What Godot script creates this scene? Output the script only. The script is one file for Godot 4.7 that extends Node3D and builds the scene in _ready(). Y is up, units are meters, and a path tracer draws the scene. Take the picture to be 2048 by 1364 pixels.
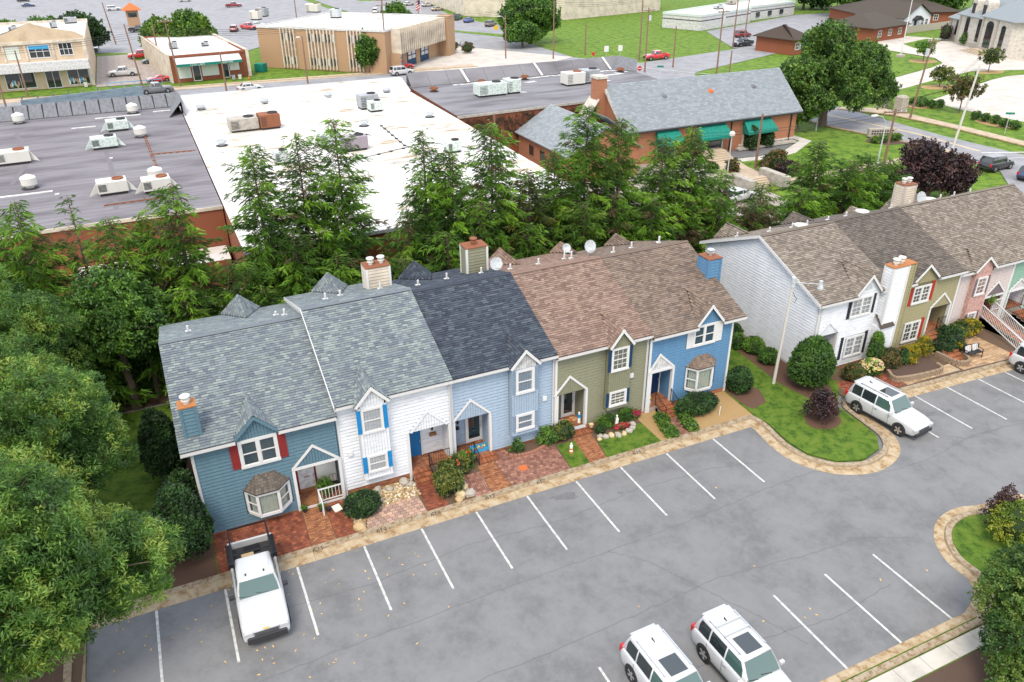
extends Node3D
# ---------------------------------------------------------------- helpers
var rng := RandomNumberGenerator.new()
var taken := {}
var M := {}
var T := {}

class MB:
	var v := PackedVector3Array()
	var c := PackedColorArray()
	var uv := PackedVector2Array()
	var col := Color(1, 1, 1)
	var xf := Transform3D()
	func tri(p: Vector3, q: Vector3, r: Vector3) -> void:
		v.append(xf * p); v.append(xf * q); v.append(xf * r)
		c.append(col); c.append(col); c.append(col)
	func quad(p: Vector3, q: Vector3, r: Vector3, s: Vector3) -> void:
		tri(p, q, r); tri(p, r, s)
	func hexa(p: Array) -> void:   # 4 bottom corners then the 4 above them
		quad(p[0], p[1], p[2], p[3]); quad(p[7], p[6], p[5], p[4])
		for i in 4:
			var j := (i + 1) % 4
			quad(p[i], p[i + 4], p[j + 4], p[j])
	func box(a: Vector3, b: Vector3) -> void:
		hexa([Vector3(a.x, a.y, a.z), Vector3(b.x, a.y, a.z), Vector3(b.x, a.y, b.z), Vector3(a.x, a.y, b.z), Vector3(a.x, b.y, a.z), Vector3(b.x, b.y, a.z), Vector3(b.x, b.y, b.z), Vector3(a.x, b.y, b.z)])
	func cbox(at: Vector3, size: Vector3) -> void:
		box(at - size / 2, at + size / 2)
	func bbox(a: Vector3, b: Vector3, k := .02) -> void:   # a box with its upper edges chamfered
		hexa([Vector3(a.x, a.y, a.z), Vector3(b.x, a.y, a.z), Vector3(b.x, a.y, b.z), Vector3(a.x, a.y, b.z), Vector3(a.x, b.y - k, a.z), Vector3(b.x, b.y - k, a.z), Vector3(b.x, b.y - k, b.z), Vector3(a.x, b.y - k, b.z)])
		hexa([Vector3(a.x, b.y - k, a.z), Vector3(b.x, b.y - k, a.z), Vector3(b.x, b.y - k, b.z), Vector3(a.x, b.y - k, b.z), Vector3(a.x + k, b.y, a.z + k), Vector3(b.x - k, b.y, a.z + k), Vector3(b.x - k, b.y, b.z - k), Vector3(a.x + k, b.y, b.z - k)])
	func bar(p: Vector3, q: Vector3, w: float, h: float, up := Vector3.UP) -> void:
		var d := (q - p).normalized()
		var s := d.cross(up).normalized() * w / 2
		var u := s.cross(d).normalized() * h / 2
		hexa([p - s - u, p + s - u, q + s - u, q - s - u, p - s + u, p + s + u, q + s + u, q - s + u])
	func tube(p: Vector3, q: Vector3, r0: float, r1: float, n := 8, caps := true) -> void:
		var d := (q - p).normalized()
		var s := d.cross(Vector3.UP if absf(d.y) < .95 else Vector3.RIGHT).normalized()
		var t := d.cross(s)
		for i in n:
			var a := TAU * i / n
			var b := TAU * (i + 1) / n
			var u := s * cos(a) + t * sin(a)
			var w := s * cos(b) + t * sin(b)
			quad(p + u * r0, p + w * r0, q + w * r1, q + u * r1)
			if caps:
				tri(p, p + w * r0, p + u * r0); tri(q, q + u * r1, q + w * r1)
	func lathe(at: Vector3, prof: Array, n := 12) -> void:   # prof: [radius, height] from the foot up
		for k in prof.size() - 1:
			for i in n:
				var a := TAU * i / n
				var b := TAU * (i + 1) / n
				var u := Vector3(cos(a), 0, sin(a))
				var w := Vector3(cos(b), 0, sin(b))
				quad(at + u * prof[k][0] + Vector3.UP * prof[k][1], at + w * prof[k][0] + Vector3.UP * prof[k][1], at + w * prof[k + 1][0] + Vector3.UP * prof[k + 1][1], at + u * prof[k + 1][0] + Vector3.UP * prof[k + 1][1])
	func slab(pts: Array, y0: float, y1: float) -> void:   # pts: [x, z] outline
		var poly := PackedVector2Array()
		for p in pts: poly.append(Vector2(p[0], p[1]))
		var t := Geometry2D.triangulate_polygon(poly)
		for k in range(0, t.size(), 3):
			tri(Vector3(poly[t[k]].x, y1, poly[t[k]].y), Vector3(poly[t[k + 1]].x, y1, poly[t[k + 1]].y), Vector3(poly[t[k + 2]].x, y1, poly[t[k + 2]].y))
		if y1 - y0 > .0005:
			for k in poly.size():
				var p := poly[k]
				var q := poly[(k + 1) % poly.size()]
				quad(Vector3(p.x, y0, p.y), Vector3(p.x, y1, p.y), Vector3(q.x, y1, q.y), Vector3(q.x, y0, q.y))
	func face(pts: Array, dir: Vector3) -> void:   # a flat convex outline given thickness along dir
		var n := pts.size()
		for k in range(1, n - 1):
			tri(pts[0], pts[k], pts[k + 1]); tri(pts[0] + dir, pts[k + 1] + dir, pts[k] + dir)
		for k in n:
			var j := (k + 1) % n
			quad(pts[k], pts[k] + dir, pts[j] + dir, pts[j])
	func grid(pts: Array) -> void:   # pts: rows of points
		for a in pts.size() - 1:
			for b in pts[a].size() - 1:
				quad(pts[a][b], pts[a][b + 1], pts[a + 1][b + 1], pts[a + 1][b])
	func ball(at: Vector3, r: Vector3, n := 8, jit := 0.0, rg: RandomNumberGenerator = null) -> void:
		var rows := []
		for a in n + 1:
			var row := []
			for b in 2 * n + 1:
				row.append(Vector3())
			rows.append(row)
		for a in n + 1:
			var th := PI * a / n
			for b in 2 * n:
				var ph := TAU * b / (2 * n)
				var k := 1.0 + (rg.randf_range(-jit, jit) if rg and a > 0 and a < n else 0.0)
				rows[a][b] = at + Vector3(r.x * sin(th) * cos(ph), r.y * cos(th), r.z * sin(th) * sin(ph)) * k
			rows[a][2 * n] = rows[a][0]
		grid(rows)
	func mesh(mat: Material, smooth := false, colors := false) -> ArrayMesh:
		var arr := []
		arr.resize(Mesh.ARRAY_MAX)
		arr[Mesh.ARRAY_VERTEX] = v
		if colors: arr[Mesh.ARRAY_COLOR] = c
		if uv.size() == v.size() and v.size() > 0: arr[Mesh.ARRAY_TEX_UV] = uv
		if smooth:
			var sum := {}
			for k in range(0, v.size(), 3):
				var n := (v[k + 2] - v[k]).cross(v[k + 1] - v[k])
				for j in 3:
					var key := v[k + j].snapped(Vector3(.002, .002, .002))
					sum[key] = sum.get(key, Vector3()) + n
			var nn := PackedVector3Array()
			for k in range(0, v.size(), 3):
				var f := (v[k + 2] - v[k]).cross(v[k + 1] - v[k]).normalized()
				for j in 3:
					var s: Vector3 = sum[v[k + j].snapped(Vector3(.002, .002, .002))].normalized()
					nn.append(s if s.dot(f) > .55 else f)
			arr[Mesh.ARRAY_NORMAL] = nn
		var m := ArrayMesh.new()
		if v.size():
			m.add_surface_from_arrays(Mesh.PRIMITIVE_TRIANGLES, arr)
			m.surface_set_material(0, mat)
		return m

func lin(r: float, g: float, b: float) -> Color:
	return Color(r, g, b).linear_to_srgb()

func noise_tex(key: String, freq: float, oct: int, stops: Array, size := 512, kind := FastNoiseLite.TYPE_SIMPLEX_SMOOTH, gain := .6) -> void:
	var n := FastNoiseLite.new()
	n.noise_type = kind; n.frequency = freq; n.fractal_octaves = oct; n.seed = 7 + T.size()
	n.fractal_type = FastNoiseLite.FRACTAL_FBM; n.fractal_gain = gain
	var g := Gradient.new()
	var off := PackedFloat32Array(); var cs := PackedColorArray()
	for s in stops:
		off.append(s[0]); cs.append(s[1] if s[1] is Color else Color(s[1], s[1], s[1]))
	g.offsets = off; g.colors = cs
	var t := NoiseTexture2D.new()
	t.width = size; t.height = size; t.seamless = true; t.noise = n; t.color_ramp = g; t.generate_mipmaps = false
	T[key] = t

func mat(key: String, r: float, g: float, b: float, rough := .85, tex := "", sc := Vector3.ONE, o := {}) -> StandardMaterial3D:
	var m := StandardMaterial3D.new()
	m.resource_name = key
	m.albedo_color = lin(r, g, b)
	m.roughness = rough
	m.metallic = o.get("metal", 0.0)
	m.metallic_specular = o.get("spec", .4)
	if tex:
		m.albedo_texture = T[tex]; m.uv1_triplanar = true; m.uv1_world_triplanar = o.get("world", true); m.uv1_scale = sc
	if o.get("vc", false): m.vertex_color_use_as_albedo = true
	if o.has("alpha"):
		m.transparency = BaseMaterial3D.TRANSPARENCY_ALPHA; m.albedo_color.a = o.alpha
	if o.has("back"):
		m.backlight_enabled = true; m.backlight = lin(o.back[0], o.back[1], o.back[2])
	if o.has("coat"):
		m.clearcoat_enabled = true; m.clearcoat = o.coat; m.clearcoat_roughness = .08
	M[key] = m
	return m

func numbered(called: String) -> String:
	var k: int = taken.get(called, 0)
	taken[called] = k + 1
	return called if k == 0 else "%s_%03d" % [called, k]

func tag(o: Node3D, label: String, category: String, group := "") -> Node3D:
	o.set_meta("label", label); o.set_meta("category", category)
	if group: o.set_meta("group", group)
	return o

func thing(called: String, label: String, category: String, at := Vector3.ZERO, turn := 0.0, group := "") -> Node3D:
	var o := Node3D.new()
	o.name = numbered(called)
	add_child(o)
	o.position = at; o.rotation.y = turn
	return tag(o, label, category, group)

func part(called: String, b: MB, m, parent: Node3D, smooth := false, colors := false) -> MeshInstance3D:
	# meshes of a thing are modelled in world axes from the thing's own base unless the thing is modelled round its origin
	var o := MeshInstance3D.new()
	o.name = called
	o.mesh = b.mesh(M[m] if m is String else m, smooth, colors)
	parent.add_child(o, true)
	return o

func top(called: String, b: MB, m, label: String, category: String, group := "", smooth := false, colors := false) -> MeshInstance3D:
	var o := MeshInstance3D.new()
	o.name = numbered(called)
	o.mesh = b.mesh(M[m] if m is String else m, smooth, colors)
	add_child(o)
	tag(o, label, category, group)
	return o

func struct(called: String, b: MB, m, smooth := false, colors := false) -> MeshInstance3D:
	var o := MeshInstance3D.new()
	o.name = numbered(called)
	o.mesh = b.mesh(M[m] if m is String else m, smooth, colors)
	add_child(o)
	o.set_meta("kind", "structure")
	return o

func copy(src: Node3D, at: Vector3, turn: float, label: String, group := "") -> Node3D:
	var base := String(src.name).rstrip("0123456789").trim_suffix("_")
	var r: Node3D = src.duplicate()
	r.name = numbered(base)
	add_child(r)
	r.position = at; r.rotation.y = turn
	r.set_meta("label", label)
	if group: r.set_meta("group", group)
	return r

func vary(r: float, g: float, b: float, k: float) -> Color:
	var f := rng.randf_range(1.0 - k, 1.0 + k)
	return Color(r * f, g * f, b * f)

func span(poly: Array, y: float) -> Array:   # [lo, hi] of a convex outline at height y, or []
	var lo := 1e9
	var hi := -1e9
	for k in poly.size():
		var p: Vector2 = poly[k]
		var q: Vector2 = poly[(k + 1) % poly.size()]
		if (p.y - y) * (q.y - y) <= 0.0 and absf(p.y - q.y) > 1e-6:
			var x := p.x + (q.x - p.x) * (y - p.y) / (q.y - p.y)
			lo = minf(lo, x); hi = maxf(hi, x)
	return [lo, hi] if hi > lo else []

func rect(x0: float, x1: float, y0: float, y1: float) -> Array:
	return [Vector2(x0, y0), Vector2(x1, y0), Vector2(x1, y1), Vector2(x0, y1)]

func pieces(a: float, b: float, holes: Array, y: float) -> Array:
	var cut := []
	for h in holes:
		var s := span(h, y)
		if s.size(): cut.append(s)
	cut.sort_custom(func(p, q): return p[0] < q[0])
	var out := []
	var at := a
	for s in cut:
		if s[0] > at + .03: out.append([at, minf(s[0], b)])
		at = maxf(at, s[1])
	if at < b - .03: out.append([at, b])
	return out

func mb(root: Node3D = null) -> MB:
	var b := MB.new()
	if root: b.xf = root.transform.affine_inverse()
	return b

func _ready() -> void:
	rng.seed = 20240611
	# ------------------------------------------------ camera, sky, sun, exposure
	var cam := Camera3D.new()
	add_child(cam)
	var right := Vector3(.90745828, -.00885801, .42004882)
	var up := Vector3(.20525353, .88169797, -.424829)
	cam.transform = Transform3D(Basis(right, up, right.cross(up)).orthonormalized(), Vector3(-2.2098, 27.184, 29.8746))
	cam.fov = 46.89; cam.near = .2; cam.far = 1500.0
	cam.make_current()
	var env := Environment.new()
	env.background_mode = Environment.BG_SKY
	var sm := ProceduralSkyMaterial.new()
	sm.sky_top_color = Color(.80, .84, .91); sm.sky_horizon_color = Color(.98, .98, .99); sm.sky_curve = .3
	sm.ground_bottom_color = Color(.42, .42, .40); sm.ground_horizon_color = Color(.8, .81, .82)
	sm.sun_angle_max = 30.0; sm.sun_curve = .1
	var sky := Sky.new()
	sky.sky_material = sm
	env.sky = sky
	env.background_energy_multiplier = 1.0
	env.tonemap_mode = Environment.TONE_MAPPER_LINEAR
	env.tonemap_exposure = 2.3
	env.sdfgi_enabled = true; env.ssao_enabled = true; env.ssil_enabled = true
	var we := WorldEnvironment.new()
	we.environment = env
	add_child(we)
	var sun := DirectionalLight3D.new()
	sun.light_energy = .5; sun.light_angular_distance = 25.0; sun.light_color = Color(1, .96, .9); sun.shadow_enabled = true
	add_child(sun)
	sun.look_at_from_position(Vector3(-24, 56, 30), Vector3.ZERO)
	materials()
	ground()
	lot()
	front_row()
	back_row()
	gardens()
	trees()
	vehicles()
	commercial()
	far_side()
	street_things()

func materials() -> void:
	noise_tex("fine", .09, 4, [[0.0, .80], [.5, .93], [1.0, 1.0]])
	noise_tex("blotch", .012, 5, [[0.1, .80], [.45, .92], [.6, .97], [.9, 1.0]])
	noise_tex("soft", .01, 5, [[0.1, .88], [.5, .96], [.9, 1.0]])
	noise_tex("asphalt", .004, 9, [[0.2, .86], [.42, .93], [.58, .97], [.8, 1.0]], 2048, FastNoiseLite.TYPE_SIMPLEX_SMOOTH, .78)
	noise_tex("grass", .008, 9, [[0.25, Color(.56, .68, .40)], [.42, Color(.74, .85, .46)], [.55, Color(.86, .94, .56)], [.68, Color(.95, .96, .66)], [.8, Color(1.0, .93, .74)]], 1024, FastNoiseLite.TYPE_SIMPLEX_SMOOTH, .8)
	noise_tex("stain", .006, 7, [[0.15, Color(.74, .66, .56)], [.27, Color(.92, .88, .82)], [.36, Color(.97, .96, .94)], [.5, Color(1, 1, 1)]], 1024)
	noise_tex("mulch", .11, 4, [[0.2, .5], [.5, .8], [.8, 1.0]])
	noise_tex("courses", .05, 3, [[0.2, .66], [.42, .82], [.6, .95], [.9, 1.0]], 256)
	noise_tex("curb", .008, 9, [[0.25, Color(.74, .66, .56)], [.4, Color(.88, .83, .76)], [.55, Color(.95, .93, .89)], [.75, Color(1, 1, 1)]], 1024, FastNoiseLite.TYPE_SIMPLEX_SMOOTH, .72)
	noise_tex("tar", .006, 8, [[0.2, Color(.78, .76, .78)], [.42, Color(.89, .88, .89)], [.6, Color(.97, .96, .97)], [.85, Color(1, 1, 1)]], 1024)
	var S := Vector3.ONE
	mat("grass", .115, .165, .045, .95, "grass", S * .11)
	mat("grass_far", .15, .215, .045, .95, "grass", S * .05)
	mat("soil", .20, .13, .085, .95, "mulch", S * .5)
	mat("mulch", .19, .105, .07, .95, "mulch", S * .9)
	mat("bark_mulch", .15, .095, .07, .95, "mulch", S * .9)
	mat("straw", .58, .38, .17, .95, "mulch", S * .8)
	mat("lane", .36, .31, .28, .95, "blotch", S * .15)
	mat("asphalt", .185, .186, .19, .93, "asphalt", S * .03)
	mat("road", .27, .27, .285, .93, "asphalt", S * .02)
	mat("crack", .115, .115, .118, .95)
	mat("seal", .15, .15, .155, .9, "asphalt", S * .2)
	mat("line", .55, .55, .53, .7, "blotch", S * .5)
	mat("line_yellow", .72, .55, .3, .7)
	mat("curb", .42, .34, .235, .92, "curb", S * .16)
	mat("curb_top", .34, .285, .215, .92, "curb", S * .3)
	mat("walk", .46, .37, .27, .92, "soft", S * .1)
	mat("pale_walk", .50, .47, .42, .92, "soft", S * .12)
	mat("apron", .52, .47, .42, .92, "soft", S * .05)
	mat("joint", .22, .17, .11, .95)
	mat("mortar", .42, .36, .30, .95, "fine", S)
	mat("vc", 1, 1, 1, .85, "fine", S * 1.3, {"vc": true})
	mat("shingle", 1, 1, 1, .92, "fine", S * 2.2, {"vc": true})
	mat("plain_vc", 1, 1, 1, .8, "", S, {"vc": true})
	mat("white", .60, .60, .61, .6, "blotch", S * .4)
	mat("trim", .60, .60, .60, .55)
	mat("gutter", .56, .555, .55, .45)
	mat("black", .012, .012, .014, .45)
	mat("iron", .015, .015, .018, .4)
	mat("dark", .03, .03, .033, .7)
	mat("rust", .26, .10, .05, .85, "blotch", S * 2.0)
	mat("rust_orange", .42, .17, .06, .85, "blotch", S * 2.0)
	mat("zinc", .55, .57, .58, .35, "", S, {"metal": .7})
	mat("galv", .50, .53, .55, .5, "blotch", S * .8)
	mat("cap_white", .56, .55, .51, .5)
	mat("pane", .06, .08, .08, .06, "", S, {"alpha": .14, "spec": .6})
	mat("glass_dark", .02, .028, .03, .05, "", S, {"spec": .7})
	mat("glass_teal", .05, .10, .09, .05, "", S, {"spec": .8})
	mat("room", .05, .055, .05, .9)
	mat("curtain_teal", .22, .36, .33, .9, "", S)
	mat("blind", .52, .58, .50, .8)
	mat("blind_green", .30, .42, .30, .8)
	mat("brick", .30, .10, .05, .9, "courses", Vector3(2.2, 5, 2.2))
	mat("brick_orange", .46, .20, .11, .9, "courses", Vector3(1.6, 4, 1.6))
	mat("brick_tan", .50, .32, .19, .9, "courses", Vector3(1.2, 3, 1.2))
	mat("wood", .30, .14, .06, .8, "fine", Vector3(2, .4, 2))
	mat("pole", .24, .145, .10, .85, "fine", Vector3(3, .3, 3))
	mat("pole_pale", .60, .57, .52, .75, "fine", Vector3(3, .3, 3))
	mat("bark", .16, .12, .09, .95, "fine", Vector3(3, .5, 3))
	mat("bark_pale", .30, .27, .23, .95, "fine", Vector3(3, .5, 3))
	mat("leaf", 1, 1, 1, .55, "", S, {"vc": true, "back": [.4, .55, .10], "spec": .5})
	mat("needle", 1, 1, 1, .6, "", S, {"vc": true, "back": [.4, .55, .12], "spec": .45})
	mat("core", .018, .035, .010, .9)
	mat("rubber", .018, .018, .019, .8)
	mat("alloy", .55, .56, .58, .3, "", S, {"metal": .8})
	mat("chrome", .7, .7, .72, .15, "", S, {"metal": .9})
	mat("lamp_clear", .42, .43, .45, .1, "", S, {"spec": .8})
	mat("lamp_red", .45, .02, .02, .2)
	mat("lamp_amber", .7, .25, .03, .2)
	for p in [["paint_white", .47, .48, .49], ["paint_black", .015, .016, .018], ["paint_navy", .03, .05, .12], ["paint_grey", .14, .15, .16], ["paint_silver", .48, .48, .47], ["paint_red", .50, .03, .03], ["paint_maroon", .20, .02, .03], ["paint_blue", .05, .10, .35], ["paint_green", .02, .08, .07], ["paint_tan", .42, .36, .28]]:
		mat(p[0], p[1], p[2], p[3], .3, "", S, {"coat": .8, "metal": .0})
	mat("roof_white", .58, .565, .55, .8, "stain", Vector3(.018, .018, .055))
	mat("roof_tar", .20, .192, .203, .95, "tar", Vector3(.012, .03, .05))
	mat("roof_tar2", .20, .20, .21, .95, "tar", Vector3(.012, .03, .05))
	mat("tar_seam", .15, .135, .15, .9)
	mat("membrane_white", .58, .58, .57, .7, "blotch", S * .2)
	mat("concrete", .42, .39, .34, .9, "blotch", S * .2)
	mat("cream", .56, .44, .31, .9, "soft", S * .06)
	mat("cream_pale", .62, .55, .45, .9, "blotch", S * .06)
	mat("canvas_green", .008, .20, .15, .8, "blotch", S * .5)
	mat("slate", .25, .28, .30, .85, "fine", S * 1.5)
	mat("stone", .42, .38, .32, .9, "blotch", S * .6)
	mat("stucco", .55, .51, .45, .9, "blotch", S * .2)

func strip(b: MB, pts: Array, w: float, y: float) -> void:   # a ribbon along [x, z] points
	for k in pts.size() - 1:
		var p := Vector2(pts[k][0], pts[k][1])
		var q := Vector2(pts[k + 1][0], pts[k + 1][1])
		var n := (q - p).normalized().orthogonal() * w / 2
		b.quad(Vector3(p.x + n.x, y, p.y + n.y), Vector3(p.x - n.x, y, p.y - n.y), Vector3(q.x - n.x, y, q.y - n.y), Vector3(q.x + n.x, y, q.y + n.y))

func ring(b: MB, inner: Array, outer: Array, yi: float, yo: float) -> void:   # a sloping band between two outlines of as many points
	for k in inner.size() - 1:
		b.quad(Vector3(inner[k][0], yi, inner[k][1]), Vector3(inner[k + 1][0], yi, inner[k + 1][1]), Vector3(outer[k + 1][0], yo, outer[k + 1][1]), Vector3(outer[k][0], yo, outer[k][1]))

func offset(pts: Array, d: float) -> Array:   # an open outline moved sideways (to the left of travel for d > 0 in x/z)
	var out := []
	for k in pts.size():
		var p := Vector2(pts[k][0], pts[k][1])
		var a := Vector2(pts[maxi(k - 1, 0)][0], pts[maxi(k - 1, 0)][1])
		var c := Vector2(pts[mini(k + 1, pts.size() - 1)][0], pts[mini(k + 1, pts.size() - 1)][1])
		var n := (c - a).normalized().orthogonal()
		out.append([p.x + n.x * d, p.y + n.y * d])
	return out

func curve(pts: Array, per := 6) -> Array:   # Catmull-Rom through [x, z] points
	var out := []
	for k in pts.size() - 1:
		var p := []
		for j in [-1, 0, 1, 2]:
			var q: Array = pts[clampi(k + j, 0, pts.size() - 1)]
			p.append(Vector2(q[0], q[1]))
		for s in per:
			var v: Vector2 = p[1].cubic_interpolate(p[2], p[0], p[3], float(s) / per)
			out.append([v.x, v.y])
	out.append(pts[-1])
	return out

func flat(called: String, pts: Array, y: float, m: String, kind := "structure", y0 := -9.0) -> MeshInstance3D:
	var b := mb()
	b.slab(pts, y if y0 < -8.0 else y0, y)
	var o := struct(called, b, m)
	o.set_meta("kind", kind)
	return o

func curb_run(line: Array, label_joints: bool, gut := .66, ck := .3) -> void:
	# line: the back of the kerb top, travelling with the road on its left; kerb, then gutter pan, with joints cut across
	var face := offset(line, -ck)
	var foot := offset(line, -ck - .04)
	var edge := offset(line, -ck - gut)
	var b := mb()
	ring(b, line, offset(line, -.03), .10, .15)
	ring(b, offset(line, -.03), face, .15, .15)
	ring(b, face, foot, .15, .03)
	struct("kerb", b, "curb_top")
	var g := mb()
	ring(g, foot, edge, .03, .012)
	ring(g, edge, offset(edge, -.01), .012, -.02)
	struct("gutter", g, "curb")
	if label_joints:
		var j := mb()
		var run := 0.0
		for k in line.size() - 1:
			var p := Vector2(line[k][0], line[k][1])
			var q := Vector2(line[k + 1][0], line[k + 1][1])
			run += p.distance_to(q)
			if run > 2.6:
				run = 0.0
				var n := (q - p).normalized().orthogonal()
				var a := p - n * -.0
				for s in [[0.0, -ck, .154], [-ck - .04, -ck - gut, .034]]:
					strip(j, [[a.x + n.x * s[0], a.y + n.y * s[0]], [a.x + n.x * s[1], a.y + n.y * s[1]]], .025, s[2])
		struct("kerb_joint", j, "joint")

func ground() -> void:
	flat("ground", [[-700, -700], [700, -700], [700, 300], [-700, 300]], -.06, "grass_far")
	# the strip behind the houses and under the trees
	flat("service_lane", [[-40, -39.2], [60, -39.2], [60, -17.2], [-40, -17.2]], -.03, "lane")
	flat("tree_bed", [[-40, -26], [60, -26], [60, -18.4], [-40, -18.4]], -.024, "soil")
	flat("lawn", [[-40, -18], [-3.4, -18], [-3.4, -.9], [-9.85, -.9], [-9.85, 20], [-40, 20]], .09, "grass", "structure", -.05)
	flat("mulch_bed", [[-5.6, -11.5], [-3.45, -11.8], [-3.45, -1.0], [-5.4, -1.0], [-6.0, -5], [-5.1, -8]], .098, "mulch")
	flat("mulch_bed", [[-30, -17], [-11, -16], [-9.6, -8], [-9.0, -1.5], [-9.95, 18], [-30, 18]], .098, "soil")
	# main street far behind, and the streets that meet it
	flat("street", [[-200, -139.5], [64, -131], [64, -120], [-200, -122]], 0.0, "road")
	flat("street", [[64, -131], [88, -132.5], [97, -119], [130, -126.5], [230, -150], [238, -143], [134, -117], [100, -104], [93, -95], [92, -90], [64, -90], [64, -120]], .004, "road")
	flat("street", [[64, -131], [70, -145], [74, -200], [68, -320], [82, -320], [90, -200], [88, -132.5]], .008, "road")
	flat("street", [[92, -90], [101, -100], [100.5, -64], [99, -45], [99.6, -33], [101, -20], [140, -10], [140, 6], [62, -4], [62, -20], [84, -24], [90, -30], [92.4, -38], [88.5, -58], [90, -75]], .012, "road")
	flat("pavement", [[-200, -143.5], [64, -134.2], [64, -131], [-200, -139.5]], .06, "walk", "structure", -.05)

func lot() -> void:
	# asphalt of the parking court
	flat("parking_lot", [[-9.06, -.06], [27.4, -.06], [30, -.5], [36, -.5], [75, .9], [75, 30], [26, 15.86], [-9.06, 15.86]], 0.0, "asphalt", "structure", -.05)
	flat("verge", [[-40, 15.9], [75, 15.9], [75, 60], [-40, 60]], .06, "grass", "structure", -.05)
	# front gardens stand on a low plate behind the kerb
	flat("garden_plate", [[-3.5, -4.6], [28.4, -4.6], [28.4, -.98], [-3.5, -.98]], .07, "soil", "structure", -.05)
	# kerbs: the long one before the first row, then round the grass island
	var isl := curve([[28.1, -.95], [28.3, .2], [28.0, 2.2], [28.2, 3.7], [29.2, 4.95], [30.8, 5.5], [32.5, 5.1], [33.4, 4.1], [33.6, 2.7], [33.8, .9], [34.3, .25]], 5)
	var run := []
	for k in 15: run.append([-9.85 + k * 2.7, -1.0])
	run.resize(15)
	run.append_array(isl)
	var c2 := []
	for k in 14: c2.append([34.9 + k * 2.6, .52 + k * 2.6 * .056])
	run.append_array(c2)
	curb_run(run, true)
	var left := []
	for k in 9: left.append([-9.9, 17.0 - k * 2.25])
	curb_run(left, true, .5, .3)
	# grass of the island and the strip between the two rows
	flat("island_lawn", [[28.35, -17.5], [34.5, -17.5], [34.5, -3], [36, -1.6], [33.6, .6], [33.5, 2.7], [33.3, 4.0], [32.4, 5.0], [30.8, 5.4], [29.3, 4.85], [28.35, 3.65], [28.15, 2.2], [28.4, .2], [28.2, -1.0], [28.35, -4]], .12, "grass", "structure", -.05)
	flat("mulch_bed", [[32.2, -17], [34.48, -17], [34.48, -2.9], [35.2, -2.2], [34.6, -.8], [32.6, -.9], [32.2, -3], [32.7, -9]], .128, "mulch")
	flat("mulch_bed", [[28.4, -4.6], [29.8, -5.0], [30.5, -3.0], [29.9, -1.7], [28.6, -1.4], [28.4, -2]], .128, "mulch")
	var m := []
	for k in 18:
		var a := TAU * k / 18
		m.append([31.6 + 1.15 * cos(a) * (1 + .08 * sin(a * 3)), 1.35 + 1.0 * sin(a)])
	flat("mulch_ring", m, .128, "mulch")
	# terrace before the second row
	flat("garden_plate", [[34.5, -3.2], [75, -3.2], [75, 2.2], [48, 1.2], [42, .85], [38.5, .68], [34.9, .45]], .10, "soil", "structure", -.05)
	# kerb island on the far side of the lane with its shrub bed
	var ri := curve([[36, 11.9], [33.3, 11.6], [31.9, 11.25], [30.6, 11.45], [29.6, 12.15], [29.0, 13.2], [28.9, 14.4], [28.0, 15.6], [26.5, 16.25]], 5)
	var inner := ri.duplicate()
	inner.append_array([[26.5, 40], [60, 40], [60, 12.2]])
	flat("island_lawn", inner, .12, "grass", "structure", -.05)
	var back := []
	for k in 14: back.append([26.5 - k * 2.6, 16.3])
	ri.append_array(back)
	curb_run(ri, true, .5, .3)
	var wl := mb()
	for k in 12: wl.box(Vector3(25.4 - k * 1.5, .0, 16.36), Vector3(26.88 - k * 1.5, .09, 17.1))
	struct("pavement", wl, "pale_walk")
	flat("mulch_bed", [[0, 17.15], [26, 17.15], [26, 22], [0, 22]], .07, "bark_mulch")
	# painted bays
	var st := mb()
	for k in range(-2, 9):
		var x: float = [-6.24, -3.27, .04, 3.32, 6.3, 9.3, 12.25, 15.23, 18.1, 21.16, 24.48][k + 2]
		st.box(Vector3(x - .055, .0, .0), Vector3(x + .055, .005, 4.48))
	for k in 9:
		var x := 22.86 * 1.1131 - k * 3.055
		st.box(Vector3(x - .055, .0, 11.1), Vector3(x + .055, .005, 15.85))
	for p in [[36.4, 1.3, 36.55, 5.62], [39.1, 1.45, 39.15, 5.82], [41.85, 1.66, 41.9, 6.05], [44.6, 1.86, 44.65, 6.2], [47.0, 2.0, 47.1, 6.4], [49.8, 2.2, 49.9, 6.6]]:
		strip(st, [[p[0], p[1]], [p[2], p[3]]], .11, .005)
	struct("bay_marking", st, "line")
	# cracks and stains of the asphalt, each with a shape of its own
	var cr := mb()
	for line in [[[-9, 9.2], [-2, 9.0], [5, 9.6], [11.1, 9.5], [17.8, 9.15], [22, 9.7], [26, 10.05], [28.4, 11.2]], [[-4, 2.2], [3, 2.6], [8, 2.1], [13, 2.5], [18, 2.0], [23, 2.3], [26, 3.2]], [[-5, 6.0], [2, 5.6], [9, 5.5], [16, 5.4], [21, 5.2], [24, 5.0], [27.5, 4.9], [30, 6.6], [34, 6.9], [39, 6.3], [44, 6.9]], [[14, 5.4], [15.5, 7.0], [16.5, 9.1], [18, 12], [18.8, 14]], [[11, 13.2], [16, 12.6], [21, 13.3], [25, 12.8]], [[36.9, 5.6], [38, 6.4], [41, 6.6]]]:
		var w := []
		for k in line.size() - 1:
			for s in 14:
				var t := s / 14.0
				w.append([lerpf(line[k][0], line[k + 1][0], t) + rng.randf_range(-.06, .06), lerpf(line[k][1], line[k + 1][1], t) + rng.randf_range(-.06, .06)])
		strip(cr, w, .026, .0045)
	struct("asphalt_crack", cr, "crack")
	var spl := mb()
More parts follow.
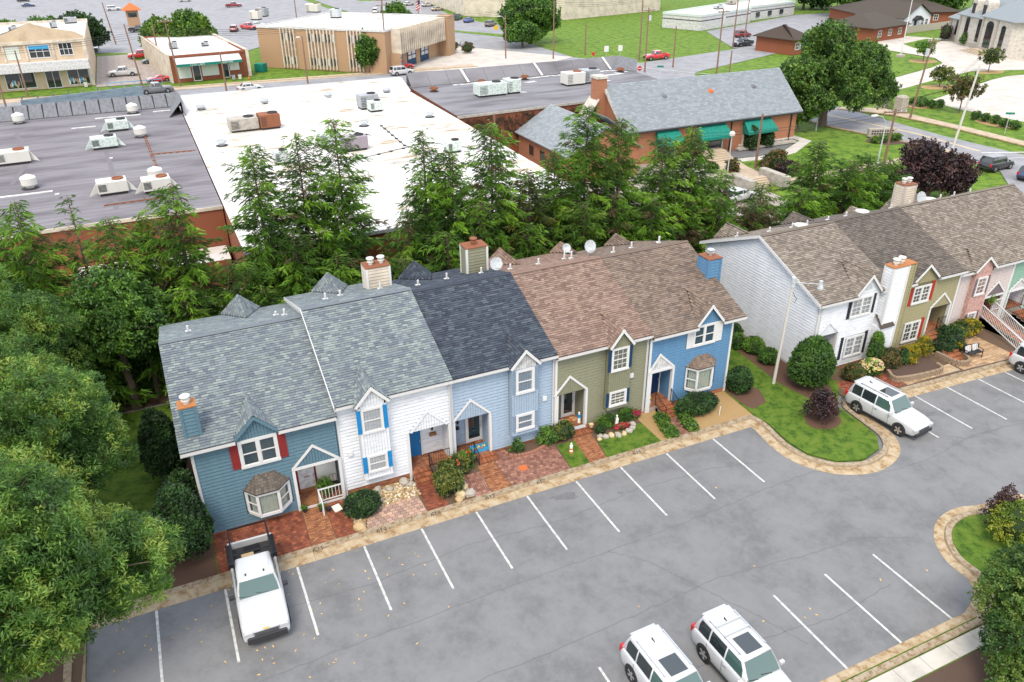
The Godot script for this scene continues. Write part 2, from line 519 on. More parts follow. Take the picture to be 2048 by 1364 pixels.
	for p in [[14.0, .9, .75, .45], [38.4, 3.6, .5, .25], [39.5, 3.9, .4, .2], [35.9, 4.6, .7, .3], [16.9, 1.9, .22, .12], [38.6, 1.9, .9, .2]]:
		for j in 5:
			var o := []
			var cx: float = p[0] + rng.randf_range(-.4, .4) * p[2]
			var cz: float = p[1] + rng.randf_range(-.4, .4) * p[3]
			for k in 11:
				var a := TAU * k / 11
				var r := rng.randf_range(.3, .8)
				o.append([cx + cos(a) * p[2] * r, cz + sin(a) * p[3] * r])
			spl.slab(o, .002 + j * .0006, .002 + j * .0006)
	struct("oil_stain", spl, "seal")
	var lv := mb()
	for k in 105:
		var at := Vector3(rng.randf_range(-9, 6), .012, absf(rng.randfn(0, 4.5)) + .1)
		if k > 80: at = Vector3(rng.randf_range(-8, 30), .012, rng.randf_range(1, 14))
		var a := rng.randf() * TAU
		var u := Vector3(cos(a), .1, sin(a)) * rng.randf_range(.05, .09)
		var w := Vector3(-sin(a), .15, cos(a)) * .025
		lv.col = vary(.68, .42, .10, .3)
		lv.quad(at - u, at + w, at + u, at - w)
	var lf := struct("fallen_leaves", lv, "plain_vc", false, true)
	lf.set_meta("kind", "stuff")
	# house numbers stencilled on the kerb
	var nums := [["621", 1.2], ["619", 4.4], ["619", 7.3], ["617", 10.4], ["617", 13.4], ["615", 19.6]]
	for n in nums:
		var t := TextMesh.new()
		var f := SystemFont.new()
		f.font_names = PackedStringArray(["Droid Sans Mono"])
		t.font = f; t.text = n[0]; t.font_size = 16; t.pixel_size = .019; t.depth = .004; t.curve_step = 3.0
		t.material = M["dark"]
		var o := MeshInstance3D.new()
		o.mesh = t; o.name = numbered("house_number")
		add_child(o)
		o.transform = Transform3D(Basis(Vector3.RIGHT, -.45), Vector3(n[1], .1, -.655))
		o.set_meta("kind", "structure")

# ---------------------------------------------------------------- townhouses
var PAL := {
	"grey": [[0.179, 0.208, 0.226], [0.156, 0.179, 0.203], [0.208, 0.243, 0.250], [0.243, 0.284, 0.272], [0.139, 0.163, 0.192], [0.192, 0.226, 0.232]],
	"slate": [[0.055, 0.068, 0.090], [0.046, 0.055, 0.077], [0.065, 0.081, 0.104], [0.082, 0.099, 0.120], [0.039, 0.048, 0.068]],
	"tan": [[0.262, 0.176, 0.136], [0.222, 0.146, 0.116], [0.302, 0.211, 0.167], [0.192, 0.126, 0.101], [0.272, 0.192, 0.151]],
	"brown": [[0.202, 0.151, 0.116], [0.172, 0.126, 0.101], [0.236, 0.181, 0.142], [0.142, 0.110, 0.091], [0.222, 0.167, 0.131]],
	"drift": [[0.222, 0.184, 0.149], [0.193, 0.160, 0.130], [0.256, 0.213, 0.174], [0.281, 0.241, 0.198], [0.169, 0.140, 0.116]],
	"umber": [[0.139, 0.116, 0.097], [0.116, 0.097, 0.084], [0.166, 0.139, 0.116], [0.101, 0.088, 0.076], [0.153, 0.130, 0.109]]}
var plank_mesh := {}
var tab_mesh := {}

func plank(m: String) -> ArrayMesh:
	if not plank_mesh.has(m):
		var b := mb()
		# lap board 1 m long: the lower edge stands proud of the board below
		b.hexa([Vector3(0, 0, 0), Vector3(1, 0, 0), Vector3(1, 0, .045), Vector3(0, 0, .045), Vector3(0, .172, 0), Vector3(1, .172, 0), Vector3(1, .172, .012), Vector3(0, .172, .012)])
		plank_mesh[m] = b.mesh(M[m])
	return plank_mesh[m]

func siding(wall: Node3D, frame: Transform3D, outline: Array, holes: Array, m: String) -> void:
	# lap boards, one mesh each, over the outline (in the frame's x and y), the holes left open
	var ys := []
	for p in outline: ys.append(p.y)
	var y: float = ys.min()
	var last: float = ys.max()
	while y < last - .05:
		var s := span(outline, minf(y + .1, last - .01))
		if s.size():
			for q in pieces(s[0], s[1], holes, y + .1):
				var o := MeshInstance3D.new()
				o.name = "siding_board"
				o.mesh = plank(m)
				var l: float = q[1] - q[0]
				wall.add_child(o, true)
				var h := minf(1.0, (last - y) / .2)
				o.transform = frame * Transform3D(Basis().scaled(Vector3(l, h, 1)), Vector3(q[0], y, 0))
		y += .2

func tabs(roof: Node3D, frame: Transform3D, outline: Array, pal: String, single: int, e := .158, w := .27) -> void:
	# courses of shingle tabs; the lowest ones, which show largest, are meshes of their own
	var f := mb()
	f.xf = frame
	var ys := []
	for p in outline: ys.append(p.y)
	var v: float = ys.min()
	var last: float = ys.max()
	var n := 0
	var row := 0
	var P: Array = PAL[pal]
	while v < last - .04:
		var s := span(outline, minf(v + e * .5, last - .005))
		if s.size():
			var x: float = s[0] - rng.randf() * w
			while x < s[1]:
				var wide := w * rng.randf_range(.6, 1.5)
				var a := maxf(x, s[0])
				var b := minf(x + wide, s[1])
				x += wide
				if b - a < .03: continue
				var k := rng.randi() % P.size()
				if n < single:
					n += 1
					var key := "%s%d" % [pal, k]
					if not tab_mesh.has(key):
						var t := mb()
						t.col = Color(P[k][0], P[k][1], P[k][2])
						t.hexa([Vector3(0, e * .12, 0), Vector3(1, e * .12, 0), Vector3(1, e, 0), Vector3(0, e, 0), Vector3(0, e * .12, .024), Vector3(1, e * .12, .024), Vector3(1, e, .008), Vector3(0, e, .008)])
						tab_mesh[key] = t.mesh(M["shingle"], false, true)
					var o := MeshInstance3D.new()
					o.name = "shingle"
					o.mesh = tab_mesh[key]
					roof.add_child(o, true)
					o.transform = frame * Transform3D(Basis().scaled(Vector3(b - a - .006, 1, 1)), Vector3(a, v, rng.randf_range(0, .004)))
				else:
					f.col = vary(P[k][0], P[k][1], P[k][2], .12)
					var z := rng.randf_range(.014, .026)
					var lo := v + e * rng.randf_range(.08, .2)
					f.quad(Vector3(a, lo, z), Vector3(a, v + e, .006), Vector3(b - .006, v + e, .006), Vector3(b - .006, lo, z))
					f.quad(Vector3(a, lo, 0), Vector3(a, lo, z), Vector3(b - .006, lo, z), Vector3(b - .006, lo, 0))
		v += e
		row += 1
	if f.v.size():
		var o := part("shingle_field", f, "shingle", roof, false, true)
		o.set_meta("kind", "stuff")

func window(root: Node3D, x0: float, x1: float, y0: float, y1: float, z: float, o := {}) -> Node3D:
	# a wooden frame with hung sashes; o: n lights side by side, grid of panes, blind material and how far it is drawn
	var n: int = o.get("n", 1)
	var fr: float = o.get("frame", .11)
	var b := mb(root)
	b.box(Vector3(x0, y0, z), Vector3(x0 + fr, y1, z + .07)); b.box(Vector3(x1 - fr, y0, z), Vector3(x1, y1, z + .07))
	b.box(Vector3(x0 + fr, y1 - fr, z), Vector3(x1 - fr, y1, z + .068)); b.box(Vector3(x0 - .02, y0 - .03, z), Vector3(x1 + .02, y0 + fr * .8, z + .09))
	var cell := (x1 - x0 - fr) / n
	for k in range(1, n): b.box(Vector3(x0 + k * cell, y0 + fr, z), Vector3(x0 + k * cell + fr, y1 - fr, z + .069))
	var w := part("window", b, o.get("frame_mat", "trim"), root)
	for k in n:
		var a := x0 + fr + k * cell
		var c := a + cell - fr
		var lo := y0 + fr * .8
		var hi := y1 - fr
		var mid := lo + (hi - lo) * .5
		var s := mb(root)
		var t := .035
		s.box(Vector3(a, mid - .025, z + .02), Vector3(c, mid + .03, z + .05))
		for q in [[lo, mid], [mid, hi]]:
			s.box(Vector3(a, q[0], z + .01), Vector3(a + t, q[1], z + .04)); s.box(Vector3(c - t, q[0], z + .01), Vector3(c, q[1], z + .04))
		s.box(Vector3(a + t, lo, z + .01), Vector3(c - t, lo + t, z + .039)); s.box(Vector3(a + t, hi - t, z + .01), Vector3(c - t, hi, z + .039))
		var g: Array = o.get("grid", [1, 1])
		for q in [[lo, mid], [mid, hi]]:
			for i in range(1, g[0]):
				var x := lerpf(a, c, float(i) / g[0])
				s.box(Vector3(x - .012, q[0] + .03, z + .012), Vector3(x + .012, q[1] - .03, z + .032))
			for i in range(1, g[1]):
				var yy: float = lerpf(q[0], q[1], float(i) / g[1])
				s.box(Vector3(a + t, yy - .012, z + .0125), Vector3(c - t, yy + .012, z + .0315))
		part("sash", s, o.get("frame_mat", "trim"), w)
		for q in [[lo + t, mid - .025], [mid + .03, hi - t]]:
			var p := mb(root)
			p.box(Vector3(a + t, q[0], z + .014), Vector3(c - t, q[1], z + .02))
			part("pane", p, "pane", w)
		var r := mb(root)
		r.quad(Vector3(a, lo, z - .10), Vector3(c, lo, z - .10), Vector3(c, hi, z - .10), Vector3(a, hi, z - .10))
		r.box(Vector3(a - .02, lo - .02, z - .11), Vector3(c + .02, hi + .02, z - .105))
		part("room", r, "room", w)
		if o.has("blind"):
			var d := mb(root)
			var bot := lerpf(hi, lo, o.get("drawn", .5))
			var st := 14
			for i in st:
				var xa := lerpf(a, c, float(i) / st)
				var xb := lerpf(a, c, float(i + 1) / st)
				var za := z - .06 + (.02 if i % 2 else 0.0)
				var zb := z - .06 + (0.0 if i % 2 else .02)
				d.quad(Vector3(xa, bot, za), Vector3(xb, bot, zb), Vector3(xb, hi, zb), Vector3(xa, hi, za))
			part("curtain", d, o.blind, w)
	return w

func shutter(root: Node3D, x0: float, x1: float, y0: float, y1: float, z: float, m: String, bands := 0) -> void:
	var b := mb(root)
	b.box(Vector3(x0, y0, z), Vector3(x1, y1, z + .025))
	var k := (x1 - x0) * .18
	b.box(Vector3(x0, y0, z + .025), Vector3(x0 + k, y1, z + .045)); b.box(Vector3(x1 - k, y0, z + .025), Vector3(x1, y1, z + .045))
	for y in [y0, (y0 + y1) / 2 - .04, y1 - .08]:
		b.box(Vector3(x0 + k, y, z + .025), Vector3(x1 - k, y + .08, z + .044))
	var n := int((y1 - y0) / .07)
	for i in n:
		var y := lerpf(y0 + .08, y1 - .08, (i + .5) / n)
		b.box(Vector3(x0 + k, y - .012, z + .025), Vector3(x1 - k, y + .012, z + .036))
	part("shutter", b, m, root)

func board_panel(b: MB, poly: Array, z: float, d: float) -> void:
	# upright boards with grooves: a face in x/y at depth z, standing out by d
	var lo := 1e9
	var hi := -1e9
	for p in poly: lo = minf(lo, p.x); hi = maxf(hi, p.x)
	var turned := []
	for p in poly: turned.append(Vector2(p.y, p.x))
	var x := lo
	while x < hi - .01:
		var e := minf(x + .15, hi)
		var s := span(turned, x + .004)
		var t := span(turned, e - .016)
		if s.size() and t.size():
			b.face([Vector3(x, s[0], z), Vector3(x, s[1], z), Vector3(e - .014, t[1], z), Vector3(e - .014, t[0], z)], Vector3(0, 0, d))
		x = e

func rake(b: MB, p: Vector3, q: Vector3, w: float, d: float) -> void:   # a trim board from p to q, its face turned to +z
	var u := (q - p).normalized()
	var n := Vector3(-u.y, u.x, 0) * w
	if n.y > 0: n = -n
	b.face([p, q, q + n, p + n], Vector3(0, 0, d))

func dormer(root: Node3D, roof: Node3D, xl: float, xr: float, ye: float, yp: float, zf: float, ze: float, sl: float, pal: String, face_m: String, rake_m: String, wall_z: float) -> void:
	# a small front gable: its ridge runs back into the main slope (rise sl per metre behind the eave line ze)
	var xc := (xl + xr) / 2
	var zb := ze - (yp - ye) / sl
	ze = minf(ze, zf)
	var ov := .16
	var drop := (yp - ye) / ((xr - xl) / 2) * ov
	var b := mb(root)
	for s in [-1, 1]:
		var foot := Vector3(xl - ov if s < 0 else xr + ov, ye - drop, zf)
		var eave := Vector3(foot.x, foot.y, ze + .0)
		var vly := Vector3(xl if s < 0 else xr, ye, ze - .02)
		var pk := Vector3(xc, yp, zf)
		var bk := Vector3(xc, yp, zb)
		b.face([foot, pk, bk, vly, eave], Vector3(0, .05, 0))
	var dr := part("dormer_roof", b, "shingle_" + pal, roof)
	for s in [-1, 1]:
		var e := Vector3(xl - ov if s < 0 else xr + ov, ye - drop + .055, zf)
		var pk := Vector3(xc, yp + .055, zf)
		var up := (pk - e).normalized()
		var al := Vector3(0, 0, -1)
		var ln := e.distance_to(pk)
		var fr := Transform3D(Basis(al, up, al.cross(up) if s < 0 else up.cross(al)), e)
		if fr.basis.z.y < 0: fr.basis.z = -fr.basis.z
		var t := mb()
		var out := [Vector2(0, 0), Vector2(zf - ze, 0), Vector2(zf - zb, ln), Vector2(0, ln)]
		tabs(roof, root.transform.affine_inverse() * fr, out, pal, 0)
	var cap := mb(root)
	var steps := int((zf - zb) / .2)
	for k in steps:
		var z := zf - k * (zf - zb) / steps
		var z2 := zf - (k + 1.1) * (zf - zb) / steps
		for s in [-1, 1]:
			var q: Array = PAL[pal][rng.randi() % PAL[pal].size()]
			cap.col = vary(q[0], q[1], q[2], .15)
			cap.quad(Vector3(xc, yp + .085, z), Vector3(xc, yp + .078, z2), Vector3(xc + s * .11, yp - .02 + .0, z2), Vector3(xc + s * .11, yp - .012, z))
	part("ridge_cap", cap, "shingle", roof, false, true)
	var g := mb(root)
	board_panel(g, [Vector2(xl, ye - .35), Vector2(xr, ye - .35), Vector2(xr, ye + .0), Vector2(xc, yp - .06), Vector2(xl, ye)], wall_z, .03)
	part("gable", g, face_m, root)
	var t := mb(root)
	var side := (xr - xl) / 2 + ov
	rake(t, Vector3(xc, yp + .04, zf), Vector3(xc - side, ye - drop + .04, zf), .15, .035)
	rake(t, Vector3(xc, yp + .04, zf + .001), Vector3(xc + side, ye - drop + .04, zf + .001), .15, .035)
	part("rake_board", t, rake_m, root)

func pediment(root: Node3D, xl: float, xr: float, ye: float, xp: float, yp: float, z: float, panel_m: String, trim_m: String, beam := true) -> void:
	var g := mb(root)
	board_panel(g, [Vector2(xl, ye), Vector2(xr, ye), Vector2(xp, yp)], z, .05)
	part("pediment", g, panel_m, root)
	var t := mb(root)
	rake(t, Vector3(xp, yp + .08, z + .05), Vector3(xl - .06, ye + .04, z + .05), .13, .05)
	rake(t, Vector3(xp, yp + .08, z + .051), Vector3(xr + .06, ye + .04, z + .051), .13, .05)
	if beam: t.box(Vector3(xl - .05, ye - .12, z + .002), Vector3(xr + .05, ye + .03, z + .09))
	part("pediment_trim", t, trim_m, root)

func bay_window(root: Node3D, xa: float, xb: float, fa: float, fb: float, y0: float, y1: float, yr: float, zw: float, d: float, pal: String, blind: String) -> void:
	# a canted bay: sill tray, three glazed sides, a hipped roof
	var zf := zw + d
	var b := mb(root)
	b.slab([[xa, zw], [xb, zw], [fb, zf], [fa, zf]], y0, y0 + .16)
	b.slab([[xa - .03, zw], [xb + .03, zw], [fb + .02, zf + .03], [fa - .02, zf + .03]], y1 - .16, y1)
	for p in [[xa + .04, zw + .02], [fa, zf], [fb, zf], [xb - .04, zw + .02]]:
		b.box(Vector3(p[0] - .07, y0 + .16, p[1] - .08), Vector3(p[0] + .07, y1 - .16, p[1] + .0))
	var w := part("bay_window", b, "trim", root)
	for q in [[xa, zw, fa, zf, true], [fa, zf, fb, zf, false], [fb, zf, xb, zw, true]]:
		var p := mb(root)
		var u := Vector3(q[0], 0, q[1])
		var v := Vector3(q[2], 0, q[3])
		var mid := Vector3((fa + fb) / 2, 0, zw)
		var i := (mid - (u + v) / 2).normalized() * .06
		p.face([u + Vector3.UP * (y0 + .16) + i, v + Vector3.UP * (y0 + .16) + i, v + Vector3.UP * (y1 - .16) + i, u + Vector3.UP * (y1 - .16) + i], Vector3(0, 0, -.006))
		part("pane", p, "pane", w)
		var c := mb(root)
		var st := 10
		for k in st:
			var a := u.lerp(v, float(k) / st).lerp(mid, .17 if k % 2 else .2) + Vector3(0, y0 + .2, 0)
			var e := u.lerp(v, float(k + 1) / st).lerp(mid, .2 if k % 2 else .17) + Vector3(0, y0 + .2, 0)
			var h := Vector3.UP * (y1 - y0 - .38)
			c.quad(a, e, e + h, a + h)
		part("curtain", c, blind, w)
		if q[4]:
			var s := mb(root)
			var m := (y0 + y1) / 2
			s.bar(u + Vector3(0, m, -.05), v + Vector3(0, m, -.05), .03, .06)
			part("sash", s, "trim", w)
	var r := mb(root)
	r.box(Vector3(xa, y0 + .1, zw - .02), Vector3(xb, y1, zw - .01))
	part("room", r, "room", w)
	var top_y := yr
	var ra := lerpf(xa, xb, .3)
	var rb := lerpf(xa, xb, .7)
	var roof := mb(root)
	var ov := .1
	var A := Vector3(xa - ov, y1, zw); var B := Vector3(fa - ov * .5, y1, zf + ov); var C := Vector3(fb + ov * .5, y1, zf + ov); var D := Vector3(xb + ov, y1, zw)
	var E := Vector3(ra, top_y, zw); var F := Vector3(rb, top_y, zw)
	for f in [[A, B, E], [B, C, F, E], [C, D, F]]:
		roof.face(f, Vector3(0, .04, 0))
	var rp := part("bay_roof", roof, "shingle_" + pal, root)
	# courses of tabs over the three slopes
	for f in [[A, B, E, E], [B, C, F, E], [C, D, F, F]]:
		var t := mb(root)
		var n := 7
		for k in n:
			for j in 8:
				var q: Array = PAL[pal][rng.randi() % PAL[pal].size()]
				t.col = vary(q[0], q[1], q[2], .12)
				var l0: Vector3 = f[0].lerp(f[3], float(k) / n); var r0: Vector3 = f[1].lerp(f[2], float(k) / n)
				var l1: Vector3 = f[0].lerp(f[3], float(k + 1) / n); var r1: Vector3 = f[1].lerp(f[2], float(k + 1) / n)
				var o := Vector3(0, .062, 0)
				var h := Vector3(0, .046, 0)
				t.quad(l0.lerp(r0, j / 8.0) + o, l0.lerp(r0, (j + .96) / 8.0) + o, l1.lerp(r1, (j + .96) / 8.0) + h, l1.lerp(r1, j / 8.0) + h)
		var s := part("shingle_field", t, "shingle", rp, false, true)
		s.set_meta("kind", "stuff")

func door(root: Node3D, x0: float, x1: float, y0: float, z: float, leaf_m: String, frame_m: String, glazed := false, h := 2.06) -> void:
	var b := mb(root)
	b.box(Vector3(x0 - .09, y0, z), Vector3(x0, y0 + h + .09, z + .06)); b.box(Vector3(x1, y0, z), Vector3(x1 + .09, y0 + h + .09, z + .06)); b.box(Vector3(x0, y0 + h, z), Vector3(x1, y0 + h + .09, z + .059))
	var d := part("door", b, frame_m, root)
	var l := mb(root)
	l.box(Vector3(x0, y0 + .03, z), Vector3(x1, y0 + h, z + .03))
	if not glazed:
		var w := x1 - x0
		for q in [[.12, .45], [.55, .88]]:
			for r in [[.12, .75], [.95, 1.5], [1.6, 1.95]]:
				l.box(Vector3(x0 + w * q[0], y0 + r[0], z + .03), Vector3(x0 + w * q[1], y0 + r[1], z + .042))
	part("door_leaf", l, leaf_m, d)
	if glazed:
		var g := mb(root)
		g.box(Vector3(x0 + .1, y0 + .25, z + .034), Vector3(x1 - .1, y0 + h - .12, z + .04))
		part("pane", g, "glass_dark", d)
		var s := mb(root)
		for q in [[x0, x0 + .1], [x1 - .1, x1]]: s.box(Vector3(q[0], y0 + .02, z + .03), Vector3(q[1], y0 + h, z + .05))
		s.box(Vector3(x0 + .1, y0 + .02, z + .03), Vector3(x1 - .1, y0 + .25, z + .049)); s.box(Vector3(x0 + .1, y0 + h - .12, z + .03), Vector3(x1 - .1, y0 + h, z + .049))
		part("storm_frame", s, frame_m, d)
	var k := mb(root)
	k.cbox(Vector3(x1 - .07, y0 + 1.0, z + .07), Vector3(.04, .16, .05))
	part("door_handle", k, "zinc", d)

func railing(root: Node3D, p: Vector3, q: Vector3, h: float, m: String, step := .13, white := false) -> void:
	var b := mb(root)
	var t := .06 if white else .03
	b.bar(p + Vector3.UP * h, q + Vector3.UP * h, t, t)
	b.bar(p + Vector3.UP * .12, q + Vector3.UP * .12, t * .8, t * .8)
	for s in [p, q]: b.bar(s, s + Vector3.UP * (h + .05), t * 1.2, t * 1.2, Vector3.RIGHT)
	var r := part("railing", b, m, root)
	var n := int(p.distance_to(q) / step)
	for k in range(1, n):
		var a := p.lerp(q, float(k) / n)
		var s := mb(root)
		s.bar(a + Vector3.UP * .12, a + Vector3.UP * h, t * .45, t * .45, Vector3.RIGHT)
		part("baluster", s, m, r)

func brick_flight(root: Node3D, x0: float, x1: float, z0: float, y0: float, n: int, rise: float, run: float) -> void:
	# steps that climb towards the house from z0 (their front); each a mesh with a course of header bricks as its nosing
	for k in n:
		var zf := z0 - k * run
		var b := mb(root)
		var zb := z0 - n * run
		b.box(Vector3(x0, y0, zb), Vector3(x1, y0 + rise * (k + 1) - .065, zf - .01))
		var cnt := int((x1 - x0) / .085)
		var w := (x1 - x0) / cnt
		var s := part("step", b, "mortar", root)
		var t := mb(root)
		for j in cnt:
			t.col = vary(.34, .125, .06, .35)
			t.box(Vector3(x0 + j * w + .005, y0 + rise * (k + 1) - .07, zf - run - .02), Vector3(x0 + (j + 1) * w - .005, y0 + rise * (k + 1) + rng.randf_range(-.003, .003), zf + .015))
			t.col = vary(.30, .105, .05, .3)
			if j % 2 == 0: t.box(Vector3(x0 + j * w + .004, y0 + rise * k + .005, zf - .05), Vector3(x0 + (j + 2) * w - .004, y0 + rise * (k + 1) - .08, zf + .002))
		var br := part("brickwork", t, "vc", s, false, true)
		br.set_meta("kind", "stuff")

func bricks_flat(b: MB, pts: Array, y: float, lw: float, sw: float, cols: Array, kind := "run", turn := 0.0) -> void:
	# pavers of lw x sw laid in a running bond or a basket weave inside an outline
	var c := Vector2()
	for p in pts: c += Vector2(p[0], p[1]) / pts.size()
	var loc := []
	for p in pts: loc.append((Vector2(p[0], p[1]) - c).rotated(-turn))
	var lo := Vector2(1e9, 1e9)
	var hi := -lo
	for p in loc:
		lo = lo.min(p); hi = hi.max(p)
	var row := 0
	var z := lo.y
	while z < hi.y - sw * .4:
		var s := span(loc, z + sw / 2)
		if s.size():
			var x: float = s[0] - (lw / 2 if row % 2 else 0.0)
			while x < s[1] - .02:
				var a: float = maxf(x, s[0])
				var e: float = minf(x + lw, s[1])
				x += lw
				if e - a < .03: continue
				var q: Array = cols[rng.randi() % cols.size()]
				var g := .011
				var hgt := y + rng.randf_range(-.003, .004)
				b.col = vary(q[0], q[1], q[2], .22)
				var cor := []
				for v in [Vector2(a + g, z + g), Vector2(e - g, z + g), Vector2(e - g, z + sw - g), Vector2(a + g, z + sw - g)]:
					cor.append(v.rotated(turn) + c)
				if kind == "weave" and (row + int(floor(x / lw))) % 2 == 0:
					# a pair turned a quarter
					var m := (a + e) / 2
					for h in [[a, m], [m, e]]:
						var w := []
						for v in [Vector2(h[0] + g, z + g), Vector2(h[1] - g, z + g), Vector2(h[1] - g, z + sw - g), Vector2(h[0] + g, z + sw - g)]:
							w.append(v.rotated(turn) + c)
						b.col = vary(q[0], q[1], q[2], .22)
						paver(b, w, hgt)
				else:
					paver(b, cor, hgt)
		z += sw
		row += 1

func paver(b: MB, c: Array, y: float) -> void:
	var t := []
	for p in c: t.append(Vector3(p.x, y, p.y))
	b.quad(t[0], t[1], t[2], t[3])
	for k in 4:
		b.quad(t[k] - Vector3(0, .02, 0), t[k], t[(k + 1) % 4], t[(k + 1) % 4] - Vector3(0, .02, 0))

func foundation(root: Node3D, x0: float, x1: float, y0: float, y1: float, z: float) -> void:
	# courses of brick along the foot of a wall
	var c := mb(root)
	c.box(Vector3(x0, y0, z - .1), Vector3(x1, y1, z - .008))
	var f := part("foundation", c, "mortar", root)
	var b := mb(root)
	var y := y0
	var row := 0
	while y < y1 - .03:
		var x := x0 - (.11 if row % 2 else 0.0)
		while x < x1:
			b.col = vary(.34, .13, .065, .35)
			b.box(Vector3(maxf(x, x0) + .004, y + .005, z - .05), Vector3(minf(x + .215, x1) - .004, minf(y + .07, y1), z + rng.randf_range(-.002, .003)))
			x += .22
		y += .075
		row += 1
	var o := part("brickwork", b, "vc", f, false, true)
	o.set_meta("kind", "stuff")

func chimney(root: Node3D, roof: Node3D, a: Vector3, b: Vector3, m: String, trim_m: String, caps: Array, cap_m := "rust") -> void:
	var c := mb(root)
	c.box(a, b)
	var ch := part("chimney", c, m, roof)
	var y := a.y
	while y < b.y - .1:
		for f in 4:
			var t := Transform3D(Basis(Vector3.UP, f * PI / 2), Vector3())
			var hx := (b.x - a.x) / 2 if f % 2 == 0 else (b.z - a.z) / 2
			var hz := (b.z - a.z) / 2 if f % 2 == 0 else (b.x - a.x) / 2
			var o := MeshInstance3D.new()
			o.name = "siding_board"
			o.mesh = plank(m)
			roof.add_child(o, true)
			var h := minf(1.0, (b.y - y) / .205)
			o.transform = root.transform.affine_inverse() * Transform3D(Basis(), Vector3((a.x + b.x) / 2, y, (a.z + b.z) / 2)) * t * Transform3D(Basis().scaled(Vector3(hx * 2 - .12, h, 1)), Vector3(-hx + .06, 0, hz))
		y += .2
	var t := mb(root)
	for x in [a.x, b.x]:
		for z in [a.z, b.z]:
			t = mb(root); t.cbox(Vector3(x, (a.y + b.y) / 2, z), Vector3(.13, b.y - a.y, .13))
			part("corner_board", t, trim_m, roof)
	var p := mb(root)
	p.box(Vector3(a.x - .07, b.y, a.z - .07), Vector3(b.x + .07, b.y + .06, b.z + .07))
	part("chimney_cap", p, cap_m, roof)
	for q in caps:
		var f := mb(root)
		f.lathe(Vector3(q[0], b.y + .06, q[1]), [[.13, 0], [.13, .14], [.2, .15], [.2, .2], [.15, .22], [.15, .34], [.245, .36], [.245, .41], [.2, .44], [.0, .46]], 14)
		part("flue", f, q[2] if q.size() > 2 else "cap_white", roof)

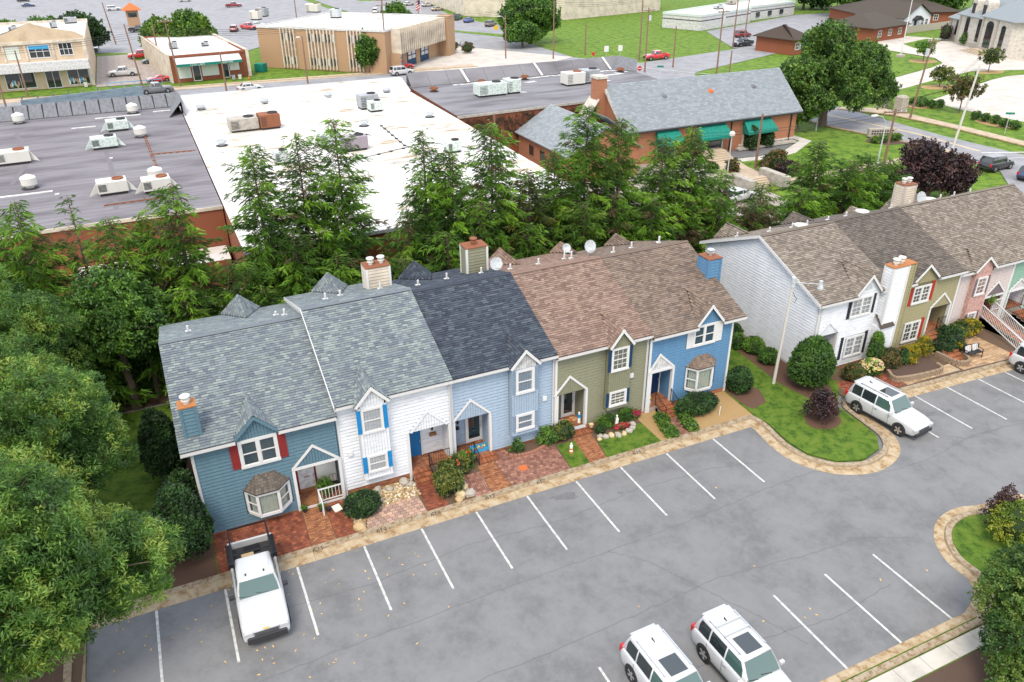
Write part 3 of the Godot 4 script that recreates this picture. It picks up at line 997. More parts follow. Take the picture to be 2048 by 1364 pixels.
func townhouse(o: Dictionary) -> Node3D:
	# o: x0 x1 zw eave sl ridge_z rear_z siding label pal holes porch[xa xb top floor depth] ...
	var x0: float = o.x0
	var x1: float = o.x1
	var zw: float = o.zw
	var ev: float = o.eave
	var root := thing("townhouse", o.label, "townhouse", Vector3((x0 + x1) / 2, .07, zw), 0, "row of townhouses")
	var m: String = o.siding
	var pr: Array = o.porch
	var rz: float = o.get("ridge_z", -10.25)
	var bz: float = o.get("rear_z", -16.6)
	var ze := zw + .32
	var sl: float = o.get("sl", .41)
	var ry := ev + (ze - rz) * sl
	var rsl: float = sl * o.get("rsl", 1.0)
	var rear_y := ry - (rz - bz) * rsl
	# walls
	var c := mb(root)
	var wt := ev - .02
	c.box(Vector3(x0 + .02, 0, zw - .12), Vector3(pr[0], wt, zw)); c.box(Vector3(pr[1], 0, zw - .12), Vector3(x1 - .02, wt, zw)); c.box(Vector3(pr[0], pr[2], zw - .12), Vector3(pr[1], wt, zw))
	for x in [x0 + .02, x1 - .14]:
		c.face([Vector3(x, 0, zw - .12), Vector3(x, wt, zw - .12), Vector3(x, ry - .12, rz), Vector3(x, rear_y, bz + .4), Vector3(x, 0, bz + .4)], Vector3(.12, 0, 0))
	c.box(Vector3(x0 + .14, 0, bz + .4), Vector3(x1 - .14, rear_y, bz + .5))
	var wall := part("wall", c, "shade_gap_" + m, root)
	var inv := root.transform.affine_inverse()
	siding(wall, inv * Transform3D(Basis(), Vector3(0, 0, zw)), rect(x0 + .1, x1 - .1, o.get("base", .34), ev - .02), o.holes, m)
	if o.get("side", false):
		var fr := Transform3D(Basis(Vector3(0, 0, 1), Vector3.UP, Vector3(-1, 0, 0)), Vector3(x0 + .02, 0, 0))
		siding(wall, inv * fr, [Vector2(bz + .4, .3), Vector2(zw - .1, .3), Vector2(zw - .1, wt - .05), Vector2(rz, ry - .2), Vector2(bz + .4, rear_y - .05)], o.get("side_holes", []), m)
	foundation(root, x0, pr[0], 0.0, o.get("base", .34), zw + .015)
	foundation(root, pr[1], x1, 0.0, o.get("base", .34), zw + .015)
	# porch recess
	var d: float = pr[4]
	var pm: String = o.get("porch_mat", m)
	var p := mb(root)
	p.box(Vector3(pr[0] - .06, 0, zw - d), Vector3(pr[0] + .02, pr[2], zw - .05)); p.box(Vector3(pr[1] - .02, 0, zw - d), Vector3(pr[1] + .06, pr[2], zw - .05)); p.box(Vector3(pr[0], 0, zw - d - .1), Vector3(pr[1], pr[2], zw - d)); p.box(Vector3(pr[0], pr[2] - .02, zw - d), Vector3(pr[1], pr[2] + .05, zw - .13))
	part("porch_wall", p, pm, root)
	var fl := mb(root)
	fl.box(Vector3(pr[0] + .02, 0, zw - d), Vector3(pr[1] - .02, pr[3] - .03, zw + .05))
	var pf := part("porch_floor", fl, "mortar", root)
	var bk := mb(root)
	bricks_flat(bk, [[pr[0] + .02, zw - d], [pr[1] - .02, zw - d], [pr[1] - .02, zw + .06], [pr[0] + .02, zw + .06]], pr[3], .21, .1, [[.33, .125, .06], [.25, .09, .05], [.38, .16, .08]])
	var bo := part("brickwork", bk, "vc", pf, false, true)
	bo.set_meta("kind", "stuff")
	# corner boards, door posts
	var t := mb(root)
	t.box(Vector3(x0 - .02, 0.1, zw + .0), Vector3(x0 + .12, ev - .1, zw + .06))
	part("corner_board", t, "trim", root)
	if o.get("right_corner", true):
		t = mb(root); t.box(Vector3(x1 - .12, .1, zw + .0), Vector3(x1 + .02, ev - .1, zw + .061))
		part("corner_board", t, "trim", root)
	for x in [pr[0], pr[1]]:
		t = mb(root); t.box(Vector3(x - .08, .05, zw - .14), Vector3(x + .07, pr[2] + .0, zw + .075))
		part("porch_post", t, "trim", root)
	# roof: two slopes, fascia, gutter
	var r := mb(root)
	var xa: float = x0 - (o.get("ovl", .03))
	var xb: float = x1 + (o.get("ovr", .03))
	var nt: Array = o.get("notch", [])
	r.face([Vector3(xa, rear_y, bz), Vector3(xb, rear_y, bz), Vector3(xb, ry, rz), Vector3(xa, ry, rz)], Vector3(0, -.14, 0))
	var zc := ze
	var yc := ev
	if nt.size():
		zc = ze - .316 / sqrt(1 + sl * sl); yc = ev + (ze - zc) * sl
		for q in [[xa, nt[0]], [nt[1], xb]]: r.face([Vector3(q[0], ev, ze), Vector3(q[1], ev, ze), Vector3(q[1], yc, zc), Vector3(q[0], yc, zc)], Vector3(0, -.14, 0))
	r.face([Vector3(xa, yc, zc), Vector3(xb, yc, zc), Vector3(xb, ry, rz), Vector3(xa, ry, rz)], Vector3(0, -.14, 0))
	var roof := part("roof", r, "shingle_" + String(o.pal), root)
	var along := Vector3(0, ry - ev, rz - ze)
	var L := along.length()
	var ft := inv * Transform3D(Basis(Vector3.RIGHT, along / L, Vector3.RIGHT.cross(along / L)), Vector3(xa, ev + .002, ze))
	var sg: int = o.get("single", 300)
	if nt.size():
		var low := mini(sg, 75)
		tabs(roof, ft, rect(0, nt[0] - xa, 0, .316), o.pal, low); tabs(roof, ft, rect(nt[1] - xa, xb - xa, 0, .316), o.pal, low)
		tabs(roof, ft, rect(0, xb - xa, .316, L), o.pal, maxi(0, sg - low * 2))
	else: tabs(roof, ft, rect(0, xb - xa, 0, L), o.pal, sg)
	var al2 := Vector3(0, ry - rear_y, rz - bz)
	var L2 := al2.length()
	tabs(roof, inv * Transform3D(Basis(Vector3.LEFT, al2 / L2, Vector3.LEFT.cross(al2 / L2)), Vector3(xb, rear_y + .002, bz)), rect(0, xb - xa, 0, L2), o.pal, 0)
	var cap := mb(root)
	cap.face([Vector3(xa, ry + .03, rz), Vector3(xb, ry + .03, rz), Vector3(xb, ry - .04, rz + .15), Vector3(xa, ry - .04, rz + .15)], Vector3(0, .025, 0))
	cap.face([Vector3(xa, ry + .03, rz), Vector3(xb, ry + .03, rz), Vector3(xb, ry - .04, rz - .17), Vector3(xa, ry - .04, rz - .17)], Vector3(0, .03, 0))
	part("ridge_cap", cap, "cap_" + String(o.pal), roof)
	cap = mb(root); cap.box(Vector3(xa + .1, ry - .075, rz + .15), Vector3(xb - .1, ry - .03, rz + .175))
	part("ridge_vent", cap, "dark", roof)
	var g := mb(root)
	for q in ([[xa, xb]] if nt.is_empty() else [[xa, nt[0]], [nt[1], xb]]):
		g.box(Vector3(q[0], ev - .24, ze - .30), Vector3(q[1], ev - .22, ze - .02)); g.box(Vector3(q[0], ev - .24, ze - .03), Vector3(q[1], ev - .12, ze - .001))
	part("fascia", g, "trim", roof)
	var gu := mb(root)
	for q in o.gutters:
		gu.box(Vector3(q[0], ev - .15, ze), Vector3(q[1], ev - .14, ze + .11)); gu.box(Vector3(q[0], ev - .14, ze + .1), Vector3(q[1], ev - .03, ze + .115)); gu.box(Vector3(q[0], ev - .14, ze), Vector3(q[1], ev - .04, ze + .012))
		for x in [q[0], q[1]]: gu.box(Vector3(x - .005, ev - .15, ze), Vector3(x + .005, ev - .035, ze + .114))
	part("gutter", gu, "gutter", roof)
	var ds := mb(root)
	for x in o.get("spouts", []):
		ds.tube(Vector3(x, ev - .16, ze + .05), Vector3(x, ev - .45, zw + .1), .04, .04, 6); ds.tube(Vector3(x, ev - .45, zw + .1), Vector3(x, .15, zw + .1), .04, .04, 6)
	if ds.v.size(): part("downspout", ds, "gutter", root)
	# white verge board where a slope ends above its lower neighbour
	for s in o.get("verges", []):
		var vb := mb(root)
		var x: float = xa if s < 0 else xb
		var e := Vector3(.03 * s, 0, 0)
		vb.face([Vector3(x, ev + .03, ze + .02), Vector3(x, ry + .03, rz), Vector3(x, ry - .18, rz), Vector3(x, ev - .2, ze + .02)], e)
		vb.face([Vector3(x, rear_y + .03, bz), Vector3(x, ry + .03, rz), Vector3(x, ry - .18, rz), Vector3(x, rear_y - .2, bz)], e)
		part("verge_board", vb, "trim", roof)
	# cross gable over the back
	for q in o.get("rear", []):
		var rb := mb(root)
		var hw: float = q[1]
		var py: float = rear_y + q[2]
		var zv: float = bz + q[2] / rsl
		for s in [-1, 1]:
			rb.face([Vector3(q[0] + s * hw, rear_y, bz - .15), Vector3(q[0], py, bz - .15), Vector3(q[0], py, zv), Vector3(q[0] + s * hw, rear_y + .02, bz)], Vector3(0, .05, 0))
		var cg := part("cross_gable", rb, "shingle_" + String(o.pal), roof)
		for s in [-1, 1]:
			var e := Vector3(q[0] + s * hw, rear_y + .055, bz - .15)
			var pk := Vector3(q[0], py + .055, bz - .15)
			var upv := (pk - e).normalized()
			var n := upv.cross(Vector3.BACK)
			if n.y < 0: n = -n
			tabs(roof, inv * Transform3D(Basis(Vector3.BACK, upv, n), e), [Vector2(0, 0), Vector2(.15, 0), Vector2(zv - bz + .15, e.distance_to(pk)), Vector2(0, e.distance_to(pk))], o.pal, 0)
	# vent pipes
	for q in o.get("vents", []):
		var vp := mb(root)
		var y: float = ry - absf(q[1] - rz) * rsl
		vp.tube(Vector3(q[0], y - .05, q[1]), Vector3(q[0], y + q[2], q[1]), .06, .06, 8)
		vp.cbox(Vector3(q[0], y + .02, q[1]), Vector3(.3, .02, .3))
		part("vent_pipe", vp, "trim", roof)
	return root

func front_box(root: Node3D, xa: float, xb: float, y0: float, y1: float, zw: float, d: float, m: String) -> void:
	# a two-storey box bay with upright boards
	var b := mb(root)
	b.box(Vector3(xa, y0, zw), Vector3(xb, y1, zw + d - .03))
	board_panel(b, rect(xa, xb, y0, y1), zw + d - .03, .03)
	b.box(Vector3(xa - .03, y0 - .05, zw), Vector3(xb + .03, y0 + .03, zw + d + .03))
	for x in [xa, xb - .1]: b.box(Vector3(x - .005, y0 + .03, zw + d), Vector3(x + .105, y1, zw + d + .02))
	part("box_bay", b, m, root)

func mail_lamp(root: Node3D, mx: float, my: float, z: float, lx: float, ly: float, m: String) -> void:
	var b := mb(root)
	b.bbox(Vector3(mx - .2, my - .1, z), Vector3(mx + .2, my + .1, z + .14), .04)
	b.box(Vector3(mx - .12, my - .2, z + .03), Vector3(mx - .1, my - .1, z + .05)); b.box(Vector3(mx + .1, my - .2, z + .03), Vector3(mx + .12, my - .1, z + .05))
	part("mailbox", b, m, root)
	var l := mb(root)
	l.lathe(Vector3(lx, ly - .16, z + .14), [[.0, 0], [.05, .02], [.07, .2], [.1, .22], [.02, .3], [.0, .34]], 8)
	l.box(Vector3(lx - .04, ly - .06, z), Vector3(lx + .04, ly + .1, z + .1))
	part("porch_lamp", l, "black", root)

func meter_box(root: Node3D, x: float, y: float, z: float) -> void:
	var b := mb(root)
	b.bbox(Vector3(x - .13, y - .15, z), Vector3(x + .13, y + .15, z + .12), .02)
	b.box(Vector3(x - .1, y - .12, z + .12), Vector3(x + .1, y - .02, z + .135))
	part("meter_box", b, "trim", root)

func front_row() -> void:
	mat("side_teal", .105, .19, .245, .75, "soft", Vector3(.5, 2, .5))
	mat("side_white", .71, .73, .77, .7, "soft", Vector3(.2, 1, .2))
	mat("side_sky", .33, .42, .53, .75, "soft", Vector3(.5, 2, .5))
	mat("side_sage", .23, .23, .155, .75, "soft", Vector3(.5, 2, .5))
	mat("side_blue", .10, .225, .38, .75, "soft", Vector3(.5, 2, .5))
	mat("side_olive", .31, .28, .16, .75, "soft", Vector3(.5, 2, .5))
	mat("side_blush", .54, .47, .45, .75, "soft", Vector3(.5, 2, .5))
	mat("pink", .54, .33, .29, .75, "blotch", Vector3.ONE * .5)
	mat("side_mint", .23, .39, .30, .75, "soft", Vector3(.5, 2, .5))
	mat("shutter_red", .22, .025, .025, .6)
	mat("shutter_brick", .34, .035, .02, .6)
	mat("shutter_blue", .012, .21, .48, .6)
	mat("shutter_grey", .20, .27, .36, .6)
	mat("shutter_navy", .012, .045, .10, .6)
	mat("shutter_black", .022, .024, .04, .6)
	mat("shutter_mauve", .16, .13, .14, .6)
	mat("door_blue", .015, .14, .34, .45)
	mat("door_navy", .012, .035, .10, .4)
	mat("maroon", .16, .012, .022, .5)
	mat("porch_cream", .80, .78, .72, .75)
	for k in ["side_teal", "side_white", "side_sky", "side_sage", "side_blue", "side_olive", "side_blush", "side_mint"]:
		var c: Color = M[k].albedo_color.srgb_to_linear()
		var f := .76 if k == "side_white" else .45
		mat("shade_gap_" + k, c.r * f, c.g * f, c.b * f, .9)  # siding colour darkened for the wall core: painted shade lines between lap boards
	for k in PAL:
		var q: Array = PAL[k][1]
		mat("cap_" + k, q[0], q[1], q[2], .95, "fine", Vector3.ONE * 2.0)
		mat("shingle_" + k, q[0] * .4, q[1] * .4, q[2] * .4, .95, "fine", Vector3.ONE * 2.0)  # roof base darkened below the tabs, painting shade lines between shingle courses

	# 1: teal blue end house
	var z := -4.0
	var r := townhouse({"label": "teal blue clapboard townhouse with maroon shutters, end of the row beside the white pickup", "x0": -3.5, "x1": 3.45, "zw": z, "eave": 5.42, "rsl": .75, "pal": "grey", "siding": "side_teal", "ovl": .42, "porch": [1.0, 3.36, 2.74, .2, 1.25], "porch_mat": "porch_cream", "base": .2,
		"holes": [rect(-1.36, .5, 3.55, 5.5), rect(-1.56, .8, .72, 2.3), rect(1.0, 3.36, 0, 2.74), [Vector2(.95, 2.7), Vector2(3.3, 2.7), Vector2(2.1, 3.95)], rect(-1.77, -1.36, 3.6, 5.1), rect(.5, .9, 3.6, 5.1)],
		"notch": [-1.45, .58], "gutters": [[-3.9, -1.45], [.6, 3.42]], "spouts": [-3.45], "rear": [[.75, 1.15, 1.05]], "vents": [[-2.4, -12.4, .35], [2.3, -12.2, .25], [2.7, -11.6, .4]], "right_corner": false})
	var roof: Node3D = r.get_node("roof")
	dormer(r, roof, -1.38, .52, 5.5, 6.45, z + .2, z + .3, .41, "grey", "side_teal", "side_teal", z)
	window(r, -1.37, .5, 3.6, 5.17, z + .03, {"n": 2, "frame": .15, "blind": "curtain_teal", "drawn": .9})
	shutter(r, -1.77, -1.38, 3.62, 5.06, z + .03, "shutter_red"); shutter(r, .52, .9, 3.65, 5.1, z + .03, "shutter_red")
	bay_window(r, -1.47, .70, -.98, .05, .76, 2.25, 3.02, z, .62, "umber", "blind")
	pediment(r, .98, 3.3, 2.78, 2.1, 3.92, z, "side_teal", "trim")
	door(r, 1.3, 2.16, .2, z - 1.24, "white", "maroon", false, 2.1)
	var slot := mb(r)
	slot.box(Vector3(1.58, 1.16, z - 1.20), Vector3(1.9, 1.22, z - 1.19)); slot.box(Vector3(1.3, .22, z - 1.2), Vector3(2.1, .46, z - 1.18))
	part("letter_slot", slot, "wood", r)
	mail_lamp(r, 2.9, 1.9, z - 1.24, 2.55, 2.35, "black")
	railing(r, Vector3(2.05, .2, z + .02), Vector3(3.3, .2, z + .02), .85, "trim", .17, true)
	railing(r, Vector3(2.05, .2, z + .06), Vector3(2.05, -.02, z + .95), .85, "trim", .9, true)
	var sill := mb(r)
	sill.box(Vector3(1.08, .10, z + .05), Vector3(3.3, .22, z + .09))
	part("porch_edge", sill, "trim", r)
	chimney(r, roof, Vector3(-3.5, 5.2, -5.1), Vector3(-2.82, 7.35, -4.45), "side_teal", "side_teal", [[-3.16, -4.78]], "rust_orange")

	# 2: white house with blue shutters
	z = -4.1
	r = townhouse({"label": "white clapboard townhouse with bright blue shutters and blue door", "x0": 3.45, "x1": 9.7, "zw": z, "eave": 5.86, "rsl": .75, "pal": "grey", "siding": "side_white", "porch": [7.12, 9.5, 3.02, .5, 1.25], "base": .45,
		"holes": [rect(4.5, 6.05, 1.1, 6.0), rect(7.12, 9.6, 0, 3.02), [Vector2(7.1, 3.0), Vector2(9.5, 3.0), Vector2(8.27, 4.25)]],
		"gutters": [[3.46, 4.5], [6.02, 9.72]], "spouts": [9.55], "rear": [[6.3, 1.15, 1.05]], "vents": [[5.2, -12.3, .4], [6.15, -12.7, .35], [8.5, -12.4, .4]], "verges": [-1], "right_corner": false})
	roof = r.get_node("roof")
	front_box(r, 4.55, 6.02, 1.12, 5.9, z, .42, "side_white")
	dormer(r, roof, 4.5, 6.05, 5.9, 6.75, z + .62, z + .3, .41, "grey", "side_white", "trim", z + .41)
	window(r, 4.66, 5.80, 4.0, 5.46, z + .42, {"blind": "blind", "drawn": .5}); window(r, 4.73, 5.82, 1.5, 2.56, z + .42, {"blind": "blind", "drawn": .45})
	for q in [[4.43, 4.64, 4.02, 5.42], [5.82, 6.04, 4.04, 5.46], [4.48, 4.71, 1.52, 2.54], [5.84, 6.06, 1.54, 2.56]]: shutter(r, q[0], q[1], q[2], q[3], z + .42, "shutter_blue")
	pediment(r, 7.3, 9.35, 3.06, 8.27, 4.22, z, "side_white", "side_white", false)
	door(r, 7.48, 8.18, .5, z - 1.24, "door_blue", "trim", false, 2.05)
	mail_lamp(r, 8.9, 1.75, z - 1.24, 8.85, 2.2, "wood")
	railing(r, Vector3(8.2, .5, z + .05), Vector3(9.42, .5, z + .05), .9, "iron"); railing(r, Vector3(8.2, .5, z + .1), Vector3(8.25, .05, z + 1.0), .9, "iron")
	brick_flight(r, 7.18, 8.2, z + .75, .07, 3, .145, .25)
	meter_box(r, 3.95, 2.75, z)
	chimney(r, roof, Vector3(7.95, 6.6, -14.1), Vector3(9.35, 8.95, -13.1), "cream_pale", "trim", [[8.35, -13.6], [9.0, -13.6]])

	# 3: pale blue
	z = -4.3
	r = townhouse({"label": "pale blue clapboard townhouse with dark slate roof and white storm door", "x0": 9.7, "x1": 16.05, "zw": z, "eave": 5.74, "rsl": .75, "pal": "slate", "siding": "side_sky", "porch": [9.82, 12.0, 2.85, .3, 1.25], "base": .26,
		"holes": [rect(13.15, 14.8, 1.1, 5.9), rect(9.8, 12.05, 0, 2.85), [Vector2(9.6, 2.8), Vector2(12.05, 2.8), Vector2(10.85, 4.1)]],
		"gutters": [[9.72, 13.2], [14.75, 16.07]], "spouts": [15.93], "rear": [[12.0, 1.15, 1.05]], "vents": [[10.8, -12.2, .35], [12.8, -12.6, .4], [15.0, -12.3, .4]], "right_corner": true})
	roof = r.get_node("roof")
	front_box(r, 13.18, 14.78, 1.2, 5.8, z, .42, "side_sky")
	dormer(r, roof, 13.18, 14.76, 5.82, 6.68, z + .62, z + .3, .41, "slate", "white", "trim", z + .41)
	window(r, 13.41, 14.56, 3.9, 5.42, z + .42, {"frame": .14, "blind": "curtain_teal", "drawn": .9}); window(r, 13.40, 14.57, 1.42, 2.52, z + .42, {"frame": .14, "blind": "blind_green", "drawn": .25})
	for q in [[13.2, 13.39, 3.95, 5.3], [14.58, 14.76, 3.95, 5.4], [13.2, 13.38, 1.45, 2.5], [14.59, 14.76, 1.45, 2.52]]: shutter(r, q[0], q[1], q[2], q[3], z + .42, "shutter_grey")
	pediment(r, 9.78, 11.98, 2.9, 10.85, 4.05, z, "side_sky", "trim", false)
	door(r, 11.03, 11.93, .3, z - 1.24, "white", "trim", true, 2.0)
	mail_lamp(r, 10.35, 1.55, z - 1.24, 10.45, 2.0, "black")
	railing(r, Vector3(9.9, .3, z + .05), Vector3(10.95, .3, z + .05), .85, "iron"); railing(r, Vector3(10.95, .3, z + .1), Vector3(10.95, .05, z + .8), .85, "iron")
	brick_flight(r, 11.02, 12.15, z + .75, .07, 2, .12, .3)
	meter_box(r, 15.4, 2.9, z)
	chimney(r, roof, Vector3(14.38, 6.6, -14.1), Vector3(15.75, 9.1, -13.1), "side_sage", "trim", [[15.05, -13.6, "rust"]])

	# 4: sage green
	z = -4.2
	r = townhouse({"label": "sage green clapboard townhouse with navy shutters and tan shingle roof", "x0": 16.05, "x1": 22.3, "zw": z, "eave": 5.62, "rsl": .78, "pal": "tan", "siding": "side_sage", "porch": [16.2, 18.15, 2.88, .35, 1.25], "base": .3,
		"holes": [rect(19.35, 20.85, 1.1, 5.8), rect(16.05, 18.2, 0, 2.88), [Vector2(15.9, 2.85), Vector2(18.2, 2.85), Vector2(16.98, 4.05)]],
		"gutters": [[16.07, 19.4], [20.78, 22.32]], "spouts": [], "rear": [[18.2, 1.15, 1.0], [23.0, .9, .7]], "vents": [[17.0, -12.3, .35], [18.9, -12.1, .4], [21.2, -11.9, .5], [20.9, -12.3, .7]], "right_corner": true})
	roof = r.get_node("roof")
	front_box(r, 19.4, 20.82, 1.25, 5.68, z, .42, "side_sage")
	dormer(r, roof, 19.4, 20.8, 5.7, 6.6, z + .62, z + .3, .41, "tan", "side_sage", "trim", z + .41)
	window(r, 19.5, 20.67, 3.85, 5.37, z + .42, {"grid": [3, 2], "frame": .12, "blind": "blind", "drawn": .55}); window(r, 19.48, 20.67, 1.43, 2.45, z + .42, {"grid": [3, 2], "frame": .12, "blind": "blind_green", "drawn": .4})
	for q in [[19.28, 19.48, 3.88, 5.3], [20.69, 20.9, 3.9, 5.37], [19.27, 19.46, 1.45, 2.42], [20.69, 20.88, 1.47, 2.45]]: shutter(r, q[0], q[1], q[2], q[3], z + .42, "shutter_navy")
	pediment(r, 16.0, 18.12, 2.9, 16.98, 4.02, z, "side_sage", "trim", false)
	door(r, 17.22, 18.0, .35, z - 1.24, "door_navy", "trim", true, 2.0)
	var dm := mb(r)
	bricks_flat(dm, [[17.0, -5.25], [18.1, -5.25], [18.1, -4.75], [17.0, -4.75]], .358, .16, .16, [[.55, .16, .05], [.65, .42, .25]])
	part("porch_tiles", dm, "vc", r, false, true)
	brick_flight(r, 17.0, 18.3, z + .65, .07, 2, .14, .3)
	meter_box(r, 21.2, 3.0, z)

	# 5: bright blue end house
	z = -4.0
	r = townhouse({"label": "bright blue clapboard townhouse with white shutters, at the lawn end of its row", "x0": 22.3, "x1": 28.4, "zw": z, "eave": 5.48, "rsl": .85, "pal": "brown", "siding": "side_blue", "ovr": .7, "porch": [22.5, 24.15, 2.98, .5, 1.2], "base": .4,
		"holes": [rect(24.9, 27.6, 3.95, 5.5), rect(25.05, 27.4, .96, 2.72), rect(22.4, 24.2, 0, 2.98), [Vector2(22.3, 2.95), Vector2(24.2, 2.95), Vector2(23.1, 4.1)]],
		"notch": [25.5, 27.47], "gutters": [[22.32, 25.5], [27.4, 29.08]], "spouts": [], "rear": [[27.6, 1.0, .8]], "vents": [[24.2, -11.6, .4], [26.0, -12.2, .45], [28.1, -12.0, .5], [28.5, -12.6, .4]], "right_corner": true})
	roof = r.get_node("roof")
	dormer(r, roof, 25.55, 27.42, 5.58, 6.72, z + .22, z + .3, .41, "brown", "side_blue", "trim", z)
	window(r, 25.38, 27.05, 4.05, 5.42, z + .03, {"n": 2, "frame": .13, "blind": "blind_green", "drawn": .5})
	shutter(r, 24.93, 25.38, 4.0, 5.34, z + .03, "trim"); shutter(r, 27.05, 27.55, 4.05, 5.42, z + .03, "trim")
	bay_window(r, 25.16, 27.3, 25.62, 26.75, 1.0, 2.68, 3.28, z, .6, "brown", "blind")
	pediment(r, 22.35, 24.15, 3.0, 23.05, 4.08, z, "white", "trim")
	door(r, 23.2, 24.0, .5, z - 1.18, "door_navy", "trim", false, 2.0)
	railing(r, Vector3(23.0, .5, z + .05), Vector3(23.05, .0, z + 1.15), .9, "iron"); railing(r, Vector3(24.1, .5, z + .1), Vector3(24.15, .0, z + 1.15), .9, "iron")
	brick_flight(r, 23.05, 24.1, z + 1.15, .07, 4, .11, .28)
	chimney(r, roof, Vector3(28.42, .07, -8.0), Vector3(29.35, 8.1, -6.95), "side_blue", "side_blue", [[28.9, -7.5, "zinc"]])
	for q in [[15.9, 7.35, -12.2, .42, "white satellite dish on the dark slate roof beside the sage chimney"], [21.1, 7.35, -12.6, .3, "small satellite dish on the tan roof beside a vent pipe"], [22.7, 7.3, -12.3, .42, "large satellite dish where the tan roof meets the brown roof"]]:
		dish(Vector3(q[0], q[1], q[2]), q[3], q[4])

func dish(at: Vector3, rad: float, label: String) -> void:
	var t := thing("satellite_dish", label, "satellite dish", at, 0, "satellite dishes on the townhouse roofs")
	var b := mb()
	b.tube(Vector3(0, -.3, 0), Vector3(0, .55, 0), .03, .03, 6)
	b.tube(Vector3(0, .5, 0), Vector3(0, .75, .1), .03, .03, 6)
	part("mast", b, "trim", t)
	var d := mb()
	d.xf = Transform3D(Basis(Vector3.RIGHT, PI / 2 - .35), Vector3(0, .9, .12))
	d.lathe(Vector3(), [[.0, .0], [rad * .5, .02], [rad, .1], [rad, .11], [rad * .5, .035], [0, .012]], 18)
	part("reflector", d, "galv", t, true)
	var a := mb()
	a.tube(Vector3(0, .62, .1), Vector3(0, .75, .6), .02, .02, 5)
	a.cbox(Vector3(0, .78, .62), Vector3(.08, .08, .12))
	part("feed_arm", a, "galv", t)

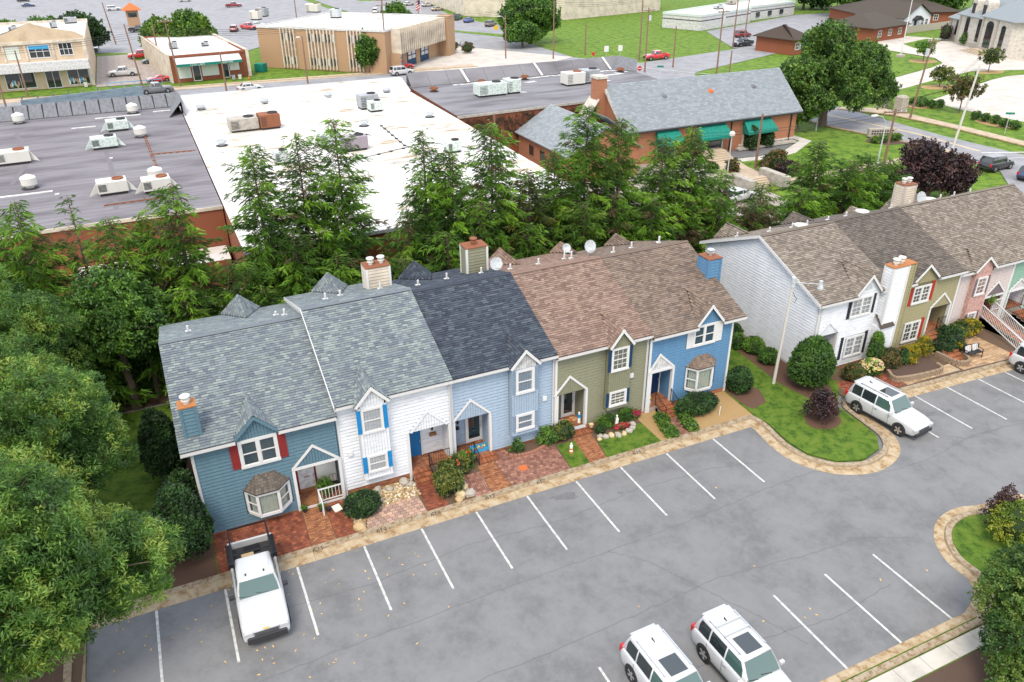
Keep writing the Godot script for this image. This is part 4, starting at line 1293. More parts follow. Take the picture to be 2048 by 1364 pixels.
func back_row() -> void:
	var z := -3.0
	var r := townhouse({"label": "white clapboard townhouse with black shutters and a bare gable wall facing the lawn", "x0": 34.45, "x1": 40.7, "zw": z, "eave": 5.52, "ridge_z": -9.0, "rear_z": -15.2, "pal": "drift", "siding": "side_white", "single": 0, "ovl": .3, "side": true, "porch": [34.75, 36.5, 3.0, .3, 1.3], "base": .3,
		"holes": [rect(37.1, 39.1, 3.85, 5.4), rect(37.3, 39.05, .8, 2.45), rect(34.5, 36.6, 0, 3.0), [Vector2(34.5, 3.0), Vector2(36.55, 3.0), Vector2(35.5, 4.0)], rect(39.6, 41, 0, 6)],
		"side_holes": [rect(-4.1, -3.1, .3, 2.2)],
		"notch": [37.35, 39.55], "gutters": [[34.2, 37.35], [39.55, 40.72]], "spouts": [34.6], "rear": [[36.6, 1.1, 1.0]], "vents": [[36.9, -11.0, .35], [38.6, -10.6, .35], [40.3, -10.9, .3], [35.4, -12.6, .35]], "verges": [-1]})
	var roof: Node3D = r.get_node("roof")
	dormer(r, roof, 37.4, 39.5, 5.6, 6.78, z + .22, z + .3, .41, "drift", "side_white", "trim", z + .02)
	var lou := mb(r)
	for k in 4: lou.box(Vector3(38.2 + k * .03, 5.75 + k * .1, z + .05), Vector3(38.75 - k * .03, 5.8 + k * .1, z + .08))
	part("louvre", lou, "galv", r)
	window(r, 37.2, 39.03, 3.88, 5.28, z + .03, {"n": 2, "grid": [2, 2], "frame": .12, "blind": "blind_green", "drawn": .2}); window(r, 37.35, 39.0, .85, 2.38, z + .03, {"n": 2, "grid": [2, 2], "frame": .12, "blind": "blind_green", "drawn": .3})
	for q in [[36.93, 37.16, 3.85, 5.2], [39.08, 39.3, 3.9, 5.32], [36.9, 37.12, .8, 2.48], [39.04, 39.28, .85, 2.55]]: shutter(r, q[0], q[1], q[2], q[3], z + .03, "shutter_black")
	pediment(r, 34.6, 36.5, 3.05, 35.5, 3.98, z, "side_white", "side_white", false)
	door(r, 35.5, 36.35, .3, z - 1.28, "door_navy", "trim", false, 2.0)
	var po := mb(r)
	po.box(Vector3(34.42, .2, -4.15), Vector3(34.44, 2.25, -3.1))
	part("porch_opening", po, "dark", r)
	chimney(r, roof, Vector3(39.75, .07, -3.1), Vector3(41.1, 7.15, -2.42), "side_white", "trim", [[40.2, -2.75], [40.8, -2.85]], "rust_orange")
	var lt := mb(r)
	lt.box(Vector3(39.55, .07, -2.98), Vector3(40.75, 2.9, -2.3))
	part("log_store", lt, "side_white", r)
	var lr := mb(r)
	lr.face([Vector3(39.5, 2.88, -2.2), Vector3(40.8, 2.88, -2.2), Vector3(40.7, 3.6, -2.9), Vector3(39.6, 3.6, -2.9)], Vector3(0, .06, 0))
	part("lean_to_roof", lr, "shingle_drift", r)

	r = townhouse({"label": "olive clapboard townhouse with brick red shutters above a flight of brick steps", "x0": 40.7, "x1": 47.4, "zw": z, "eave": 5.48, "ridge_z": -9.1, "rear_z": -15.2, "pal": "umber", "siding": "side_olive", "single": 0, "porch": [45.05, 47.1, 2.92, 1.1, 1.3], "base": .4,
		"holes": [rect(42.8, 44.6, 3.6, 5.4), rect(42.75, 44.4, .6, 2.3), rect(45.0, 47.2, 0, 2.92), [Vector2(44.95, 2.9), Vector2(47.1, 2.9), Vector2(46.1, 3.95)]],
		"notch": [42.57, 44.91], "gutters": [[41.9, 42.6], [44.9, 47.45]], "spouts": [], "rear": [[43.2, 1.1, .9]], "vents": [[42.0, -10.6, .3], [44.1, -10.9, .35]]})
	roof = r.get_node("roof")
	dormer(r, roof, 42.62, 44.86, 5.55, 6.55, z + .22, z + .3, .41, "umber", "side_olive", "trim", z + .02)
	window(r, 42.86, 44.5, 3.68, 4.98, z + .03, {"n": 2, "grid": [2, 2], "frame": .12, "blind": "blind_green", "drawn": .2}); window(r, 42.8, 44.35, .7, 2.25, z + .03, {"n": 2, "grid": [2, 2], "frame": .12, "blind": "blind_green", "drawn": .3})
	for q in [[42.56, 42.82, 3.62, 4.95], [44.55, 44.84, 3.7, 5.15], [44.4, 44.68, .68, 2.36]]: shutter(r, q[0], q[1], q[2], q[3], z + .03, "shutter_brick")
	pediment(r, 45.0, 47.05, 2.96, 46.1, 3.92, z, "side_olive", "trim", false)
	mail_lamp(r, 46.5, 2.0, z - 1.3, 46.0, 2.3, "black")
	chimney(r, roof, Vector3(41.19, .07, -3.1), Vector3(41.78, 7.13, -2.5), "side_olive", "side_olive", [], "rust_orange")
	brick_flight(r, 44.9, 46.1, z + 2.9, .1, 8, .125, .33)
	railing(r, Vector3(46.2, 1.1, z + .05), Vector3(47.1, 1.1, z + .05), .85, "iron"); railing(r, Vector3(46.15, 1.1, z + .1), Vector3(46.15, .2, z + 2.6), .85, "iron", .22)

	z = -3.4
	r = townhouse({"label": "blush pink townhouse with mauve shutters behind the white staircase", "x0": 47.4, "x1": 53.75, "zw": z, "eave": 4.98, "ridge_z": -9.3, "rear_z": -15.2, "pal": "drift", "siding": "side_blush", "single": 0, "sl": .5, "porch": [51.3, 53.5, 2.3, .95, 1.3], "porch_mat": "pink", "base": .3,
		"holes": [rect(49.2, 50.9, .5, 5.1), rect(51.2, 53.55, 0, 2.3), [Vector2(51.2, 2.3), Vector2(53.55, 2.3), Vector2(52.4, 3.45)]],
		"gutters": [[47.45, 49.0], [50.95, 53.78]], "spouts": [47.55], "rear": [[49.5, 1.1, .9], [54.0, 1.1, .9]], "vents": [[48.6, -10.8, .35], [50.4, -10.7, .35], [52.2, -10.9, .35], [53.4, -10.4, .35]]})
	roof = r.get_node("roof")
	front_box(r, 49.2, 50.9, .55, 5.05, z, .32, "pink")
	dormer(r, roof, 49.0, 51.0, 5.08, 5.95, z + .5, z + .3, .5, "drift", "pink", "trim", z + .31)
	window(r, 49.52, 50.55, 2.95, 4.36, z + .32, {"grid": [2, 2], "frame": .12}); window(r, 49.48, 50.4, .65, 1.56, z + .32, {"grid": [2, 2], "frame": .1})
	for q in [[49.28, 49.5, 2.95, 4.3], [50.58, 50.8, 3.0, 4.4], [49.25, 49.46, .62, 1.5], [50.42, 50.62, .66, 1.6]]: shutter(r, q[0], q[1], q[2], q[3], z + .32, "shutter_mauve")
	pediment(r, 51.25, 53.5, 2.35, 52.4, 3.42, z, "shutter_mauve", "trim")
	mail_lamp(r, 52.8, 1.9, z - 1.3, 52.3, 2.1, "black")
	chimney(r, roof, Vector3(53.3, 5.0, -14.6), Vector3(54.5, 7.7, -13.6), "cream_pale", "side_blush", [[53.6, -14.1], [54.2, -14.1]])
	brick_flight(r, 51.3, 52.4, z + 4.2, .1, 8, .105, .5)
	railing(r, Vector3(51.2, .95, z + .1), Vector3(50.1, .1, z + 4.4), .9, "trim", .16, true); railing(r, Vector3(52.5, .95, z + .1), Vector3(51.3, .1, z + 4.4), .9, "trim", .16, true); railing(r, Vector3(52.5, .95, z + .05), Vector3(53.4, .95, z + .05), .9, "trim", .16, true)

	r = townhouse({"label": "mint green townhouse with a white gabled porch at the picture's edge", "x0": 53.75, "x1": 60.2, "zw": z, "eave": 5.0, "ridge_z": -9.3, "rear_z": -15.2, "pal": "drift", "siding": "side_mint", "single": 0, "sl": .5, "porch": [54.1, 56.2, 2.3, .8, 1.4], "porch_mat": "side_white", "base": .3,
		"holes": [rect(54.0, 56.3, 0, 2.3), [Vector2(53.9, 2.3), Vector2(56.2, 2.3), Vector2(55.05, 3.2)]],
		"gutters": [[53.8, 60.2]], "rear": [[57.0, 1.1, .9]], "vents": [[55.5, -10.8, .35], [57.5, -10.9, .35]]})
	pediment(r, 54.0, 56.2, 2.32, 55.05, 3.15, z, "white", "trim")
	brick_flight(r, 54.3, 55.8, z + 3.0, .1, 6, .115, .4)
	railing(r, Vector3(54.2, .8, z + .1), Vector3(54.2, .1, z + 3.0), .85, "iron"); railing(r, Vector3(55.9, .8, z + .1), Vector3(55.9, .1, z + 3.0), .85, "iron")
	dish(Vector3(51.5, 6.9, -10.8), .5, "large satellite dish on the driftwood roof beside the paired chimney")
	for q in [[39.0, 7.15, -10.2], [45.0, 7.25, -10.3], [52.6, 7.0, -10.6]]:
		var b := mb()
		b.lathe(Vector3(q[0], q[1] + .5, q[2]), [[.18, -.5], [.18, 0], [.5, .05], [.5, .1], [.0, .22]], 12)
		var u := top("roof_ventilator", b, "cap_white", ["white roof ventilator on the driftwood roof of the white house", "white roof ventilator on the umber roof of the olive house", "white roof ventilator on the roof of the pink house"][taken.get("roof_ventilator", 0)], "ventilator", "roof ventilators of the second row")

# ---------------------------------------------------------------- leaves, shrubs, gardens
var leaf := {}
var gap := FastNoiseLite.new()

func leaf_meshes() -> void:
	gap.seed = 5; gap.frequency = .35; gap.fractal_octaves = 2
	# a twig with long narrow leaves
	var specs := {"willow": [15, .26, .11, .026], "broad": [11, .22, .10, .055], "small": [9, .11, .06, .034], "far": [9, .42, .20, .15], "blade": [7, .16, .20, .022], "petal": [5, .06, .05, .04]}
	for k in specs:
		var s: Array = specs[k]
		var b := mb()
		for i in s[0]:
			var d := Vector3(rng.randfn(), rng.randfn() + .35, rng.randfn()).normalized()
			var at: Vector3 = d * s[1] * rng.randf_range(.25, 1.0)
			var u: Vector3 = (d + Vector3(rng.randfn(), rng.randfn() - .3, rng.randfn()) * .6).normalized() * s[2]
			var w: Vector3 = u.cross(Vector3(rng.randfn(), rng.randfn() + 1.2, rng.randfn())).normalized() * s[3]
			var sag := Vector3(0, -.12 * s[2], 0)
			b.tri(at - u, at + w, at + u + sag); b.tri(at - u, at + u + sag, at - w)
		leaf[k] = b.mesh(M["leaf"], false, false)
	# a drooping conifer spray along +x
	var b := mb()
	for i in 9:
		var t := i / 8.0
		var c := Vector3(t * .46, -.16 * t * t, 0)
		var l := .17 * (1.0 - t * .7)
		for s in [-1, 1]:
			var e := c + Vector3(.12 + rng.randf() * .04, -.05 - rng.randf() * .07, s * l)
			var w := Vector3(.026, .018, -s * .008)
			b.tri(c - w, e, c + w)
			var f := c + Vector3(.07, .03 - rng.randf() * .08, s * l * .55)
			b.tri(c - w * .8, f, c + w * .8)
	b.tri(Vector3(.38, -.1, -.02), Vector3(.60, -.26, 0), Vector3(.38, -.1, .02))
	leaf["spray"] = b.mesh(M["needle"], false, false)

func scatter(called: String, parent: Node3D, mesh: String, at: Array, cols: Array) -> MultiMeshInstance3D:
	var mm := MultiMesh.new()
	mm.transform_format = MultiMesh.TRANSFORM_3D
	mm.use_colors = true
	mm.mesh = leaf[mesh]
	mm.instance_count = at.size()
	for k in at.size():
		mm.set_instance_transform(k, at[k])
		mm.set_instance_color(k, cols[k])
	var o := MultiMeshInstance3D.new()
	o.name = called
	o.multimesh = mm
	parent.add_child(o, true)
	o.set_meta("kind", "stuff")
	return o

func turned(sc: float) -> Basis:
	return Basis.from_euler(Vector3(rng.randf_range(-.7, .7), rng.randf() * TAU, rng.randf_range(-.7, .7))).scaled(Vector3.ONE * sc)

func hue(pal: Array, p: Vector3) -> Color:
	var n := clampf(gap.get_noise_3dv(p * 2.6) * .9 + .5 + rng.randfn() * .16, 0.0, .999)
	var q: Array = pal[int(n * pal.size())]
	var f := rng.randf_range(.8, 1.25)
	return Color(q[0] * f, q[1] * f, q[2] * f)

const GREEN := [[0.036, 0.091, 0.013], [0.055, 0.133, 0.017], [0.085, 0.186, 0.023], [0.125, 0.244, 0.028]]
const DEEP := [[.012, .036, .009], [.018, .052, .011], [.026, .075, .015], [.045, .11, .022]]
const FRESH := [[0.048, 0.114, 0.014], [0.076, 0.162, 0.019], [0.114, 0.209, 0.024], [0.162, 0.257, 0.028]]
const OLIVE := [[.03, .055, .012], [.06, .09, .016], [.10, .13, .02], [.16, .17, .03]]
const OAK := [[0.035, 0.089, 0.015], [0.055, 0.130, 0.019], [0.085, 0.177, 0.025], [0.129, 0.237, 0.033], [0.219, 0.296, 0.048]]
const PLUM := [[.026, .014, .018], [.042, .020, .024], [.06, .028, .032], [.09, .045, .045]]
const GOLD := [[0.090, 0.117, 0.013], [0.315, 0.252, 0.009], [0.450, 0.324, 0.009], [0.180, 0.180, 0.018]]
const RUSSET := [[.05, .06, .02], [.10, .085, .025], [.16, .10, .03], [.07, .10, .02]]
const NEEDLE := [[0.047, 0.112, 0.015], [0.074, 0.163, 0.019], [0.110, 0.230, 0.025], [0.156, 0.314, 0.030], [0.230, 0.404, 0.038]]

func shrub(called: String, label: String, cat: String, at: Vector3, r: Vector3, pal: Array, o := {}) -> Node3D:
	# a clipped or loose bush: leaves over an uneven body, with stems below
	var t := thing(called, label, cat, at, 0, o.get("group", ""))
	var mesh: String = o.get("leaf", "small")
	var rough: float = o.get("rough", .08)
	var cone: float = o.get("cone", 0.0)
	var b := mb()
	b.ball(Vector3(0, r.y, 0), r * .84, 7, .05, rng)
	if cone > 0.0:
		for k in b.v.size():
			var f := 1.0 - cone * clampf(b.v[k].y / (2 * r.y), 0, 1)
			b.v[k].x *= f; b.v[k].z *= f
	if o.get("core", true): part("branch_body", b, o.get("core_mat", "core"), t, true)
	else:
		var st := mb()
		for k in 7:
			var a := TAU * k / 7
			st.tube(Vector3(cos(a) * .05, 0, sin(a) * .05), Vector3(cos(a) * r.x * .6, r.y * 1.3, sin(a) * r.z * .6), .025, .008, 5)
		part("stem", st, "bark", t)
	var n := int(o.get("n", 0))
	if n == 0: n = int((r.x * r.z + r.x * r.y + r.y * r.z) * o.get("density", 230.0))
	var xf := []
	var cs := []
	for k in n:
		var d := Vector3(rng.randfn(), rng.randfn(), rng.randfn()).normalized()
		if d.y < -.75: d.y = -d.y
		var lump := 1.0 + gap.get_noise_3dv((d + at) * 3.0) * rough * 2.2
		var q := rng.randf_range(.84, 1.02) if o.get("core", true) else pow(rng.randf(), .45)
		var p := Vector3(d.x * r.x, d.y * r.y, d.z * r.z) * q * lump + Vector3(0, r.y, 0)
		if cone > 0.0:
			var f := 1.0 - cone * clampf(p.y / (2 * r.y), 0, 1)
			p.x *= f; p.z *= f
		if p.y < .02: p.y = .02
		xf.append(Transform3D(turned(rng.randf_range(.7, 1.25) * o.get("size", 1.0)), p))
		cs.append(hue(pal, p + at))
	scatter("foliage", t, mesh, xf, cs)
	if o.has("bloom"):
		var bx := []
		var bc := []
		for k in int(o.get("blooms", 60)):
			var d := Vector3(rng.randfn(), absf(rng.randfn()) + .3, rng.randfn()).normalized()
			bx.append(Transform3D(turned(o.get("bloom_size", 1.2)), Vector3(d.x * r.x, d.y * r.y, d.z * r.z) * 1.02 + Vector3(0, r.y, 0)))
			var q: Array = o.bloom[rng.randi() % o.bloom.size()]
			bc.append(vary(q[0], q[1], q[2], .2))
		scatter("flowers", t, "petal", bx, bc).set_meta("kind", "stuff")
	return t

func rocks(called: String, label: String, pts: Array, group := "") -> void:   # each a stone of its own: [x, z, size]
	for p in pts:
		var b := mb()
		b.ball(Vector3(0, p[2] * .22, 0), Vector3(p[2] * .55, p[2] * .38, p[2] * .42), 5, .16, rng)
		var o := top(called, b, "stone_" + ["cream", "buff", "grey"][rng.randi() % 3], label, "stone", group)
		o.position = Vector3(p[0], .07, p[1]); o.rotation.y = rng.randf() * TAU

func patio(called: String, pts: Array, lw: float, sw: float, cols: Array, kind := "run", y := .085, base := "mortar", turn := 0.0) -> void:
	flat(called, pts, y - .018, base)
	var b := mb()
	bricks_flat(b, pts, y, lw, sw, cols, kind, turn)
	var p := part("paver_field", b, "vc", get_node(called if not has_node("%s_%03d" % [called, taken[called] - 1]) else "%s_%03d" % [called, taken[called] - 1]), false, true)
	p.set_meta("kind", "stuff")

func gardens() -> void:
	leaf_meshes()
	mat("stone_cream", .60, .48, .28, .9, "fine", Vector3.ONE * 2)
	mat("stone_buff", .50, .36, .20, .9, "fine", Vector3.ONE * 2)
	mat("stone_grey", .42, .38, .33, .9, "fine", Vector3.ONE * 2)
	mat("planter_red", .34, .16, .11, .9, "fine", Vector3.ONE * 2)
	mat("planter_tan", .30, .22, .15, .9, "fine", Vector3.ONE * 2)
	mat("statue_white", .72, .70, .66, .7)
	mat("terracotta", .52, .13, .04, .8)
	mat("toy_blue", .05, .30, .55, .4)
	mat("toy_yellow", .75, .50, .05, .4)
	var RED := [[.26, .075, .04], [.20, .055, .032], [.32, .10, .05], [.23, .07, .045]]
	var ORANGE := [[.36, .15, .07], [.28, .105, .055], [.42, .19, .09]]
	var PINK := [[.46, .30, .23], [.40, .27, .22], [.52, .34, .25]]
	var PLUMB := [[.28, .13, .10], [.34, .17, .12], [.24, .11, .09], [.38, .20, .15]]
	patio("patio", [[-3.4, -3.95], [1.05, -3.95], [.95, -1.0], [-3.4, -1.0]], .2, .2, RED)
	patio("brick_path", [[1.07, -3.95], [2.2, -3.9], [2.22, -1.0], [.97, -1.0]], .22, .1, ORANGE)
	patio("patio", [[2.22, -3.9], [3.35, -3.9], [3.25, -1.0], [2.24, -1.0]], .2, .2, RED)
	patio("patio", [[4.2, -2.45], [6.95, -2.5], [7.0, -1.0], [3.7, -1.0]], .30, .22, PINK)
	patio("brick_path", [[7.15, -3.4], [8.2, -3.4], [8.2, -1.0], [7.02, -1.0]], .22, .1, RED)
	patio("patio", [[9.75, -2.95], [10.8, -3.0], [10.62, -1.0], [9.6, -1.0]], .2, .2, PLUMB, "weave")
	patio("brick_path", [[10.82, -3.5], [11.85, -3.5], [11.85, -1.0], [10.64, -1.0]], .22, .1, ORANGE)
	patio("patio", [[11.87, -4.25], [15.7, -4.2], [15.45, -1.0], [11.87, -1.0]], .2, .2, PLUMB, "weave")
	patio("brick_path", [[16.95, -3.5], [18.2, -3.5], [17.8, -1.0], [16.7, -1.0]], .22, .1, ORANGE)
	patio("brick_path", [[23.1, -3.0], [23.9, -3.0], [23.5, -1.0], [22.75, -1.0]], .22, .1, PLUMB)
	flat("lawn", [[15.75, -3.3], [16.93, -3.3], [16.68, -1.0], [15.5, -1.0]], .10, "grass", "structure", .03)
	flat("lawn", [[18.2, -2.9], [19.2, -2.7], [21.5, -3.2], [21.5, -1.0], [17.82, -1.0]], .10, "grass", "structure", .03)
	flat("straw_bed", [[21.52, -4.1], [23.05, -4.1], [22.7, -1.0], [21.52, -1.0]], .085, "straw")
	flat("straw_bed", [[23.95, -4.0], [28.5, -4.2], [29.6, -1.6], [28.2, -.98], [23.55, -1.0]], .085, "straw")
	flat("gravel_bed", [[4.3, -4.05], [7.1, -4.05], [7.1, -2.5], [4.3, -2.45], [3.5, -1.0], [3.3, -2.6]], .08, "straw")
	var grv := mb()
	for k in 900:
		var x := rng.randf_range(4.35, 7.1)
		var z := rng.randf_range(-3.95, -2.5)
		if k > 760:
			x = rng.randf_range(3.3, 3.75); z = rng.randf_range(-2.4, -1.05)
		elif k > 600:
			x = rng.randf_range(8.75, 9.65); z = rng.randf_range(-2.9, -1.1)
		var s := rng.randf_range(.03, .085)
		grv.col = [vary(.62, .50, .30, .25), vary(.50, .36, .18, .25), vary(.68, .62, .50, .2), vary(.36, .26, .16, .2)][rng.randi() % 4]
		grv.xf = Transform3D(Basis.from_euler(Vector3(rng.randf(), rng.randf() * 6, rng.randf())), Vector3(x, .085 + s * .3, z))
		grv.cbox(Vector3(), Vector3(s * 1.5, s, s * 1.2))
	struct("gravel", grv, "vc", false, true).set_meta("kind", "stuff")
	rocks("boulder", "rough cream boulder in the pebble bed before the white house", [[4.7, -3.5, .45], [5.1, -3.75, .5], [6.6, -3.75, .6], [6.9, -3.5, .35], [5.7, -3.6, .4], [3.5, -2.3, .5], [3.45, -1.25, .7], [5.0, -2.9, .3]], "boulders in the pebble bed before the white house")
	rocks("boulder", "rounded buff boulder beside the clipped green bush", [[9.4, -2.4, .5], [9.35, -1.9, .55], [9.0, -1.45, .6], [9.5, -1.35, .6], [8.8, -1.15, .55], [9.55, -2.85, .4]], "boulders beside the clipped bush")
	rocks("boulder", "grey border stone of the statue bed before the sage house", [[19.15, -2.75, .4], [19.5, -2.6, .45], [19.9, -2.55, .4], [20.3, -2.65, .45], [20.65, -2.85, .4], [20.9, -3.2, .4], [18.5, -2.95, .35], [18.75, -2.75, .4], [18.3, -2.7, .3]], "border stones of the statue bed")
	var g := "clipped bushes before the first row"
	shrub("clipped_bush", "round clipped dark green bush beside the pink pavers of the white house", "bush", Vector3(3.95, .07, -2.5), Vector3(.98, .55, .78), DEEP, {"density": 420.0, "group": g})
	shrub("clipped_bush", "large rounded bush with olive tips beside the white house's brick path", "bush", Vector3(8.6, .07, -2.2), Vector3(.82, .72, .85), OLIVE, {"density": 330.0, "rough": .14, "group": g})
	shrub("azalea", "loose yellow green azalea below the black railing of the pale blue house", "shrub", Vector3(9.4, .07, -3.35), Vector3(.85, .55, .6), OLIVE, {"density": 260.0, "rough": .2, "bloom": [[.55, .12, .03]], "blooms": 14})
	shrub("azalea", "dark leafy shrub against the white porch post of the pale blue house", "shrub", Vector3(10.2, .07, -3.7), Vector3(.5, .55, .4), GREEN, {"density": 300.0, "rough": .2, "bloom": [[.5, .10, .03]], "blooms": 10})
	shrub("azalea", "yellow green shrub on the corner of the sage house's porch", "shrub", Vector3(16.35, .07, -3.75), Vector3(.8, .55, .45), OLIVE, {"density": 280.0, "rough": .22})
	shrub("azalea", "dark green shrub between the pale blue house and the sage porch", "shrub", Vector3(15.35, .07, -3.75), Vector3(.55, .5, .5), GREEN, {"density": 280.0, "rough": .2})
	shrub("boxwood", "small leafy plant in the red block planter", "plant", Vector3(13.4, .12, -3.75), Vector3(.35, .35, .3), GREEN, {"density": 300.0, "rough": .3})
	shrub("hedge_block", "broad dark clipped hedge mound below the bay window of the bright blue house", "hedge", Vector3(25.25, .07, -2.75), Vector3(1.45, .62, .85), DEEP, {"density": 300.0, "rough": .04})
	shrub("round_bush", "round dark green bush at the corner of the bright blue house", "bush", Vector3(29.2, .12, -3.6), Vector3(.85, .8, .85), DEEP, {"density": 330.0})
	for s in [[22.75, -2.9], [22.6, -2.35], [22.45, -1.75], [22.4, -1.3]]:
		shrub("hosta", "bright leafy hosta on the straw side of the plum brick path", "plant", Vector3(s[0], .07, s[1]), Vector3(.38, .2, .36), FRESH, {"leaf": "broad", "density": 190.0, "size": .8, "rough": .2, "group": "hostas on the straw side"})
	for s in [[24.2, -3.0], [24.05, -2.4], [23.95, -1.8], [23.85, -1.3]]:
		shrub("hosta", "bright leafy hosta between the plum brick path and the hedge", "plant", Vector3(s[0], .07, s[1]), Vector3(.36, .2, .36), FRESH, {"leaf": "broad", "density": 190.0, "size": .8, "rough": .2, "group": "hostas on the hedge side"})
	shrub("perennial", "green perennials behind the statue before the sage house", "plant", Vector3(19.35, .07, -3.7), Vector3(.6, .4, .3), GREEN, {"leaf": "blade", "density": 300.0, "core": false, "rough": .3})
	shrub("perennial", "green perennials beside the statue under the box bay", "plant", Vector3(20.7, .07, -3.75), Vector3(.55, .4, .3), GREEN, {"leaf": "blade", "density": 300.0, "core": false, "rough": .3})
	shrub("perennial", "low green plant beside the stones at the sage house steps", "plant", Vector3(18.75, .07, -3.3), Vector3(.3, .25, .3), DEEP, {"density": 350.0, "rough": .3})
	shrub("begonia", "crimson begonias at the foot of the white statue", "flowers", Vector3(20.1, .07, -3.2), Vector3(.55, .14, .25), GREEN, {"density": 200.0, "bloom": [[.45, .02, .06], [.5, .05, .08]], "blooms": 70})
	shrub("begonia", "crimson flowers in a dark bowl at the party wall of the sage house", "flowers", Vector3(21.45, .15, -3.85), Vector3(.35, .2, .25), GREEN, {"density": 260.0, "bloom": [[.45, .02, .08]], "blooms": 50})
	shrub("begonia", "yellow flowers in the white pot on the bright blue porch", "flowers", Vector3(22.55, .75, -4.3), Vector3(.24, .2, .22), GREEN, {"density": 260.0, "bloom": [[.75, .55, .03]], "blooms": 50})
	# statue, ornaments, pots
	var st := thing("garden_statue", "white robed garden statue among red flowers before the sage house", "statue", Vector3(19.95, .07, -3.5))
	var b := mb()
	b.lathe(Vector3(), [[.13, 0], [.13, .08], [.1, .1], [.125, .2], [.1, .45], [.105, .6], [.04, .68], [.055, .74], [.05, .82], [.0, .86]], 10)
	part("figure", b, "statue_white", st, true)
	var arm := mb()
	arm.tube(Vector3(-.09, .58, .02), Vector3(-.02, .48, .12), .03, .022, 6); arm.tube(Vector3(.09, .58, .02), Vector3(.02, .48, .12), .03, .022, 6)
	part("sleeves", arm, "statue_white", st)
	var gn := thing("garden_ornament", "small painted lighthouse ornament on the narrow lawn of the sage house", "ornament", Vector3(16.2, .1, -2.35))
	b = mb(); b.lathe(Vector3(), [[.11, 0], [.08, .45], [.1, .46], [.06, .5], [.06, .6], [.0, .68]], 10)
	part("tower", b, "statue_white", gn)
	b = mb(); b.lathe(Vector3(), [[.13, 0], [.13, .07], [.1, .08]], 10); b.lathe(Vector3(0, .2, 0), [[.101, 0], [.097, .1]], 10)
	part("painted_band", b, "terracotta", gn)
	var ti := mb(); ti.box(Vector3(12.85, .085, -2.45), Vector3(13.3, .1, -2.0))
	top("terracotta_slab", ti, "terracotta", "square orange slab lying on the plum pavers of the pale blue house", "slab")
	var pl := thing("block_planter", "curved planter edge of red concrete blocks before the pale blue house", "planter", Vector3(14, .07, -3.6))
	for k in 13:
		var a := lerpf(-.2, 1.0, k / 12.0)
		var p := Vector3(-1.25 + k * .2, 0, .3 * sin(k / 12.0 * PI) + (-.25 if k == 0 else 0.0) + .05)
		var q := mb()
		q.bbox(Vector3(-.095, 0, -.09), Vector3(.095, .16, .09), .02)
		var o := part("block", q, "planter_red", pl)
		o.position = p; o.rotation.y = (k - 6) * .05
	var soil := mb(); soil.slab([[12.85, -4.2], [15.3, -4.2], [15.2, -3.65], [14.2, -3.4], [13.2, -3.5]], .0, .12)
	struct("planting_bed", soil, "soil")
	var toys := thing("toy_tray", "bright blue play tray of toys on the pale blue porch", "toy", Vector3(11.45, .31, -4.65))
	b = mb(); b.box(Vector3(-.5, 0, -.3), Vector3(.5, .04, .3))
	for s in [[-.5, -.3, .5, -.25], [-.5, .25, .5, .3], [-.5, -.25, -.45, .25], [.45, -.25, .5, .25]]: b.box(Vector3(s[0], .04, s[1]), Vector3(s[2], .14, s[3]))
	part("tray", b, "toy_blue", toys)
	for k in 7:
		b = mb(); b.ball(Vector3(-.35 + k * .115, .1, rng.randf_range(-.15, .15)), Vector3(.07, .08, .07), 5)
		part("toy", b, ["toy_yellow", "terracotta", "blind_green"][k % 3], toys)
	for q in [[1.2, .08, -3.75, "flower pot beside the white porch post of the teal house"], [2.0, .1, -3.45, "green plant in a pot at the foot of the white railing"], [2.35, .08, -3.3, "dark grey pot beside the white railing's foot"], [18.3, .38, -3.7, "cream round jar on the sage house steps"]]:
		var p := thing("plant_pot", q[3], "pot", Vector3(q[0], q[1], q[2]))
		b = mb(); b.lathe(Vector3(), [[.09, 0], [.14, .2], [.15, .22], [.12, .2], [.0, .17]], 10)
		part("pot", b, "stone_cream" if q[3].begins_with("cream") else "dark", p)
		if not q[3].begins_with("cream") and not q[3].begins_with("dark"):
			var xf := []
			var cs := []
			for k in 26:
				xf.append(Transform3D(turned(.8), Vector3(rng.randfn() * .09, .24 + absf(rng.randfn()) * .07, rng.randfn() * .09))); cs.append(hue(GREEN, Vector3(k, 0, 0)))
			scatter("leaves", p, "small", xf, cs)
	shrub("fern", "leafy green pot fern behind the white railing of the teal porch", "plant", Vector3(2.5, .25, -4.6), Vector3(.42, .4, .35), GREEN, {"leaf": "willow", "density": 150.0, "core": false, "rough": .2})
	var ch := thing("porch_chair", "black wire chair on the teal house porch", "chair", Vector3(3.05, .21, -4.75))
	b = mb()
	for x in [-.18, .18]:
		for zz in [-.18, .18]: b.tube(Vector3(x, 0, zz), Vector3(x, .42, zz), .012, .012, 5)
	for x in [-.18, 0.0, .18]: b.tube(Vector3(x, .42, -.18), Vector3(x, .85, -.24), .012, .012, 5)
	b.tube(Vector3(-.18, .85, -.24), Vector3(.18, .85, -.24), .012, .012, 5)
	part("frame", b, "iron", ch)
	b = mb(); b.box(Vector3(-.2, .41, -.2), Vector3(.2, .43, .2))
	part("seat", b, "iron", ch)
	var bd := mb(); bd.xf = Transform3D(Basis(Vector3.UP, .2), Vector3(2.78, .1, -3.3))
	bd.box(Vector3(-.22, 0, -.28), Vector3(.22, .03, .28))
	top("stepping_board", bd, "statue_white", "pale square board lying on the red patio by the teal porch", "board")
	var m1 := mb(); m1.xf = Transform3D(Basis(), Vector3(1.55, .205, -4.45)); m1.box(Vector3(-.5, 0, -.22), Vector3(.45, .02, .22))
